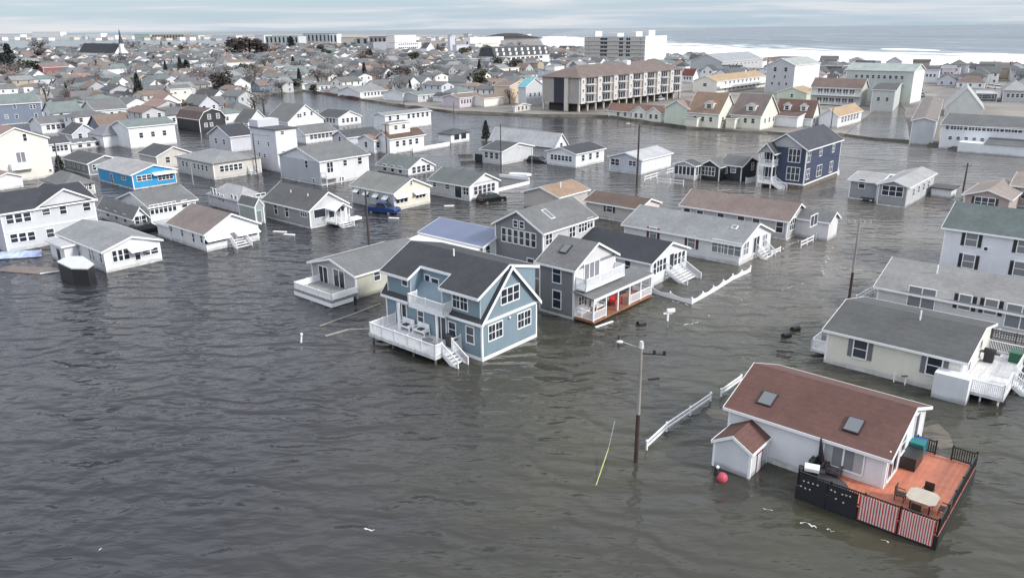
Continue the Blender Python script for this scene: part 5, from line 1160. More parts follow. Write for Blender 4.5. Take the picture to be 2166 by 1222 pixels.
b = H('white two storey house on the channel edge with a row of five windows', (400, 155), (300, 135), (800, 148), 22, .6, C_WH, R_LG, ridge='B', name='two_storey_house'); auto(b, 'R', 5, .9, 1.2, z=b.eave * .8, glass=0, lo=.45, hi=.97); auto(b, 'R', 2, .9, 1.2, z=b.eave * .8, lo=.02, hi=.35)
V(720, 240, 4.165)
w1 = Root('white_wall', 'long white ramp like wall right of the brown roofed white house', 'wall', g((845, 300)))
a_, c_ = g((640, 350)), g((965, 292)); d = (c_ - a_).normalized(); mb = MB(); mb.box(a_ - Vector((0, 0, .2)), c_ - a_, Vector((-d.y, d.x, 0)) * .3, (0, 0, 1.3)); mb.build('panel', C_WH, w1)
# --- view B4
V(1160, 250, 4.332)
b = H('white bungalow with black roof left of the street lamp pole', (250, 457), (-13, 445), (507, 405), 330, 270, C_WH, shingle((.05, .053, .062)), ridge='B', name='bungalow', wr=3); auto(b, 'L', 6, .7, 1.0, z=b.eave * .6, glass=0)
V(1160, 250, 4.332)
b = H('pale blue grey bungalow with white roof behind the street lamp pole', (850, 522), (558, 470), (1118, 445), 385, 318, siding((.50, .54, .60)), RF_W, ridge='B', name='bungalow')
b.win('L', (612, 402), 1.9, 1.2, n=2, glass=0); b.win('L', (770, 415), 1.6, .9, n=2, glass=0); auto(b, 'R', 3, .7, .8); mb = MB(); mb.box(b.p(.003, .12, -.3), V3(b.b * (b.B - .24), 0), V3(b.a * .03, 0), (0, 0, b.eave + .1)); mb.build('side_wall', C_WH, b.root)
V(1160, 250, 4.332)
b = H('small screened porch cottage on stilts with white frame left of the black houses', (1335, 575), (1150, 540), (1395, 535), 440, 395, siding((.5, .5, .52)), RF_DG, ridge='B', name='porch_cottage', skirt=False); auto(b, 'L', 5, .8, 1.5, glass=0, grid=0, lo=.02, hi=.98); auto(b, 'R', 2, .7, 1.5, glass=0, grid=0)
V(1160, 250, 4.332)
b = H('black gabled cottage with a white bay window right of the screened porch', (1560, 578), (1392, 545), (1700, 550), 448, 388, C_BLK, RF_MG, ridge='B', name='cottage', skirt=False); b.win('L', (1465, 485), 2.6, 1.5, n=4, glass=1)
V(1160, 250, 4.332)
b = H('black cottage with long grey roof and white gable trim left of the navy house', (1762, 580), (1562, 540), (1902, 545), 442, 360, C_BLK, RF_MG, name='cottage', skirt=False); b.win('L', (1618, 475), .9, 1.1, glass=2); b.win('L', (1695, 470), .9, 1.1, glass=2); b.win('R', (1870, 440), .9, 1.3, glass=2)
V(1160, 250, 4.332)
fence('rail_fence', 'white rail fence leading up to the screened porch cottage', [(880, 585), (1140, 505)], 1.0, 'rail')
fence('rail_fence', 'white rail fence standing in water in front of the screened porch cottage', [(995, 600), (1235, 625)], 1.0, 'rail')
fence('rail_fence', 'short white fence between the black cottage and the navy house', [(1808, 600), (1895, 585)], 1.0, 'panel')
# --- view B5: navy house
V(1580, 240, 3.696)
nh = H('tall navy blue house on piers with white trimmed windows and double front porch', (437, 598), (112, 545), (705, 505), 285, 162, C_NAVY, shingle((.055, .06, .075)), ridge='B', name='navy_house', z0=.9, skirt=False)
mb = MB(); mb.box(nh.p(-nh.A + .02, .02, -.3), V3(nh.a * (nh.A - .04), 0), V3(nh.b * (nh.B - .04), 0), (0, 0, 1.18)); mb.build('pier_skirt', WOOD, nh.root)
mb = MB(); mb.box(nh.p(-nh.A, -.04, .72), V3(nh.a * (nh.A + .04), 0), V3(nh.b * .038, 0), (0, 0, .25)); mb.box(nh.p(.002, 0, .72), V3(nh.b * nh.B, 0), V3(nh.a * .04, 0), (0, 0, .25)); mb.build('base_board', TRIM, nh.root)
mb = MB(); mb.prism([nh.p(-nh.A + .6, -.02, nh.eave + .12), nh.p(-.6, -.02, nh.eave + .12), nh.p(-nh.A / 2, -.02, nh.eave + nh.rise - .2)], V3(nh.b * .018, 0)); mb.build('gable_panel', siding((.40, .41, .44)), nh.root)
nh.win('L', (372, 330), 2.0, 2.2, n=3, glass=1); nh.win('L', (360, 472), 2.2, 2.2, n=3, glass=1)
for x, y, w_, h in ((485, 330, 1.4, 2.2), (577, 298, 1.2, 1.4), (675, 273, 1.1, 1.3), (473, 475, 1.4, 1.7), (562, 448, 2.3, 1.9), (655, 418, 1.5, 1.9)): nh.win('R', (x, y), w_, h, n=2, glass=1)
V(1580, 240, 3.696)
xp = nh.xy(nh.hit('L', (245, 400)))[0]; xa = -nh.A + .1; pd = 2.4; e3 = nh.eave - .7
p_ = Body(nh.p(xp, -pd)[:2], nh.rot, xp - xa, pd + .5, .9, e3, nh.root, 1.5)
roof(p_, shingle((.055, .06, .075)), ridge='B', oh=.3, name='porch_roof', y1=pd - .3)
mb = MB(); mb.prism([p_.p(-p_.A + .1, -.01, e3), p_.p(-.1, -.01, e3), p_.p(-p_.A / 2, -.01, e3 + 1.4)], V3(nh.b * .1, 0)); mb.build('porch_gable', siding((.40, .41, .44)), nh.root)
zs = [1.0, 1.0 + (nh.eave - 1.0) * .5]
for z in zs:
    MB().box(p_.p(-p_.A, 0, z - .25), V3(nh.a * p_.A, 0), V3(nh.b * (pd - .03), 0), (0, 0, .25)).build('porch_floor', WHITE, nh.root)
    rail(nh.root, [p_.p(-p_.A + .1, pd - .1, z), p_.p(-p_.A + .1, .1, z), p_.p(-.1, .1, z), p_.p(-.1, pd - .1, z)], .95, name='porch_railing', bal=.2)
    window(nh.root, nh.rot, nh.p(xp - p_.A * .5, -.02, z + 1.25), p_.A * .7, 2.3, n=3, grid=0, glass=0, name='patio_door')
for x in (-p_.A + .12, -.12): MB().tube(p_.p(x, .12, -.4), p_.p(x, .12, e3), .13, n=4).build('porch_post', WHITE, nh.root)
stairs(nh.root, p_.p(.02, .3), nh.a, nh.b, 1.0, -.3, 7, .32, 1.3)
stairs(nh.root, nh.p(-1.6, nh.B + .02), nh.b, nh.a, 1.2, -.3, 6, .3, 1.3)
V(1580, 240, 3.696)
b = H('grey cottage with triple front window and pale roof right of the navy house', (1237, 742), (1010, 695), (1443, 655), 577, 528, siding((.30, .31, .33)), shingle((.33, .33, .34)), ridge='B', name='cottage')
b.win('L', (1138, 607), 3.0, 1.5, n=3, glass=0); mb = MB(); mb.box(b.p(.003, .12, -.3), V3(b.b * (b.B - .24), 0), V3(b.a * .03, 0), (0, 0, b.eave + .1)); mb.build('side_wall', C_LG, b.root); auto(b, 'R', 4, .9, 1.1, off=.035, glass=1)
V(1580, 240, 3.696)
b = H('low grey wing with pale roof between the navy house and the triple window cottage', (1008, 690), (790, 665), 9, 545, .7, siding((.30, .31, .33)), shingle((.33, .33, .34)), name='cottage'); b.win('L', (900, 550), .9, 1.4, glass=0)
V(1580, 240, 3.696)
b = H('low white box shed with dark cover on its top right of the triple window cottage', (1590, 668), (1435, 640), 3.5, 598, .2, C_WH, BLACK, kind='flat', name='box_shed', cat='shed', skirt=False, trim=None)
b = H('pinkish tan house with big shuttered window at the right edge', (2037, 800), (1680, 752), 11, 675, 602, siding((.45, .37, .34)), shingle((.26, .22, .20)), ridge='B')
b.win('L', (1858, 695), 2.6, 1.4, n=3, glass=1, sh=mat('brown_shutter', (.07, .045, .04), .6))
V(1580, 240, 3.696)
b = H('tan roofed house behind the pinkish tan house at the right edge', (2400, 760), (2045, 720), 9, 600, 1.4, siding((.40, .36, .33)), shingle((.26, .22, .20)), wl=2)
# two 12: windows of the white two storey house at right
V(1640, 420, 2.656)
for x, y in ((1103, 230), (1085, 352), (1397, 270), (1375, 395)): h12.win('L', (x, y), 1.1, 1.5, sh=BSH, glass=2)
h12.win('L', (1183, 282), .35, .35, grid=0)

# ------------------------------------------------------------------ beyond the channel (right)
ST = R(-29)
V(1780, 150, 5.611)
b = H('long flat roofed building with brown roof and blank pale end wall at the channel', (1076, 888), (800, 868), 62, 600, .7, siding((.52, .54, .57)), shingle((.20, .175, .165)), rot=ST, ridge='B', name='long_building', skirt=False, cat='building')
auto(b, 'R', 9, 1.1, 1.0)
V(1780, 150, 5.611)
b = H('long white two storey motel with dark roof at the right edge of the channel', (2700, 1040), (1150, 905), 12, 735, 1.9, C_WH, RF_MG, name='motel', cat='motel')
for i in range(13): b.win('L', (1260 + i * 72, 668 + i * 3.5), 1.2 if i % 3 else .7, .9, n=2 if i % 3 else 1, glass=0 if i % 2 else 1)
for i in range(9): b.win('L', (1290 + i * 95, 795 + i * 6), .7, .7, glass=0)
x_ = b.xy(g((1400, 950)))[0]
an = Body(b.p(0, -5)[:2], b.rot, -x_, 5, -.3, b.eave * .42, b.root, 1); mb = MB(); mb.box(b.p(x_, -4.5, -.3), V3(b.a * -x_, 0), V3(b.b * 4.48, 0), (0, 0, b.eave * .42 + .3)); mb.build('lower_wing', C_WH, b.root)
mb = MB(); mb.prism([b.p(x_ + 5, -4.8, b.eave * .42 + .05), b.p(x_ + 5, -.01, b.eave * .6), b.p(x_ + 5, -.01, b.eave * .42 + .05)], V3(b.a * (-x_ - 5), 0)); mb.build('wing_roof', RF_MG, b.root)
V(1780, 150, 5.611)
b = H('big pale gabled house front behind the white two storey motel', (1660, 560), (1215, 545), 22, 445, 205, siding((.58, .60, .58)), shingle((.42, .43, .43)), ridge='B', rot=ST)
V(1780, 150, 5.611)
b = H('dark glazed pavilion with white roof near the right edge', (1835, 375), (1590, 365), 12, 275, .5, siding((.10, .12, .12)), RF_W, rot=ST, name='pavilion', cat='building', kind='flat', wl=5)
b = H('grey motel with hip roof right of the dark glazed pavilion', (2190, 385), (1900, 370), 20, 240, 3.0, siding((.45, .46, .48)), shingle((.30, .31, .32)), rot=ST, kind='hip', wl=4)
b = H('low pale warehouse by the beach, right, with one long dark window', (1850, 135), (1540, 120), 24, 30, .8, siding((.50, .52, .52)), R_GREY, rot=ST, name='warehouse', cat='building', kind='flat', wl=2)
b = H('dark roofed beach building at the right edge with two white windows', (2200, 135), (2000, 122), 22, 20, 1.2, C_LG, RF_DG, rot=ST, name='beach_building', cat='building', wl=3)
b = H('white building with dark roof behind the sea end of the street, right', (1140, 150), (905, 130), 18, Y(-10), 1.2, C_WH, RF_DG, rot=ST, name='beach_building', cat='building', wl=4)
V(1780, 150, 5.611)
b = H('pink and white beach house with balconies at the sea end of the street', (1330, 120), (1180, 100), 14, Y(-30), 1.0, siding((.66, .56, .60)), R_LG, rot=ST, wl=3, name='beach_house')
b = H('pale two storey house with dark eave on the flooded street, left side', (605, 485), (335, 462), (690, 400), 235, .8, siding((.52, .55, .53)), RF_DG, rot=ST, wl=2)
b = H('cream two storey building with tan roof edge beside the flooded street', (720, 235), (300, 215), 14, 75, .5, C_CRM, RF_TAN, rot=ST, name='cream_building', cat='building', kind='flat', wl=5)
V(1600, 40, 3.827)
b = H('long green roofed motel with a tall narrow white gable end near the beach', (1240, 690), (700, 590), (1325, 660), 425, 368, siding((.50, .54, .52)), shingle((.33, .38, .36)), name='motel', cat='motel'); auto(b, 'L', 9, 1.0, 1.1, z=b.eave * .8); auto(b, 'R', 2, .9, 1.1, z=b.eave * .5)
mb = MB(); mb.box(b.p(.003, .1, -.3), V3(b.b * (b.B - .2), 0), V3(b.a * .03, 0), (0, 0, b.eave + .2)); mb.build('end_wall', C_WH, b.root)
V(1420, 100, 5.283)
b = H('brown roofed motel with two tiers of white balconies', (2105, 665), (1548, 640), (2175, 610), 462, 362, siding((.50, .50, .46)), RF_MB, name='motel', cat='motel'); auto(b, 'L', 6, 1.7, 1.5, z=b.eave * .78, glass=0, nn=2); auto(b, 'L', 6, 1.7, 1.5, z=b.eave * .28, glass=0, nn=2)
for z in (b.eave * .55, .3): MB().box(b.p(-b.A, -1.5, z), V3(b.a * b.A, 0), V3(b.b * 1.48, 0), (0, 0, .2)).build('balcony_floor', WHITE, b.root); rail(b.root, [b.p(-b.A, -1.45, z + .2), b.p(0, -1.45, z + .2)], .9, name='balcony_railing', bal=.3)
V(1420, 100, 5.283)
b = H('low tan roofed row building with white side bays beside the flooded street', (1850, 905), (1645, 885), (2115, 745), 772, 690, C_WH, RF_TAN, ridge='B', name='row_building', cat='building'); auto(b, 'R', 6, 1.6, 1.6, glass=2)
V(1420, 100, 5.283)
b = H('cape house with dark red brown roof, two dormers and a white garage', (1560, 895), (1150, 870), (1645, 850), 785, 600, C_WH, shingle((.19, .12, .10)), name='cape_house')
def dormer(b, u, w_=1.9, wall=C_WH, rf=None, z=None, out=.9, h=1.5):
    x = -b.A * (1 - u); sl = b.rise / (b.B / 2); y0 = out; z0 = b.eave + y0 * sl
    d_ = Body(b.p(x + w_ / 2, y0)[:2], b.rot, w_, 2.2, z0 - .2, z0 + h, b.root, .7)
    shell(d_, wall, ridge='B', name='dormer'); roof(d_, rf or RF_BRN, ridge='B', name='dormer_roof', oh=.15, y1=2.4); auto(d_, 'L', 1, w_ * .5, h * .7, z=z0 + h * .55, glass=0)
dormer(b, .27, rf=shingle((.19, .12, .10))); dormer(b, .72, rf=shingle((.19, .12, .10))); auto(b, 'R', 2)
gw = Body(b.p(-b.A * .2, -5)[:2], b.rot, b.A * .68, 5, -.2, 3.1, b.root, .6); shell(gw, C_WH, name='garage_wing', kind='shed', ridge='A'); roof(gw, RF_BRN, kind='shed', ridge='A', name='garage_roof', y1=4.5, rise=.5)
V(1420, 100, 5.283)
b = H('cape house with grey brown roof and one dormer between its two brown roofed neighbours', (988, 930), (655, 915), (1178, 860), 765, 535, C_YEL, shingle((.18, .15, .14)), name='cape_house', wr=3, wl=3); dormer(b, .6, 2.6, rf=shingle((.18, .15, .14)), wall=C_YEL)
gw = Body(b.p(-b.A * .72, -2.5)[:2], b.rot, b.A * .3, 2.5, -.2, 2.8, b.root, .6); shell(gw, C_YEL, name='porch_wing', kind='flat'); roof(gw, RF_BRN, kind='flat', name='porch_roof', y1=2.1, oh=.2)
V(1420, 100, 5.283)
b = H('cape house with orange brown roof and one dormer beside the pale green gable', (520, 920), (175, 895), (702, 850), 742, 520, C_YEL, shingle((.25, .175, .13)), name='cape_house', wr=3, wl=3); dormer(b, .62, 2.6, rf=shingle((.25, .175, .13)), wall=C_YEL)
gw = Body(b.p(-b.A * .55, -2.5)[:2], b.rot, b.A * .4, 2.5, -.2, 2.8, b.root, .6); shell(gw, C_YEL, name='porch_wing', kind='flat'); roof(gw, RF_BRN, kind='flat', name='porch_roof', y1=2.1, oh=.2)
V(1080, 40, 3.868)
b = H('pale green gable front with brown roof left of the three cape houses', (1445, 885), (1258, 870), 10, 735, 672, C_GRNW, RF_PK, ridge='B', wl=0)
b = H('low white cottages under a red brown roof with two small front gables', (1252, 848), (800, 815), (1300, 800), 775, 1.9, C_CRM, shingle((.23, .14, .11)), name='cottage_row', cat='cottages', wl=6)
for u in (.62, .88):
    x = -b.A * (1 - u); d_ = Body(b.p(x + 2.5, -2)[:2], b.rot, 5, 4, -.2, 2.8, b.root, 1.6); shell(d_, C_CRM, ridge='B', name='front_gable'); roof(d_, RF_BRN, ridge='B', name='front_gable_roof', oh=.25, y1=6); auto(d_, 'L', 2)
V(1420, 100, 5.283)
b = H('cream two storey motel with tan roof and white balcony rows', (502, 520), (240, 480), (1045, 480), 385, 322, C_CRM, RF_TAN, ridge='B', name='motel', cat='motel'); auto(b, 'R', 9, 1.6, 1.1, z=b.eave * .8, glass=0, nn=2); auto(b, 'R', 9, 1.6, 1.1, z=b.eave * .28, glass=0, nn=2); auto(b, 'L', 1, 1.6, 1.2, z=b.eave * .7, glass=0)
MB().box(b.p(.02, 0, b.eave * .42), V3(b.a * 1.6, 0), V3(b.b * b.B, 0), (0, 0, .9)).build('balcony', C_WH, b.root)
V(1420, 100, 5.283)
b = H('tall pale house with bright white side wall and green grey roof near the beach', (1352, 525), (1040, 520), (1630, 390), 205, 130, siding((.48, .50, .53)), shingle((.34, .37, .36)), ridge='B', name='tall_house'); auto(b, 'L', 3, .9, 1.1, z=b.eave * .35); auto(b, 'L', 2, 1.3, 1.7, z=b.eave * .85, glass=0); auto(b, 'L', 2, .9, 1.1, z=b.eave * .6)
mb = MB(); mb.box(b.p(.003, .1, -.3), V3(b.b * (b.B - .2), 0), V3(b.a * .03, 0), (0, 0, b.eave + .2)); mb.build('side_wall', C_WH, b.root)
V(1420, 100, 5.283)
b = H('low pale green gable front with tan roof below the tall pale house', (1505, 605), (1180, 590), (1620, 560), 515, 450, siding((.60, .66, .54)), RF_TAN, ridge='B', name='low_house', wl=1)
b = H('grey gabled hall with long grey roof and white side wall by the beach', (560, 310), (205, 290), (1010, 265), 165, 78, siding((.44, .45, .47)), shingle((.30, .315, .33)), ridge='B', name='beach_hall', cat='building'); auto(b, 'R', 8, 1.4, .9, z=b.eave * .75, glass=0); auto(b, 'L', 2, 1.2, .9, z=b.eave * .3)
V(1420, 100, 5.283)
b = H('white beach building with flat black roof right of the grey gabled hall', (1300, 220), (1010, 190), (1500, 170), 125, .6, C_WH, RF_DG, name='beach_building', cat='building', kind='flat', wl=4)
b = H('dark brown low building with dark fence behind the brown roofed motel', (1900, 350), (1640, 330), (2000, 320), 215, .5, siding((.14, .13, .12)), RF_MG, name='brown_building', cat='building', kind='flat', wl=3)
b = H('small white house with red roof at the end of the brown apartment block', (240, 400), (115, 375), (300, 370), 320, 245, C_WH, shingle((.16, .05, .045)), name='small_house', wl=3)
b = H('pale lilac flat building left of the long green roofed motel', (2150, 340), (1890, 330), 14, 215, .4, siding((.50, .50, .54)), R_LG, name='flat_building', cat='building', kind='flat', wl=3)
# brown apartment block
V(1080, 40, 3.868)
b = H('long brown apartment block on pillars with three storeys of dark balconies', (560, 768), (258, 750), (1388, 592), 480, 392, siding((.36, .335, .32)), shingle((.165, .13, .118)), ridge='B', kind='hip', name='apartment_block', cat='apartment block', z0=2.8, skirt=False, oh=.7)
mb = MB(); mb.box(b.p(-b.A + 1.5, 2, 0), V3(b.a * (b.A - 4), 0), V3(b.b * (b.B - 4), 0), (0, 0, 2.79)); mb.build('garage_shade_fill', mat('garage_shadow', (.05, .045, .045), .9), b.root)  # dark filler box: shade of the open parking level put into its colour
nb = 7
for i in range(nb * 2 + 1):
    for x in (-.4, -b.A + .4): MB().box(b.p(x - .3, b.B * i / (nb * 2) * .99 + .1, -.2), V3(b.a * .6, 0), V3(b.b * .5, 0), (0, 0, 2.98)).build('pillar', C_BEI, b.root)
for i in range(nb):
    y = b.B * (i + .5) / nb; seg = b.B / nb
    MB().box(b.p(.003, y - seg * .48, 2.8), V3(b.b * seg * .24, 0), V3(b.a * .6, 0), (0, 0, b.eave - 2.85)).build('stair_bay', siding((.56, .545, .53)), b.root)
    for f in range(3):
        z = 2.8 + (b.eave - 2.8) * (f + .5) / 3; hh = (b.eave - 2.8) / 3
        window(b.root, b.rot + math.pi / 2, b.p(.02, y + seg * .12, z), seg * .46, hh * .68, n=3, grid=0, glass=0, name='balcony_door')
        MB().box(b.p(.03, y - seg * .13, z - hh * .46), V3(b.b * seg * .52, 0), V3(b.a * 1.1, 0), (0, 0, .18)).build('balcony', C_BEI, b.root)
        window(b.root, b.rot + math.pi / 2, b.p(.62, y - seg * .36, z), .7, .9, glass=0)
mb = MB(); mb.box(b.p(-b.A * .66, -.35, 2.8), V3(b.a * b.A * .27, 0), V3(b.b * .34, 0), (0, 0, b.eave - 3.0)); mb.build('dark_glazing', mat('dark_panel', (.03, .03, .045), .3), b.root)
mb = MB(); mb.box(b.p(-b.A * .38, -.5, -.2), V3(b.a * b.A * .1, 0), V3(b.b * .49, 0), (0, 0, b.eave)); mb.build('white_pier', C_BEI, b.root)
MB().box(b.p(-b.A * .5, b.B * .55, b.eave + b.rise * .75), V3(b.a * 2.2, 0), V3(b.b * 2.2, 0), (0, 0, 1.6)).build('roof_vent', WHITE, b.root)
# hotel tower
V(1080, 40, 3.868)
b = H('pale seven storey hotel tower with rooftop boxes near the beach', (1092, 385), (600, 370), (1265, 372), 152, .5, siding((.46, .45, .43)), RF_MG, kind='flat', name='hotel_tower', cat='hotel', skirt=False, oh=.2)
mb = MB(); mb.box(b.p(.003, 0, 0), V3(b.b * b.B, 0), V3(b.a * .3, 0), (0, 0, b.eave + .9)); mb.build('end_wall', C_WH, b.root)
for f in range(7):
    z = b.eave * (f + .55) / 7
    for u, w_ in ((.335, 6.5), (.62, 3.6), (.735, 3.6)): window(b.root, b.rot, b.p(-b.A * (1 - u), -.03, z), w_, b.eave / 7 * .62, n=2, grid=0, glass=0, name='balcony_door')
    for u in (.08, .93): window(b.root, b.rot, b.p(-b.A * (1 - u), -.03, z), .8, .9, glass=0)
    MB().box(b.p(-b.A, -.8, z - b.eave / 7 * .5), V3(b.a * b.A, 0), V3(b.b * .79, 0), (0, 0, .25)).build('floor_band', C_BEI, b.root) if 0 < f else None
for u, w_, h in ((.13, 2.5, 4), (.50, 10, 2.6), (.80, 7, 3.6), (1.0, 2.5, 4.5)): MB().box(b.p(-b.A * (1 - u) - w_, b.B * .15, b.eave + .35), V3(b.a * w_, 0), V3(b.b * 9, 0), (0, 0, h)).build('rooftop_box', C_WH, b.root)
V(1080, 40, 3.868)
b = H('round white domed water tank building beside the hotel tower', (1175, 400), (1140, 395), 5, 275, 1.5, C_CRM, RF_DG, kind='hip', name='cupola_tower', cat='building', skirt=False) if False else None
# hotels and larger blocks, centre
V(880, 60, 6.017)
b = H('white hotel with dark mansard roof and a row of dormers, centre', (1000, 515), 15, (1695, 492), 370, 1.0, C_WH, RF_DG, kind='flat', name='dormer_hotel', cat='hotel', skirt=False)
auto(b, 'R', 9, 3.6, 1.5, z=b.eave * .82, glass=0, grid=0, nn=2); auto(b, 'R', 9, 3.6, 1.5, z=b.eave * .42, glass=0, grid=0, nn=2)
z1 = b.eave + .15; mb = MB(); mb.prism([b.p(.3, -.3, z1), b.p(-2.2, -.3, z1 + 6.5), b.p(-b.A + 2.2, -.3, z1 + 6.5), b.p(-b.A - .3, -.3, z1)], V3(b.b * (b.B + .6), 0)); mb.build('mansard_roof', RF_DG, b.root)
for r_ in range(2):
    for i in range(9): MB().box(b.p(-1.6 - r_ * .9, b.B * (i + .35) / 9, z1 + .8 + r_ * 2.8), V3(b.a * 1.6, 0), V3(b.b * 2.0, 0), (0, 0, 2.0)).build('dormer', C_WH, b.root)
b = H('grey box like theatre building with pale roof left of the dormer hotel', (700, 530), 14, (985, 508), 395, .4, siding((.30, .31, .36)), R_LG, kind='flat', name='grey_hall', cat='building', skirt=False) if False else H('grey box like hall with pale roof left of the dormer hotel', (700, 530), 14, (985, 508), 395, .4, siding((.30, .31, .36)), R_LG, kind='flat', name='grey_hall', cat='building', skirt=False)
V(880, 60, 6.017)
b = H('slim pale tower block in the town centre', (440, 345), (410, 335), (500, 340), 105, .3, siding((.52, .52, .58)), R_LG, kind='flat', name='tower_block', cat='building', skirt=False, wl=0)
b = H('plain lilac grey slab building right of the slim tower block', (520, 350), 6, (680, 342), 215, .3, siding((.56, .56, .62)), R_LG, kind='flat', name='slab_building', cat='building', skirt=False)
b = H('white flat roofed hotel behind the dormer hotel, centre', (690, 215), 14, (1075, 200), 115, .3, C_WH, RF_MG, kind='flat', name='hotel', cat='hotel', skirt=False, wr=6)
b = H('white balconied hotel block in front of the far flat roofed hotel', (755, 305), 10, (1060, 290), 200, .4, siding((.62, .62, .60)), RF_GG, kind='flat', name='hotel', cat='hotel', skirt=False, wr=5)
b = H('long cream building behind the teal roof', (935, 665), 9, (1310, 640), 525, .5, C_CRM, RF_GG, kind='flat', name='cream_building', cat='building', skirt=False, wr=5)
V(880, 60, 6.017)
b = H('peach two storey house with brown roof on the far channel bank', (1195, 965), (1000, 905), (1400, 935), 735, 680, C_PEA, RF_MB, name='peach_house', wr=1)
b = H('white two storey house with teal roof behind the peach house', (1400, 1000), (1300, 960), (1620, 960), 745, 640, siding((.55, .57, .60)), RF_TEAL, ridge='A', name='teal_roof_house', wr=3)
b = H('small wooden pavilion on the bank in front of the peach house', (1260, 1075), (1240, 1060), (1450, 1060), 1000, .8, C_BEI, RF_MB, name='pavilion', cat='pavilion', skirt=False, wr=3)
b = H('white bungalow with green grey roof on the far bank, left of the pink one', (30, 945), 10, (350, 935), 840, 1.0, C_LG, RF_GG, ridge='B', name='bungalow', wr=4) if False else H('grey sunroom house with green grey roof on the far channel bank', (30, 945), 10, (355, 935), 855, 1.0, C_LG, RF_GG, ridge='B', name='bungalow', wr=4)
V(880, 60, 6.017)
b = H('white gable house on the far channel bank next to the dark hedge', (400, 950), 8, (520, 940), 880, 830, C_WH, RF_DG, name='bungalow', wr=1)
b = H('pink walled bungalow with four black windows on the far channel bank', (560, 1015), 9, (860, 1010), 890, 1.0, siding((.56, .50, .55)), RF_MB, ridge='B', name='bungalow'); auto(b, 'R', 4, .9, 1.3, glass=0, lo=.02, hi=.5)
b = H('cream bungalow with tan roof between the pink bungalow and the peach house', (870, 1005), 8, (1110, 985), 895, .8, C_CRM, RF_MB, ridge='B', name='bungalow')
V(880, 60, 6.017)
b = H('large low grey roofed house behind the pink bungalow', (200, 850), 14, (960, 820), 790, 1.2, C_LG, RF_MG, ridge='B', name='low_house')
V(600, 90, 6.371)
b = H('white sided house with light grey roof at the left end of the far bank', (255, 640), 9, (430, 635), 560, 1.2, siding((.62, .66, .58)), R_LG, ridge='B', name='bank_house', wr=3)
b = H('white low house with grey roof second on the far bank from the left', (450, 665), 9, (770, 660), 590, 1.3, C_WH, R_GREY, ridge='B', name='bank_house', wr=4)
b = H('small mint house with grey roof on the far bank above the red bank wall', (785, 700), 8, (990, 695), 630, 1.1, siding((.60, .68, .63)), R_LG, ridge='B', name='bank_house', wr=2)
b = H('white sunroom house with wide light grey roof on the far bank', (1035, 760), 15, (1390, 750), 675, 2.0, C_WH, R_LG, ridge='B', name='bank_house', wr=6)
b = H('white and grey house with long dark eave on the far bank beside the inlet', (1610, 800), 12, (1830, 790), 690, 1.2, C_WH, RF_MG, ridge='B', name='bank_house', wr=2)
V(600, 90, 6.371)
b = H('pavilion with bright green roof and open black bays', (1560, 590), 9, (1760, 575), 440, 2.6, siding((.16, .17, .17)), RF_GRN, kind='hip', name='green_pavilion', cat='pavilion', skirt=False); auto(b, 'R', 4, 1.5, 3.5, z=b.eave * .5, glass=0, grid=0)
b = H('plain bright white building right of the green roofed pavilion', (1760, 570), 6, (2005, 560), 420, 1.2, C_WH, RF_GG, name='white_building', cat='building', skirt=False, ridge='A')
b = H('grey and white house with dark roof right of the plain bright white building', (2010, 520), 8, (2140, 510), 420, 1.4, C_WH, R_GREY, ridge='B', wr=3)
b = H('white four storey hotel with long balconies, town centre', (1505, 150), 14, (1860, 140), Y(5), .4, C_WH, RF_MG, kind='flat', name='balcony_hotel', cat='hotel', skirt=False)
for f in range(3): auto(b, 'R', 10, 2.0, 1.4, z=b.eave * (f + .6) / 3.1, glass=0, grid=0)
b = H('white gabled building with black roof side right of the balcony hotel', (1930, 175), (1850, 165), (2040, 170), 80, Y(5), C_WH, RF_DG, name='white_building', cat='building', skirt=False, wr=1)
b = H('grey block with balconies left of the balcony hotel', (1220, 160), 10, (1390, 150), Y(0), .4, siding((.30, .31, .35)), RF_MG, kind='flat', name='grey_block', cat='building', skirt=False, wr=3)
V(0, 0, 2)
b = H('white upper hotel storeys behind the balcony hotel', (1672, 210), 14, (1762, 206), 150, .3, C_CRM, R_LG, kind='flat', name='hotel', cat='hotel', skirt=False, wr=3)
# church
V(0, 40, 3.868)
b = H('dark roofed church with white front and slim black steeple, upper left', (945, 335), (650, 325), (1065, 325), 285, 205, C_WH, shingle((.035, .037, .05)), name='church', cat='church', skirt=False, oh=.3); auto(b, 'R', 2, 1.5, 3.5, z=5)
c = b.p(-2.5, b.B * .5); MB().box(b.p(.02, b.B / 2 - 1.7, 0), V3(b.a * 3.4, 0), V3(b.b * 3.4, 0), (0, 0, b.eave + b.rise)).build('belfry', C_WH, b.root)
mb = MB(); z = b.eave + b.rise; t = [b.p(-.1, b.B / 2 - 1.8, z), b.p(3.5, b.B / 2 - 1.8, z), b.p(3.5, b.B / 2 + 1.8, z), b.p(-.1, b.B / 2 + 1.8, z), b.p(1.7, b.B / 2, hz(b.p(1.7, b.B / 2)[:2], 78))]; mb.add(t, [(0, 1, 4), (1, 2, 4), (2, 3, 4), (3, 0, 4), (3, 2, 1, 0)]); mb.build('steeple', RF_DG, b.root)
V(0, 40, 3.868)
b = H('low dark roofed hall left of the church', (640, 310), 22, (690, 305), 255, 2.5, S_GREY, RF_DG, name='church_hall', cat='building', skirt=False)
b = H('white two storey house with three windows below the church', (815, 375), 8, (965, 368), 325, 1.0, C_CRM, RF_BRN, ridge='B', wr=3)
b = H('grey beige boxy house beside the tall evergreen, upper left', (175, 470), 8, (335, 455), 345, 1.2, siding((.42, .42, .40)), R_LG, ridge='B', wr=2)
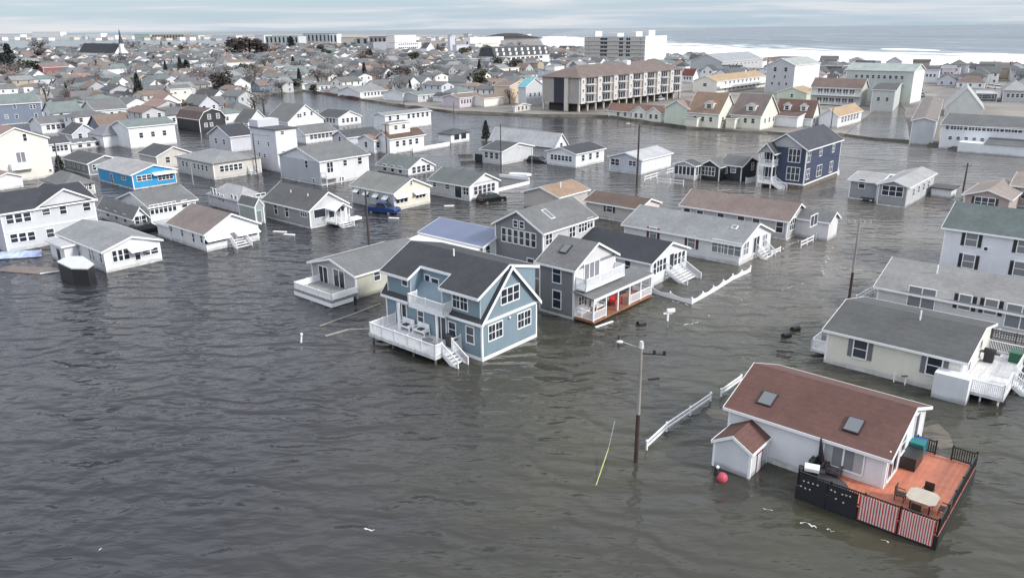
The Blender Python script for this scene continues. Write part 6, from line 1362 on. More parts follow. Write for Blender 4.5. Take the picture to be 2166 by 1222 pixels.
b = H('dull red barn like building, upper left', (370, 500), 12, (580, 490), 400, 2.2, C_RED, shingle((.20, .15, .15)), ridge='B', name='red_barn', cat='barn', wr=3)
b = H('house with broad slate blue roof right of the dull red barn', (590, 500), 11, (735, 490), 455, 3.6, C_BGR, shingle((.15, .17, .22)), ridge='B', wr=3)
b = H('white porch house with big pale hip roof right of the slate blue roof', (815, 545), 10, (1010, 535), 480, 3.6, C_WH, R_LG, kind='hip', wr=6)
b = H('white gabled house with black side roof right of the pale hip roof', (1090, 560), 9, (1205, 550), 510, 460, C_WH, RF_DG, wr=3)
b = H('white two storey house with brown roof below the dark thicket', (1865, 445), (1835, 430), (2050, 435), 360, 1.8, C_WH, RF_MB, ridge='B', name='two_storey_house', wr=3)
b = H('white house with rounded gambrel front, upper centre left', (1785, 545), 8, (1870, 540), 505, 450, C_WH, RF_DG, kind='gambrel', name='gambrel_house', wr=2)
V(1080, 40, 3.868)
# ------------------------------------------------------------------ the town further back: many small houses on the street grid
WC = [(C_WH, 'white', 13), (C_LG, 'light grey', 4), (C_CRM, 'cream', 2), (S_GREY, 'grey', 3), (C_BGR, 'blue grey', 1), (C_LAV, 'lavender grey', 2), (C_BEI, 'beige', 2), (C_TANW, 'tan', 1)]
RC = [(R_GREY, 'grey', 4), (RF_MG, 'dark grey', 6), (RF_DG, 'black', 4), (R_LG, 'light grey', 2), (RF_MB, 'brown', 3), (RF_PK, 'reddish brown', 1), (RF_GG, 'green grey', 2)]
rn = random.Random(21)
def pick(t):
    s = sum(x[2] for x in t); r = rn.uniform(0, s)
    for x in t:
        r -= x[2]
        if r <= 0: return x
    return t[-1]
sites = []
def occupied(x, y, r):
    return any((x - a) ** 2 + (y - b_) ** 2 < (r + c) ** 2 * .72 for a, b_, c in FOOT)
V(0, 0, 1)
def inland(px):   # allowed pixel zone for the back town
    x, y = px
    if x < -60 or x > 2200: return False
    if x < 125: lo = 200
    elif x < 330: lo = 300
    elif x < 480: lo = 285
    elif x < 520: lo = 250
    elif x < 620: lo = 200
    elif x < 1130: lo = 196 + (x - 620) * .09
    elif x < 1290: lo = 150
    elif x < 1500: lo = 150
    else: lo = 190
    hi = 96 if x < 350 else 88 if x < 1140 else 108 if x < 1300 else 128
    if x > 1500: hi = 136 + (x - 1500) * .02
    if 1880 < x < 2000 and y > 150: return False
    return hi < y < lo
ga = Vector((math.cos(GRID), math.sin(GRID))); gb = Vector((-ga.y, ga.x))
cand = []
for i in range(-70, 70):
    for j in range(-10, 90):
        # rows of lots: pairs of rows back to back, a lane every second row
        q = gb * (i * 11.5) + ga * (-j * 15.0 - (4 if j % 2 else 0)); x, y = q.x + rn.uniform(-1.2, 1.2), q.y + rn.uniform(-1.2, 1.2)
        if y < 150: continue
        px = proj((x, y, 0))
        if inland(px): cand.append((x, y, px))
cand.sort(key=lambda c: c[0] ** 2 + c[1] ** 2)
near, far_ = [], []
for x, y, px in cand:
    d = math.hypot(x, y); r = 6.2
    if occupied(x, y, r): continue
    if d > 520 and rn.random() < .25: continue
    if d > 800 and rn.random() < .15: continue
    (near if len(near) < 285 else far_).append((x, y, px, d)); FOOT.append((x, y, r * .82))
landm = [(0, 'left of the church'), (235, 'behind the church'), (330, 'beyond the black barn house'), (560, 'above the channel head'), (760, 'left of the green pavilion'), (900, 'around the green pavilion'), (1050, 'left of the hotel tower'), (1400, 'between the tower and beach'), (9999, '')]
ridx = 0
PROTO = {}
def proto(wall, rf, w_, d_, e, ri, kind):
    """shared meshes of one small house, local frame, centred"""
    k = (wall.name, rf.name, w_, d_, e, ri, kind)
    if k in PROTO: return PROTO[k]
    class R0: pass
    r0 = R0(); r0.inv = Matrix.Identity(4); r0.rot = 0; r0.o = None
    b = Body((w_ / 2, -d_ / 2), 0, w_, d_, -.2, e, None, ri)
    P_ = b.p; mb = MB()
    if kind == 'hip':
        mb.abox(-w_/2, w_/2, -d_/2, d_/2, -.2, e)
        o = .35; h = min(w_, d_) / 2 - .1; rb = MB()
        if w_ >= d_: ra, rc = (-w_/2 + h, 0, e + ri), (w_/2 - h, 0, e + ri)
        else: ra, rc = (0, -d_/2 + h, e + ri), (0, d_/2 - h, e + ri)
        q = [(-w_/2 - o, -d_/2 - o, e), (w_/2 + o, -d_/2 - o, e), (w_/2 + o, d_/2 + o, e), (-w_/2 - o, d_/2 + o, e)]
        f = [(0, 1, 5, 4), (1, 2, 5), (2, 3, 4, 5), (3, 0, 4)] if w_ >= d_ else [(0, 1, 4), (1, 2, 5, 4), (2, 3, 5), (3, 0, 4, 5)]
        rb.add(q + [ra, rc], f + [(3, 2, 1, 0)])
    else:
        mb.prism([(-w_/2, -d_/2, -.2), (-w_/2, d_/2, -.2), (-w_/2, d_/2, e), (-w_/2, 0, e + ri), (-w_/2, -d_/2, e)], (w_, 0, 0))
        o = .35; sl = ri / (d_ / 2); rb = MB(); up = Vector((0, 0, .15))
        for s_ in (-1, 1):
            v = [Vector((-w_/2 - o, s_ * (d_/2 + o), e - o * sl + .01)), Vector((w_/2 + o, s_ * (d_/2 + o), e - o * sl + .01)), Vector((w_/2 + o, 0, e + ri + .01)), Vector((-w_/2 - o, 0, e + ri + .01))]
            rb.add(v + [p + up for p in v], [(0, 1, 2, 3), (7, 6, 5, 4), (0, 4, 5, 1), (1, 5, 6, 2), (2, 6, 7, 3), (3, 7, 4, 0)])
    PROTO[k] = (mb.mesh('wall', wall), rb.mesh('roof', rf)); return PROTO[k]
stuffW = {}
for n, (x, y, px, d) in enumerate(near + far_):
    wl, wn, _ = pick(WC); rf, rn_, _ = pick(RC)
    w_ = rn.choice((8, 9.5, 11)); d_ = rn.choice((6.5, 7.5, 8.5)); e = rn.choice((2.7, 3.0, 4.6, 5.2)); ri = rn.choice((1.3, 1.8, 2.6)); kind = rn.choice(('gable', 'gable', 'gable', 'hip'))
    rot = GRID + (math.pi / 2 if rn.random() < .5 else 0) + rn.uniform(-.03, .03) + (R(10) if px[0] > 1300 else 0)
    wm, rm_ = proto(wl, rf, w_, d_, e, ri, kind)
    if n >= len(near):
        for key, me in ((wl, wm), (rf, rm_)):
            mb = stuffW.setdefault(key.name, (MB(), key))[0]; M = Matrix.Translation((x, y, .05)) @ Matrix.Rotation(rot, 4, 'Z'); k = len(mb.v)
            mb.v += [M @ v.co for v in me.vertices]; mb.f += [tuple(i + k for i in p.vertices) for p in me.polygons]
        continue
    zone = next(t for i, (lx, t) in enumerate(landm) if px[0] < (landm[i + 1][0] if i + 1 < len(landm) else 1e9))
    sz = 'two storey' if e > 4 else 'low'
    r = bpy.data.objects.new('house', None); col.objects.link(r); r.location = (x, y, .05); r.rotation_euler = (0, 0, rot); r.empty_display_size = .5
    dist = 'near' if d < 420 else 'far' if d < 620 else 'very far'
    tag(r, f"{dist} {sz} {wn} house, {rn_} {'hip' if kind == 'hip' else 'gable'} roof, {zone}".replace('  ', ' '), 'house', 'small houses of the town behind the channel')
    child(wm, 'wall', r, (0, 0, 0), 0); child(rm_, 'roof', r, (0, 0, 0), 0)
    # windows on the two faces turned to the camera
    fl = (1.5,) if e < 4 else (1.5, e - .9)
    for kf in range(4):
        ang = rot + kf * math.pi / 2; nx, ny = math.sin(ang), -math.cos(ang)
        if nx * -x + ny * -y <= 0.25 * d: continue
        lw, dd = (w_, d_ / 2) if kf % 2 == 0 else (d_, w_ / 2)
        if d > 560 and kf % 2: continue
        for z in fl:
            nw = 3 if (lw > 8.5 and d < 450) else 2
            for i in range(nw):
                fm, pm = wmesh(.9, 1.1, 1, 1, rn.choice((0, 0, 1)), TRIM)
                u = (i + .5) / nw * lw - lw / 2; v = Vector((u, -dd, z)); v.rotate(Matrix.Rotation(kf * math.pi / 2, 3, 'Z').to_euler())
                o = child(fm, 'window', r, v, kf * math.pi / 2); child(pm, 'pane', o, (0, 0, 0), 0)
    if rn.random() < .3:
        child(PROTO.setdefault('ch', MB().abox(-.3, .3, -.3, .3, 0, 2.2).mesh('chimney', mat('chimney_brick', (.18, .10, .08), .9, .2, 3))), 'chimney', r, (w_ * .2, .8, e + ri * .4), 0)
# everything past that: one mass of far rooftops
if stuffW:
    me = bpy.data.meshes.new('distant_houses'); vs = []; fs = []; mi = []
    for i, (mb, m) in enumerate(stuffW.values()):
        k = len(vs); vs += [tuple(v) for v in mb.v]; fs += [tuple(a + k for a in f) for f in mb.f]; mi += [i] * len(mb.f); me.materials.append(m)
    me.from_pydata(vs, [], fs); me.update(); me.polygons.foreach_set('material_index', mi)
    o = bpy.data.objects.new('distant_houses', me); col.objects.link(o); o['kind'] = 'stuff'; o['label'] = 'mass of small far rooftops merging towards the horizon'
# big pale blocks along the far horizon
rb = random.Random(4); V(0, 0, 1)
def far_block(label, x0, x1, yb, yt, wall, rf, name='far_building', depth=25, bays=0, grp=None):
    a_ = g((x0, yb)); c_ = g((x1, yb)); d = c_ - a_; rot = math.atan2(d.y, d.x); L = d.length; V(0, 0, 1); h = max(2.5, hz(a_[:2], yt))
    r = Root(name, label, 'building', (a_.x, a_.y, 0), rot, grp); b = Body((c_.x, c_.y), rot, L, depth, 0, h, r, .5)
    shell(b, wall, kind='flat'); roof(b, rf, kind='flat', oh=.5, th=.4, trim=None)
    for i in range(bays): MB().box(b.p(-L + L * (i + .3) / bays, -.3, h * .15), V3(b.a * L / bays * .4, 0), V3(b.b * .29, 0), (0, 0, h * .7)).build('bay', GL[0], r)
for a_ in (('long pale arcade with many dark bays on the far barrier island', 322, 390, 84, 74, C_TANW, RF_TAN, 'arcade', 30, 11), ('long white shed left of the steeple on the far barrier island', 70, 130, 83, 68.5, C_WH, RF_W), ('low white block at the far left horizon', 0, 45, 84, 74, C_WH, RF_W), ('white pair of sheds just left of the steeple', 135, 178, 84, 74, C_WH, RF_W), ('white gabled block behind the steeple', 180, 215, 84, 71, C_WH, RF_W),
           ('small white block right of the steeple', 225, 245, 84, 75, C_WH, RF_W), ('pale green block left of the dark bayed arcade', 285, 318, 84, 73, siding((.4, .5, .48)), R_LG), ('tan block right of the dark bayed arcade', 392, 420, 84, 75, C_BEI, R_LG), ('long bright white shed right of the arcade', 448, 500, 85, 76, C_WH, RF_W), ('white block at the start of the far hotels', 540, 560, 92, 75, C_WH, RF_W),
           ('long pale hotel with dark roof, far centre left', 562, 632, 93, 77, siding((.5, .54, .55)), RF_GG, 'far_hotel', 25, 8), ('wide far hotel with dark top storey', 642, 700, 90, 72, C_LG, RF_DG, 'far_hotel', 25, 7), ('pale far tower at the end of the wide hotel', 698, 714, 92, 72, C_WH, R_LG, 'far_hotel', 15, 2),
           ('greyish far block right of the far tower', 722, 750, 94, 80, C_BEI, R_GREY), ('greyish far block with two bays', 752, 780, 94, 81, S_GREY, RF_MG, 'far_building', 20, 2), ('grey far block left of the town centre hotels', 782, 818, 98, 78, siding((.3, .31, .34)), RF_MG, 'far_building', 25, 4)): far_block(*a_)
for i in range(26):
    x = 820 + i * 11.5 + rb.uniform(-3, 3); yb = 84 + rb.uniform(-5, 4); 
    far_block('small far house on the headland slope at the horizon', x, x + rb.uniform(6, 12), yb, yb - rb.uniform(4, 8), rb.choice((C_WH, C_LG, S_GREY, C_LAV)), rb.choice((RF_DG, RF_MG, R_LG)), 'headland_house', 18, 0, 'small houses on the far headland')
for i in range(22):
    x = -5 + i * 25 + rb.uniform(-6, 6); yb = 85 + rb.uniform(-1.5, 1.5)
    far_block('small pale building in the row on the far barrier island', x, x + rb.uniform(6, 14), yb, yb - rb.uniform(4, 7.5), rb.choice((C_WH, C_WH, C_LG, C_BEI)), rb.choice((RF_W, R_LG, RF_MG)), 'barrier_building', 22, 0, 'small buildings on the far barrier island')

# ------------------------------------------------------------------ trees
BARK = mat('bark', (.09, .07, .06), .9, .2, 2)
CR = {'bare': mat('bare_twigs', (.11, .095, .09), .95, .3, .4), 'brown': mat('brown_crown', (.075, .064, .062), .95, .3, .4), 'dark': mat('evergreen_needles', (.022, .03, .03), .9, .4, .5), 'green': mat('hedge_leaves', (.06, .07, .045), .9, .4, .5), 'grey': mat('pale_twigs', (.17, .16, .16), .95, .25, .4)}
TM = {}
def tree_mesh(kind, seed):
    k = (kind, seed)
    if k in TM: return TM[k]
    r = random.Random(seed * 7 + len(kind)); t = MB(); c = MB()
    t.tube((0, 0, -.2), (0, 0, .55), .05, .03, 6)
    tips = []
    for i in range(9):
        a = r.uniform(0, 6.28); el_ = r.uniform(.5, 1.2); l = r.uniform(.25, .42); z0 = r.uniform(.2, .5); p = Vector((0, 0, z0)); q = p + Vector((math.cos(a) * math.cos(el_), math.sin(a) * math.cos(el_), math.sin(el_))) * l
        t.tube(p, q, .018, .006, 4, cap=False); tips.append(q)
        for _ in range(2):
            q2 = q + Vector((r.uniform(-.15, .15), r.uniform(-.15, .15), r.uniform(.02, .2))); t.tube(q, q2, .007, .003, 3, cap=False); tips.append(q2)
    n = 520
    lumps = [(r.uniform(-.26, .26), r.uniform(-.26, .26), r.uniform(.42, .85), r.uniform(.13, .26)) for _ in range(9)]
    for i in range(n):
        if kind == 'dark':
            z = r.uniform(.08, 1); rad = .30 * (1 - z) ** .7 * r.uniform(.3, 1.1) + .02; a = r.uniform(0, 6.28); p = Vector((math.cos(a) * rad, math.sin(a) * rad, z))
        else:
            L = r.choice(lumps); v = Vector((r.gauss(0, 1), r.gauss(0, 1), r.gauss(0, 1))).normalized() * L[3] * r.uniform(.5, 1.05); p = Vector(L[:3]) + v
        s = r.uniform(.018, .05) if kind in ('bare', 'grey') else r.uniform(.03, .07)
        u = Vector((r.gauss(0, 1), r.gauss(0, 1), r.gauss(0, 1))).normalized(); w_ = u.cross(Vector((r.gauss(0, 1), r.gauss(0, 1), r.gauss(0, 1)))).normalized() * (.35 if kind in ('bare', 'grey') else .8)
        c.add([p - u * s, p + w_ * s, p + u * s, p - w_ * s], [(0, 1, 2, 3)])
    TM[k] = (t.mesh('trunk', BARK), c.mesh('crown', CR[kind])); return TM[k]
def tree(px, kind, h, wd, label, grp=None, seed=0, z=None):
    V(0, 0, 1); q = g(px); tm, cm = tree_mesh(kind, seed % 4)
    r = bpy.data.objects.new('tree', None); col.objects.link(r); r.location = (q.x, q.y, 0); r.rotation_euler = (0, 0, seed * 1.7); tag(r, label, 'tree', grp)
    for nm, me in (('trunk', tm), ('crown', cm)):
        o = child(me, nm, r, (0, 0, 0), 0); o.scale = (wd, wd, h)
for i, (px, kind, h, w_, lb) in enumerate([((24, 148), 'dark', 19, 22, 'tall dark evergreen beside the boxy beige house, upper left'), ((6, 150), 'dark', 13, 18, 'dark evergreen at the very left edge of the town'), ((88, 112), 'bare', 20, 40, 'bare grey tree standing alone left of the church'), ((280, 112), 'bare', 18, 34, 'bare tree just right of the church front'),
      ((506, 124), 'brown', 20, 30, 'brown thicket tree at the left of the dark clump, upper centre left'), ((530, 125), 'brown', 22, 34, 'broad brown thicket tree in the middle of the dark clump'), ((548, 124), 'brown', 17, 28, 'brown thicket tree at the right of the dark clump'), ((617, 108), 'dark', 19, 26, 'dark round evergreen in front of the far hotels'), ((398, 168), 'dark', 11, 12, 'dark tree behind the white gabled houses, left of the gambrel front'), ((352, 158), 'dark', 9, 5, 'narrow dark cypress left of the black barn shaped house'),
      ((388, 258), 'brown', 6, 6, 'brown shrub on the left wall of the black barn shaped house'), ((405, 258), 'brown', 6, 5, 'rusty shrub beside the door of the black barn shaped house'), ((98, 212), 'grey', 9, 8, 'pale bare tree at the corner of the blue grey house'), ((1028, 297), 'dark', 5, 4, 'small dark tree behind the grey cottage with the black roof'), ((618, 190), 'green', 5, 12, 'green brown hedge tree at the head of the channel'), ((665, 197), 'green', 4, 7, 'low green shrub on the far channel bank'),
      ((540, 240), 'grey', 8, 9, 'bare pale tree beside the steep white gable'), ((558, 232), 'grey', 7, 8, 'second bare pale tree above the steep white gable'), ((130, 372), 'dark', 4, 4, 'dark round bush below the dark grey bungalow, left'), ((900, 262), 'bare', 5, 5, 'small bare bush beside the two storey house on the channel edge'), ((820, 168), 'grey', 12, 14, 'pale bare tree left of the green roofed pavilion'), ((765, 140), 'bare', 13, 20, 'grey bare tree in the middle of the town'), ((250, 150), 'bare', 13, 26, 'brownish bare tree below the church front')]):
    tree(px, kind, h, w_, lb, seed=i)
rt = random.Random(9)
nT = 0
for i in range(800):
    x = rt.uniform(-10, 1150); y = 100 + 125 * rt.random() ** 1.4; q = g((x, y))
    if not inland((x, y)) or (x > 1100) or occupied(q.x, q.y, 1.5): continue
    kd = rt.choice(('bare', 'bare', 'bare', 'bare', 'grey', 'grey', 'grey', 'brown', 'dark', 'green')); V(0, 0, 1)
    lbk = {'bare': 'bare brown', 'grey': 'bare pale grey', 'brown': 'dull brown', 'dark': 'dark evergreen', 'green': 'olive green'}[kd]
    zone = next(t for k, (lx, t) in enumerate(landm) if x < (landm[k + 1][0] if k + 1 < len(landm) else 1e9))
    h_ = rt.uniform(6, 12); tree((x, y), kd, h_, h_ * rt.uniform(.9, 1.5) * (.5 if kd == 'dark' else 1), f'{lbk} tree between the houses {zone}', 'trees between the town houses', seed=i); nT += 1
    if nT > 190: break
# ------------------------------------------------------------------ poles, wires, vehicles, floating things
PW_ = mat('pole_wood_pale', (.30, .28, .26), .8, .15, 1, dirt=.25); PD_ = mat('pole_wood_dark', (.07, .06, .055), .85, .2, 1, dirt=.2); PM_ = mat('pole_metal', (.28, .29, .30), .5, .1)
CER = mat('insulator', (.5, .5, .5), .3)
TOPS = {}
def pole(key, base, topy, label, m=PD_, r=.14, arm=None, lamp=None, dark_base=False, al=1.9):
    V(0, 0, 1); q = g(base); h = hz(q[:2], topy); ro = Root('power_pole', label, 'pole', (q.x, q.y, 0)); c = Vector((q.x, q.y, 0))
    zs = h * .42 if dark_base else -.5
    if dark_base: MB().tube(c + Vector((0, 0, -.5)), c + Vector((0, 0, zs)), r * 1.12, r, 10).build('pole_foot', mat('creosote_foot', (.045, .028, .024), .8, .25, 2), ro)
    MB().tube(c + Vector((0, 0, zs)), c + Vector((0, 0, h)), r, r * .72, 10).build('pole', m, ro)
    if arm:
        d = Vector((math.cos(arm), math.sin(arm), 0)); MB().bar(c - d * 1.1 + Vector((0, 0, h - .5)), c + d * 1.1 + Vector((0, 0, h - .5)), .11, .12).build('crossarm', m, ro)
        for s_ in (-1, -.45, .45, 1): MB().tube(c + d * s_ + Vector((0, 0, h - .44)), c + d * s_ + Vector((0, 0, h - .2)), .05, n=6).build('insulator', CER, ro)
    if lamp is not None:
        d = Vector((math.cos(lamp), math.sin(lamp), 0)); a_ = c + Vector((0, 0, h - .3)); b_ = a_ + d * al + Vector((0, 0, .29 * al)); MB().tube(a_, b_, .04, n=6).build('lamp_arm', PM_, ro)
        MB().ball(b_ + d * .2, .15 * al + .06, .16, .10, 10, 6).build('lamp_head', mat('lamp_grey', (.55, .56, .58), .4), ro)
    TOPS[key] = c + Vector((0, 0, h - .25)); return ro
r_ = pole('p1', (1345, 977), 728, 'pale weathered power pole with a lamp arm standing alone in the foreground flood', PW_, .13, None, R(165), True, al=1.15)
c = TOPS['p1']; MB().bar(c + Vector((0, 0, -.35)), c + Vector((1.5, -.3, -.35)), .07).build('crossarm', DARK, r_)
for t_ in (.8, 1.4): MB().tube(c + Vector((t_, -.2 * t_, -.33)), c + Vector((t_, -.2 * t_, -.08)), .09, n=8).build('insulator', BLACK, r_)
MB().tube(c + Vector((0, 0, .0)), c + Vector((0, 0, .45)), .17, .12, 8).build('pole_cap', mat('lamp_grey', (.55, .56, .58), .4), r_)
pole('p2', (1793, 655), 462, 'pale power pole rising behind the roof of the cream house', PW_, .13, R(-10), None, True)
pole('p3', (781, 522), 402, 'dark power pole between the blue pickup and the grey bungalow', PD_, .17)
pole('p4', (1125, 433), 314, 'thin grey lamp pole near the black car', PM_, .07, None, R(200))
pole('p5', (1060, 373), 262, 'slim dark pole in front of the grey cottage with black roof', PD_, .11)
pole('p6', (1347, 395), 264, 'thick dark pole with a lamp in front of the pale blue grey bungalow', PD_, .2, None, R(190))
pole('p7', (819, 332), 262, 'dark pole beside the small pink roofed cottage', PD_, .14)
pole('p8', (544, 368), 282, 'dark pole beside the tall flat roofed house', PD_, .13)
pole('p9', (134, 402), 300, 'dark pole in front of the tall cream house', PD_, .12)
pole('p10', (409, 391), 342, 'short pale pole in front of the beige sunroom cottage', PM_, .12)
pole('p11', (2037, 404), 345, 'dark pole behind the pinkish tan house', PD_, .16, R(20))
pole('p12', (1757, 274), 228, 'thin dark pole in front of the tan roofed row building', PD_, .13)
pole('p13', (1624, 146), 110, 'tall thin pole beside the white beach building', PD_, .14)
pole('p14', (855, 234), 205, 'short dark pole on the far channel bank', PD_, .14)
pole('p15', (960, 448 - 205), 215, 'dark pole on the far channel bank beside the pink bungalow', PD_, .13)
def wire(a_, b_, label, sag=.9, r=.022):
    n = 14; ro = Root('power_line', label, 'wire', (a_.x, a_.y, a_.z)); pts = [a_.lerp(b_, i / n) - Vector((0, 0, sag * 4 * (i / n) * (1 - i / n))) for i in range(n + 1)]; mb = MB()
    for p, q in zip(pts[:-1], pts[1:]): mb.tube(p, q, r, n=4, cap=False)
    mb.build('cable', DARK, ro)
wire(TOPS['p6'], TOPS['p11'], 'long sagging wire from the thick dark lamp pole to the pole behind the pinkish house', 1.3)
wire(TOPS['p5'], TOPS['p6'], 'sagging wire between the slim dark pole and the thick dark lamp pole', .8)
wire(TOPS['p2'], TOPS['p11'], 'sagging wire from the cream house pole to the pole behind the pinkish house', 1.5)
wire(TOPS['p5'], TOPS['p7'], 'sagging wire from the slim dark pole to the pole beside the pink roofed cottage', 1.1)
wire(TOPS['p7'], TOPS['p8'], 'sagging wire between the poles either side of the big pale grey house', 1.3)
V(720, 240, 4.165)
for pts, lb in ((((1392, 690), (1668, 622)), 'low white wall behind the black car'), (((1400, 560), (1660, 590)), 'white rail low in the water behind the black car')):
    a_, c_ = g(pts[0]), g(pts[1]); d = (c_ - a_).normalized(); w1 = Root('low_wall', lb, 'wall', (a_.x, a_.y, 0)); MB().box(a_ - Vector((0, 0, .2)), c_ - a_, Vector((-d.y, d.x, 0)) * .25, (0, 0, .75)).build('panel', WHITE, w1)
# --- vehicles
TYRE = mat('tyre_rubber', (.02, .02, .02), .8); RIM = mat('rim_metal', (.45, .46, .48), .35, metal=.6); CG = glassmat('car_glass', (.02, .025, .03), .08); LAMPM = mat('headlamp_lens', (.7, .72, .75), .2); TLM = mat('tail_lamp', (.3, .02, .02), .3)
def car(px, rot, label, paint, kind='suv', z=-.55, cat='car', raw=None):
    q = raw or g(px); ro = Root({'suv': 'parked_car', 'pickup': 'pickup_truck'}[kind], label, cat, (q.x, q.y, z), rot); o = ro.o
    L, W_ = (5.0, 1.95) if kind == 'suv' else (5.4, 1.95)
    if kind == 'suv': prof = [(-2.45, .35), (2.45, .35), (2.5, .75), (2.35, .98), (1.35, 1.1), (-2.35, 1.15), (-2.5, .8)]; cab = [(-2.3, 1.1), (1.15, 1.08), (.45, 1.68), (-1.95, 1.72)]
    else: prof = [(-2.7, .45), (2.6, .45), (2.68, .85), (2.5, 1.1), (1.35, 1.2), (-2.68, 1.2)]; cab = [(-.75, 1.18), (1.25, 1.18), (.7, 1.82), (-.55, 1.85)]
    b_ = MB(); b_.prism([(x, -W_ / 2, y) for x, y in prof], (0, W_, 0)); child(b_.mesh('body', paint), 'body', o, (0, 0, 0), 0)
    k = .86
    c_ = MB(); xs0 = [(x, y) for x, y in cab]; vs = [(x, s_ * W_ / 2 * (.97 if y < 1.3 else .78), y) for s_ in (-1, 1) for x, y in xs0]; c_.add(vs, [(3, 2, 1, 0), (4, 5, 6, 7), (0, 1, 5, 4), (1, 2, 6, 5), (2, 3, 7, 6), (3, 0, 4, 7)]); child(c_.mesh('cabin_glass', CG), 'cabin_glass', o, (0, 0, 0), 0)
    rf = MB(); x0, x1 = cab[3][0] - .02, cab[2][0] + .02; rf.abox(x0, x1, -W_ / 2 * .79, W_ / 2 * .79, cab[2][1] - .02, cab[2][1] + .07); child(rf.mesh('roof_panel', paint), 'roof_panel', o, (0, 0, 0), 0)
    for i in (0, 1):
        for s_ in (-1, 1):
            p = Vector((cab[i][0] if i else cab[0][0], s_ * W_ / 2 * .955, 1.12)); t = Vector((cab[2][0] if i else cab[3][0], s_ * W_ / 2 * .79, cab[2][1])); child(MB().bar(p, t, .09).mesh('pillar', paint), 'pillar', o, (0, 0, 0), 0)
    if kind == 'pickup': child(MB().abox(-2.55, -.9, -.8, .8, 1.201, 1.22).mesh('bed_liner', BLACK), 'bed_liner', o, (0, 0, 0), 0)
    for x in (-1.55, 1.55):
        for s_ in (-1, 1):
            w_ = child(MB().tube((x, s_ * W_ / 2 * .82, .36), (x, s_ * (W_ / 2 + .02), .36), .37, n=16).mesh('tyre', TYRE), 'wheel', o, (0, 0, 0), 0); child(MB().tube((x, s_ * (W_ / 2 + .021), .36), (x, s_ * (W_ / 2 + .04), .36), .23, n=12).mesh('rim', RIM), 'rim', w_, (0, 0, 0), 0)
    for s_ in (-1, 1):
        y = s_ * W_ / 2 * .78; child(MB().abox(2.46, 2.56, y - .2, y + .2, .72, .88).mesh('headlight', LAMPM), 'headlight', o, (0, 0, 0), 0); child(MB().abox(-2.74 if kind == 'pickup' else -2.54, -2.44, y - .12, y + .12, .8, 1.05).mesh('tail_light', TLM), 'tail_light', o, (0, 0, 0), 0)
V(720, 240, 4.165)
NAVYP = mat('car_paint_blue', (.02, .05, .17), .25, .02); BLKP = mat('car_paint_black', (.012, .013, .015), .22, .02); SILP = mat('car_paint_silver', (.4, .41, .43), .3, .02); WHP = mat('car_paint_white', (.75, .76, .78), .3, .02)
car((375, 872), R(-22), 'dark blue pickup truck with flooded wheels beside the cream gabled bungalow', NAVYP, 'pickup', -.25, 'pickup truck')
car((1330, 768), R(38), 'black car standing in flood water beside the white bungalow with the dark green grey roof', BLKP, 'suv', -.45)
car((1745, 425), R(-41), 'dark car drowned to its windows between the black roofed cottages', BLKP, 'suv', -.6)
V(1580, 240, 3.696); car((968, 668), R(229), 'dark car in the flood beside the triple window grey cottage', BLKP, 'suv', -.55)
V(0, 370, 4.8875); car((1525, 585), R(49), 'black car between the white row window house and the brown roofed bungalow', BLKP, 'suv', -.5)
V(0, 0, 1)
for i, (px, rot, lb, m) in enumerate([((2098, 187), R(-20), 'white car in the car park before the grey hip roofed motel, left', WHP), ((2112, 189), R(-20), 'white car in the car park before the grey hip roofed motel, right', WHP), ((1945, 196), R(60), 'dark car at the foot of the green roofed motel', BLKP), ((1950, 205), R(60), 'silver car at the foot of the green roofed motel', SILP),
        ((1395, 214), R(49), 'silver car at the right end of the brown apartment block', SILP), ((1335, 232), R(49), 'dark car beside the pillars of the brown apartment block', BLKP), ((1300, 236), R(49), 'white car beside the pillars of the brown apartment block', WHP), ((1128, 148), R(10), 'black car parked below the dormer hotel, left', BLKP), ((1140, 148), R(10), 'black car parked below the dormer hotel, right', BLKP)]): car(px, rot, lb, m, 'suv', .05)
# --- small flotsam
def thing(name, label, cat, px, parts, rot=0, z=0, grp=None):
    q = g(px); ro = Root(name, label, cat, (q.x, q.y, z), rot, grp)
    for nm, mb, m in parts: child(mb.mesh(nm, m), nm, ro.o, (0, 0, 0), 0)
    return ro
V(0, 0, 1)
thing('mailbox', 'white mailbox on a white crossed post standing in the flooded lane', 'mailbox', (1412, 678), [('post', MB().abox(-.09, .09, -.09, .09, -.3, 1.15), WHITE), ('crossarm', MB().abox(-.45, .45, -.07, .07, .7, .84), WHITE), ('box', MB().prism([(-.1, -.18, .9), (-.1, .18, .9), (-.1, .18, 1.12), (-.1, 0, 1.25), (-.1, -.18, 1.12)], (.75, 0, 0)), WHITE)], R(10))
thing('marker_post', 'small white marker post poking out of the open flood left of the blue house', 'post', (636, 724), [('post', MB().tube((0, 0, -.3), (.15, 0, .75), .1, .07), WHITE), ('cap', MB().ball((.15, 0, .8), .13), WHITE)])
thing('wooden_stump', 'dark wooden post stump in the water in front of the furnished porch', 'post', (1309, 724), [('stump', MB().tube((0, 0, -.3), (0, 0, .75), .14, .12), PD_)])
for px, lb in (((1357, 686), 'black drum floating near the furnished porch'), ((1683, 698), 'black drum floating near the landing of the cream house'), ((1664, 712), 'small dark bag floating left of the cream house')):
    thing('floating_drum', lb, 'drum', px, [('drum', MB().tube((-.4, 0, .1), (.4, .1, .12), .28, n=12), BLACK)], R(20))
thing('floating_plank', 'grey plank floating left of the cream house', 'plank', (1661, 742), [('plank', MB().abox(-.7, .7, -.15, .15, 0, .12), WOOD)], R(-10))
thing('floating_plank', 'short dark plank floating right of the foreground pole', 'plank', (1383, 801), [('plank', MB().abox(-.45, .45, -.1, .1, 0, .1), BLACK)], R(15))
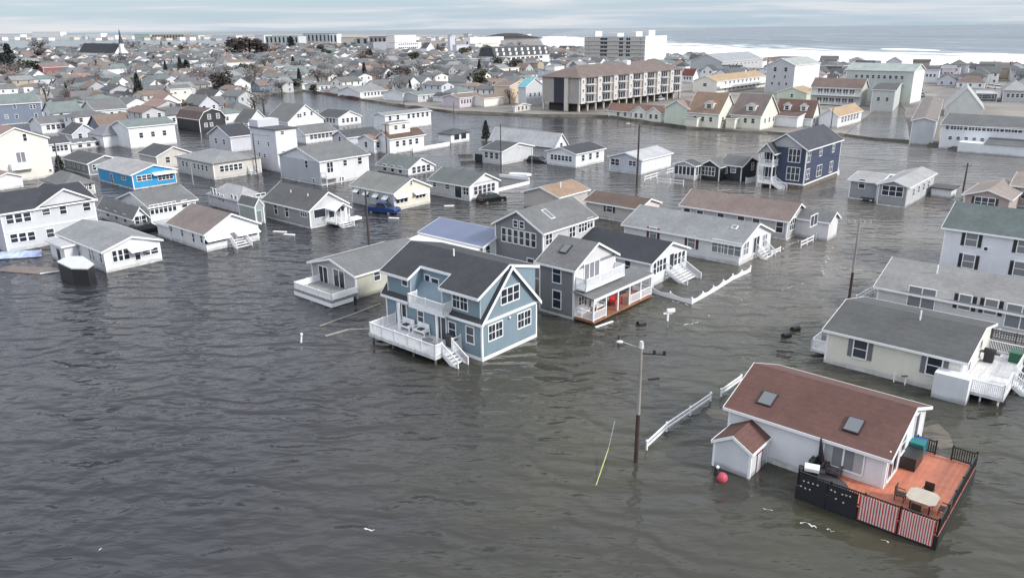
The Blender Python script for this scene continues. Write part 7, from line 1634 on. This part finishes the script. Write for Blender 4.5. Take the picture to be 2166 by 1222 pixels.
thing('floating_plank', 'white plank floating by the orange porch floor', 'plank', (1278, 687), [('plank', MB().abox(-1.2, 1.2, -.1, .1, .02, .12), WHITE)], R(40))
thing('floating_boat', 'white upturned skiff near the lamp pole and the black car', 'boat', (1100, 372), [('hull', MB().prism([(-2.2, -.3, .1), (-1.6, -.8, .1), (1.6, -.8, .1), (2.4, 0, .1), (1.6, .8, .1), (-1.6, .8, .1), (-2.2, .3, .1)], (0, 0, .35)), WHITE), ('keel', MB().abox(-1.8, 1.8, -.08, .08, .45, .6), WHITE)], R(-15))
for px, l_, rot, lb in (((950, 436), 1.6, 5, 'white board floating behind the blue pickup'), ((833, 462), 1.6, -12, 'white board floating right of the blue pickup'), ((592, 491), 2.0, -12, 'white board floating before the charcoal roofed house, left piece'), ((612, 497), 1.6, -12, 'white board floating before the charcoal roofed house, right piece')):
    thing('floating_board', lb, 'board', px, [('board', MB().abox(-l_ / 2, l_ / 2, -.2, .2, 0, .12), WHITE)], R(rot))
for px, lb in (((985, 331), 'dark picnic table awash left of the grey cottage, farther one'), ((990, 345), 'dark picnic table awash left of the grey cottage, nearer one')):
    thing('picnic_table', lb, 'table', px, [('table_top', MB().abox(-1.6, 1.6, -.5, .5, .35, .45), PD_), ('bench', MB().abox(-1.6, 1.6, -1.1, -.8, .05, .12), PD_), ('bench', MB().abox(-1.6, 1.6, .8, 1.1, .05, .12), PD_)], R(10))
thing('wooden_crate', 'dark box standing at the left corner of the grey cottage with black roof', 'crate', (1017, 342), [('crate', MB().abox(-.9, .9, -.9, .9, -.2, 1.7), BLACK)], GRID)
# yellow guy line sleeve
V(0, 0, 1); a_, b_ = g((1257, 1034)), g((1287, 962)); mb = MB(); mb.tube(a_ - Vector((0, 0, .1)), b_ + Vector((0, 0, .55)), .035, n=6)
rg = Root('guy_line', 'yellow guy line sleeve slanting out of the water left of the foreground pole', 'guy line', (a_.x, a_.y, 0)); mb.build('sleeve', mat('yellow_plastic', (.42, .42, .18), .5), rg); MB().tube(b_ + Vector((0, 0, .55)), g((1299, 925)) + Vector((0, 0, 1.3)), .02, n=5).build('cable', PM_, rg)
fence('rail_fence', 'long white rail fence sinking toward the foreground pole', [(1368, 951), (1410, 912), (1460, 878), (1503, 848)], .62, 'rail', sp=5)
fence('rail_fence', 'short white rail fence at the back corner of the red roofed house', [(1525, 838), (1567, 808)], .55, 'rail', sp=5)
# drowned dock edge beside the blue house
for i, pts in enumerate([[(688, 711), (738, 697), (782, 696)], [(676, 690), (738, 668), (806, 642)]]):
    P_ = [g(p) for p in pts]; mb = MB()
    for p, q in zip(P_[:-1], P_[1:]): mb.bar(p + Vector((0, 0, .0)), q + Vector((0, 0, .0)), .3 - .15 * i, .12)
    ro = Root('sunken_rail', ('pale sunken dock edge awash left of the white deck' if i == 0 else 'faint sunken dock edge awash behind the white deck'), 'dock edge', (P_[0].x, P_[0].y, 0)); mb.build('timber', mat('wet_timber', (.26, .24, .21), .5, .2, 2), ro)
q = g((62, 572)); ro = Root('sunken_skiff', 'half sunken brown skiff below the blue tarp at the left edge', 'boat', (q.x, q.y, 0), R(-12))
child(MB().prism([(-4, -1.0, -.1), (2.6, -1.2, -.1), (4.2, .2, -.1), (2.6, 1.4, -.1), (-4, 1.2, -.1)], (.0, 0, .16)).mesh('hull', mat('wet_brown_hull', (.13, .10, .085), .4, .3, 1)), 'hull', ro.o, (0, 0, 0), 0); child(MB().bar((4.2, .2, .12), (2.6, -1.2, .12), .12).mesh('gunwale', WHITE), 'gunwale', ro.o, (0, 0, 0), 0)
# foam streaks on the flood
fm = MB(); rf_ = random.Random(77)
def streak(p, q, w_, gaps=.35):      # thin wandering ribbons of foam, broken here and there
    p, q = g(p), g(q); d = q - p; n = max(5, int(d.length / .12)); s = Vector((-d.y, d.x, 0)).normalized(); off = 0; on = 0; prev = None
    for i in range(n + 1):
        off += rf_.uniform(-1, 1) * .12; off *= .93
        if on <= 0 and rf_.random() < .25: on = rf_.randint(2, 9) if rf_.random() > gaps else -rf_.randint(2, 8)
        c = p + d * (i / n) + s * off * (1 + w_ * 2); hw = rf_.uniform(.01, .05 + w_ * .18)
        if on > 0:
            a_, b_ = c - s * hw, c + s * hw
            if prev: k = len(fm.v); fm.v += [Vector((v.x, v.y, .018)) for v in (prev[0], a_, b_, prev[1])]; fm.f.append((k, k + 1, k + 2, k + 3))
            prev = (a_, b_); on -= 1
        else: prev = None; on += 1 if on < 0 else 0
V(1480, 740, 2.777)
for a_, b_, w_ in (((350, 930), (500, 1010), .12), ((560, 1012), (700, 1050), .2), ((735, 1045), (860, 1090), .4), ((1035, 1100), (1110, 1130), .2), ((270, 840), (330, 870), .3)): streak(a_, b_, w_)
V(0, 0, 1)
for a_, b_, w_ in (((295, 1218), (325, 1200), .22), ((160, 1175), (215, 1160), .12), ((640, 1142), (668, 1138), .1), ((770, 1118), (792, 1120), .12), ((1235, 1180), (1262, 1196), .1), ((1630, 1180), (1640, 1200), .08), ((957, 838), (970, 842), .1), ((1600, 545), (1720, 500), .3), ((1560, 640), (1700, 600), .15), ((1740, 585), (1760, 520), .3), ((1430, 690), (1530, 660), .15), ((1700, 500), (1760, 480), .4), ((1290, 605), (1460, 645), .15), ((1740, 560), (1835, 575), .2), ((1715, 705), (1745, 700), .3)): streak(a_, b_, w_, .55)
o = fm.build('foam_streaks', mat('thin_foam', (.50, .51, .50), .8, .2, 2), None); o['kind'] = 'stuff'; o['label'] = 'thin broken streaks of white foam on the flood water'
SHOAL = water_mat('shoal_water', (.13, .112, .09), (.085, .077, .064), near=False)
def shoal(name, pts, z=.012):
    V(0, 0, 1); sheet(name, [g(p) for p in pts], z, SHOAL)
shoal('mud_shoal', [(1492, 872), (1500, 864), (1530, 866), (1545, 880), (1538, 890), (1505, 884)]); shoal('mud_shoal', [(1950, 905), (1985, 895), (2010, 920), (2018, 945), (1990, 950), (1955, 930)])
V(1580, 240, 3.696); sheet('drowned_driveway', [g(p) for p in [(1345, 700), (1400, 672), (1530, 680), (1500, 712), (1440, 730), (1480, 745), (1600, 740), (1560, 780), (1400, 790), (1430, 735)]], .014, SHOAL)
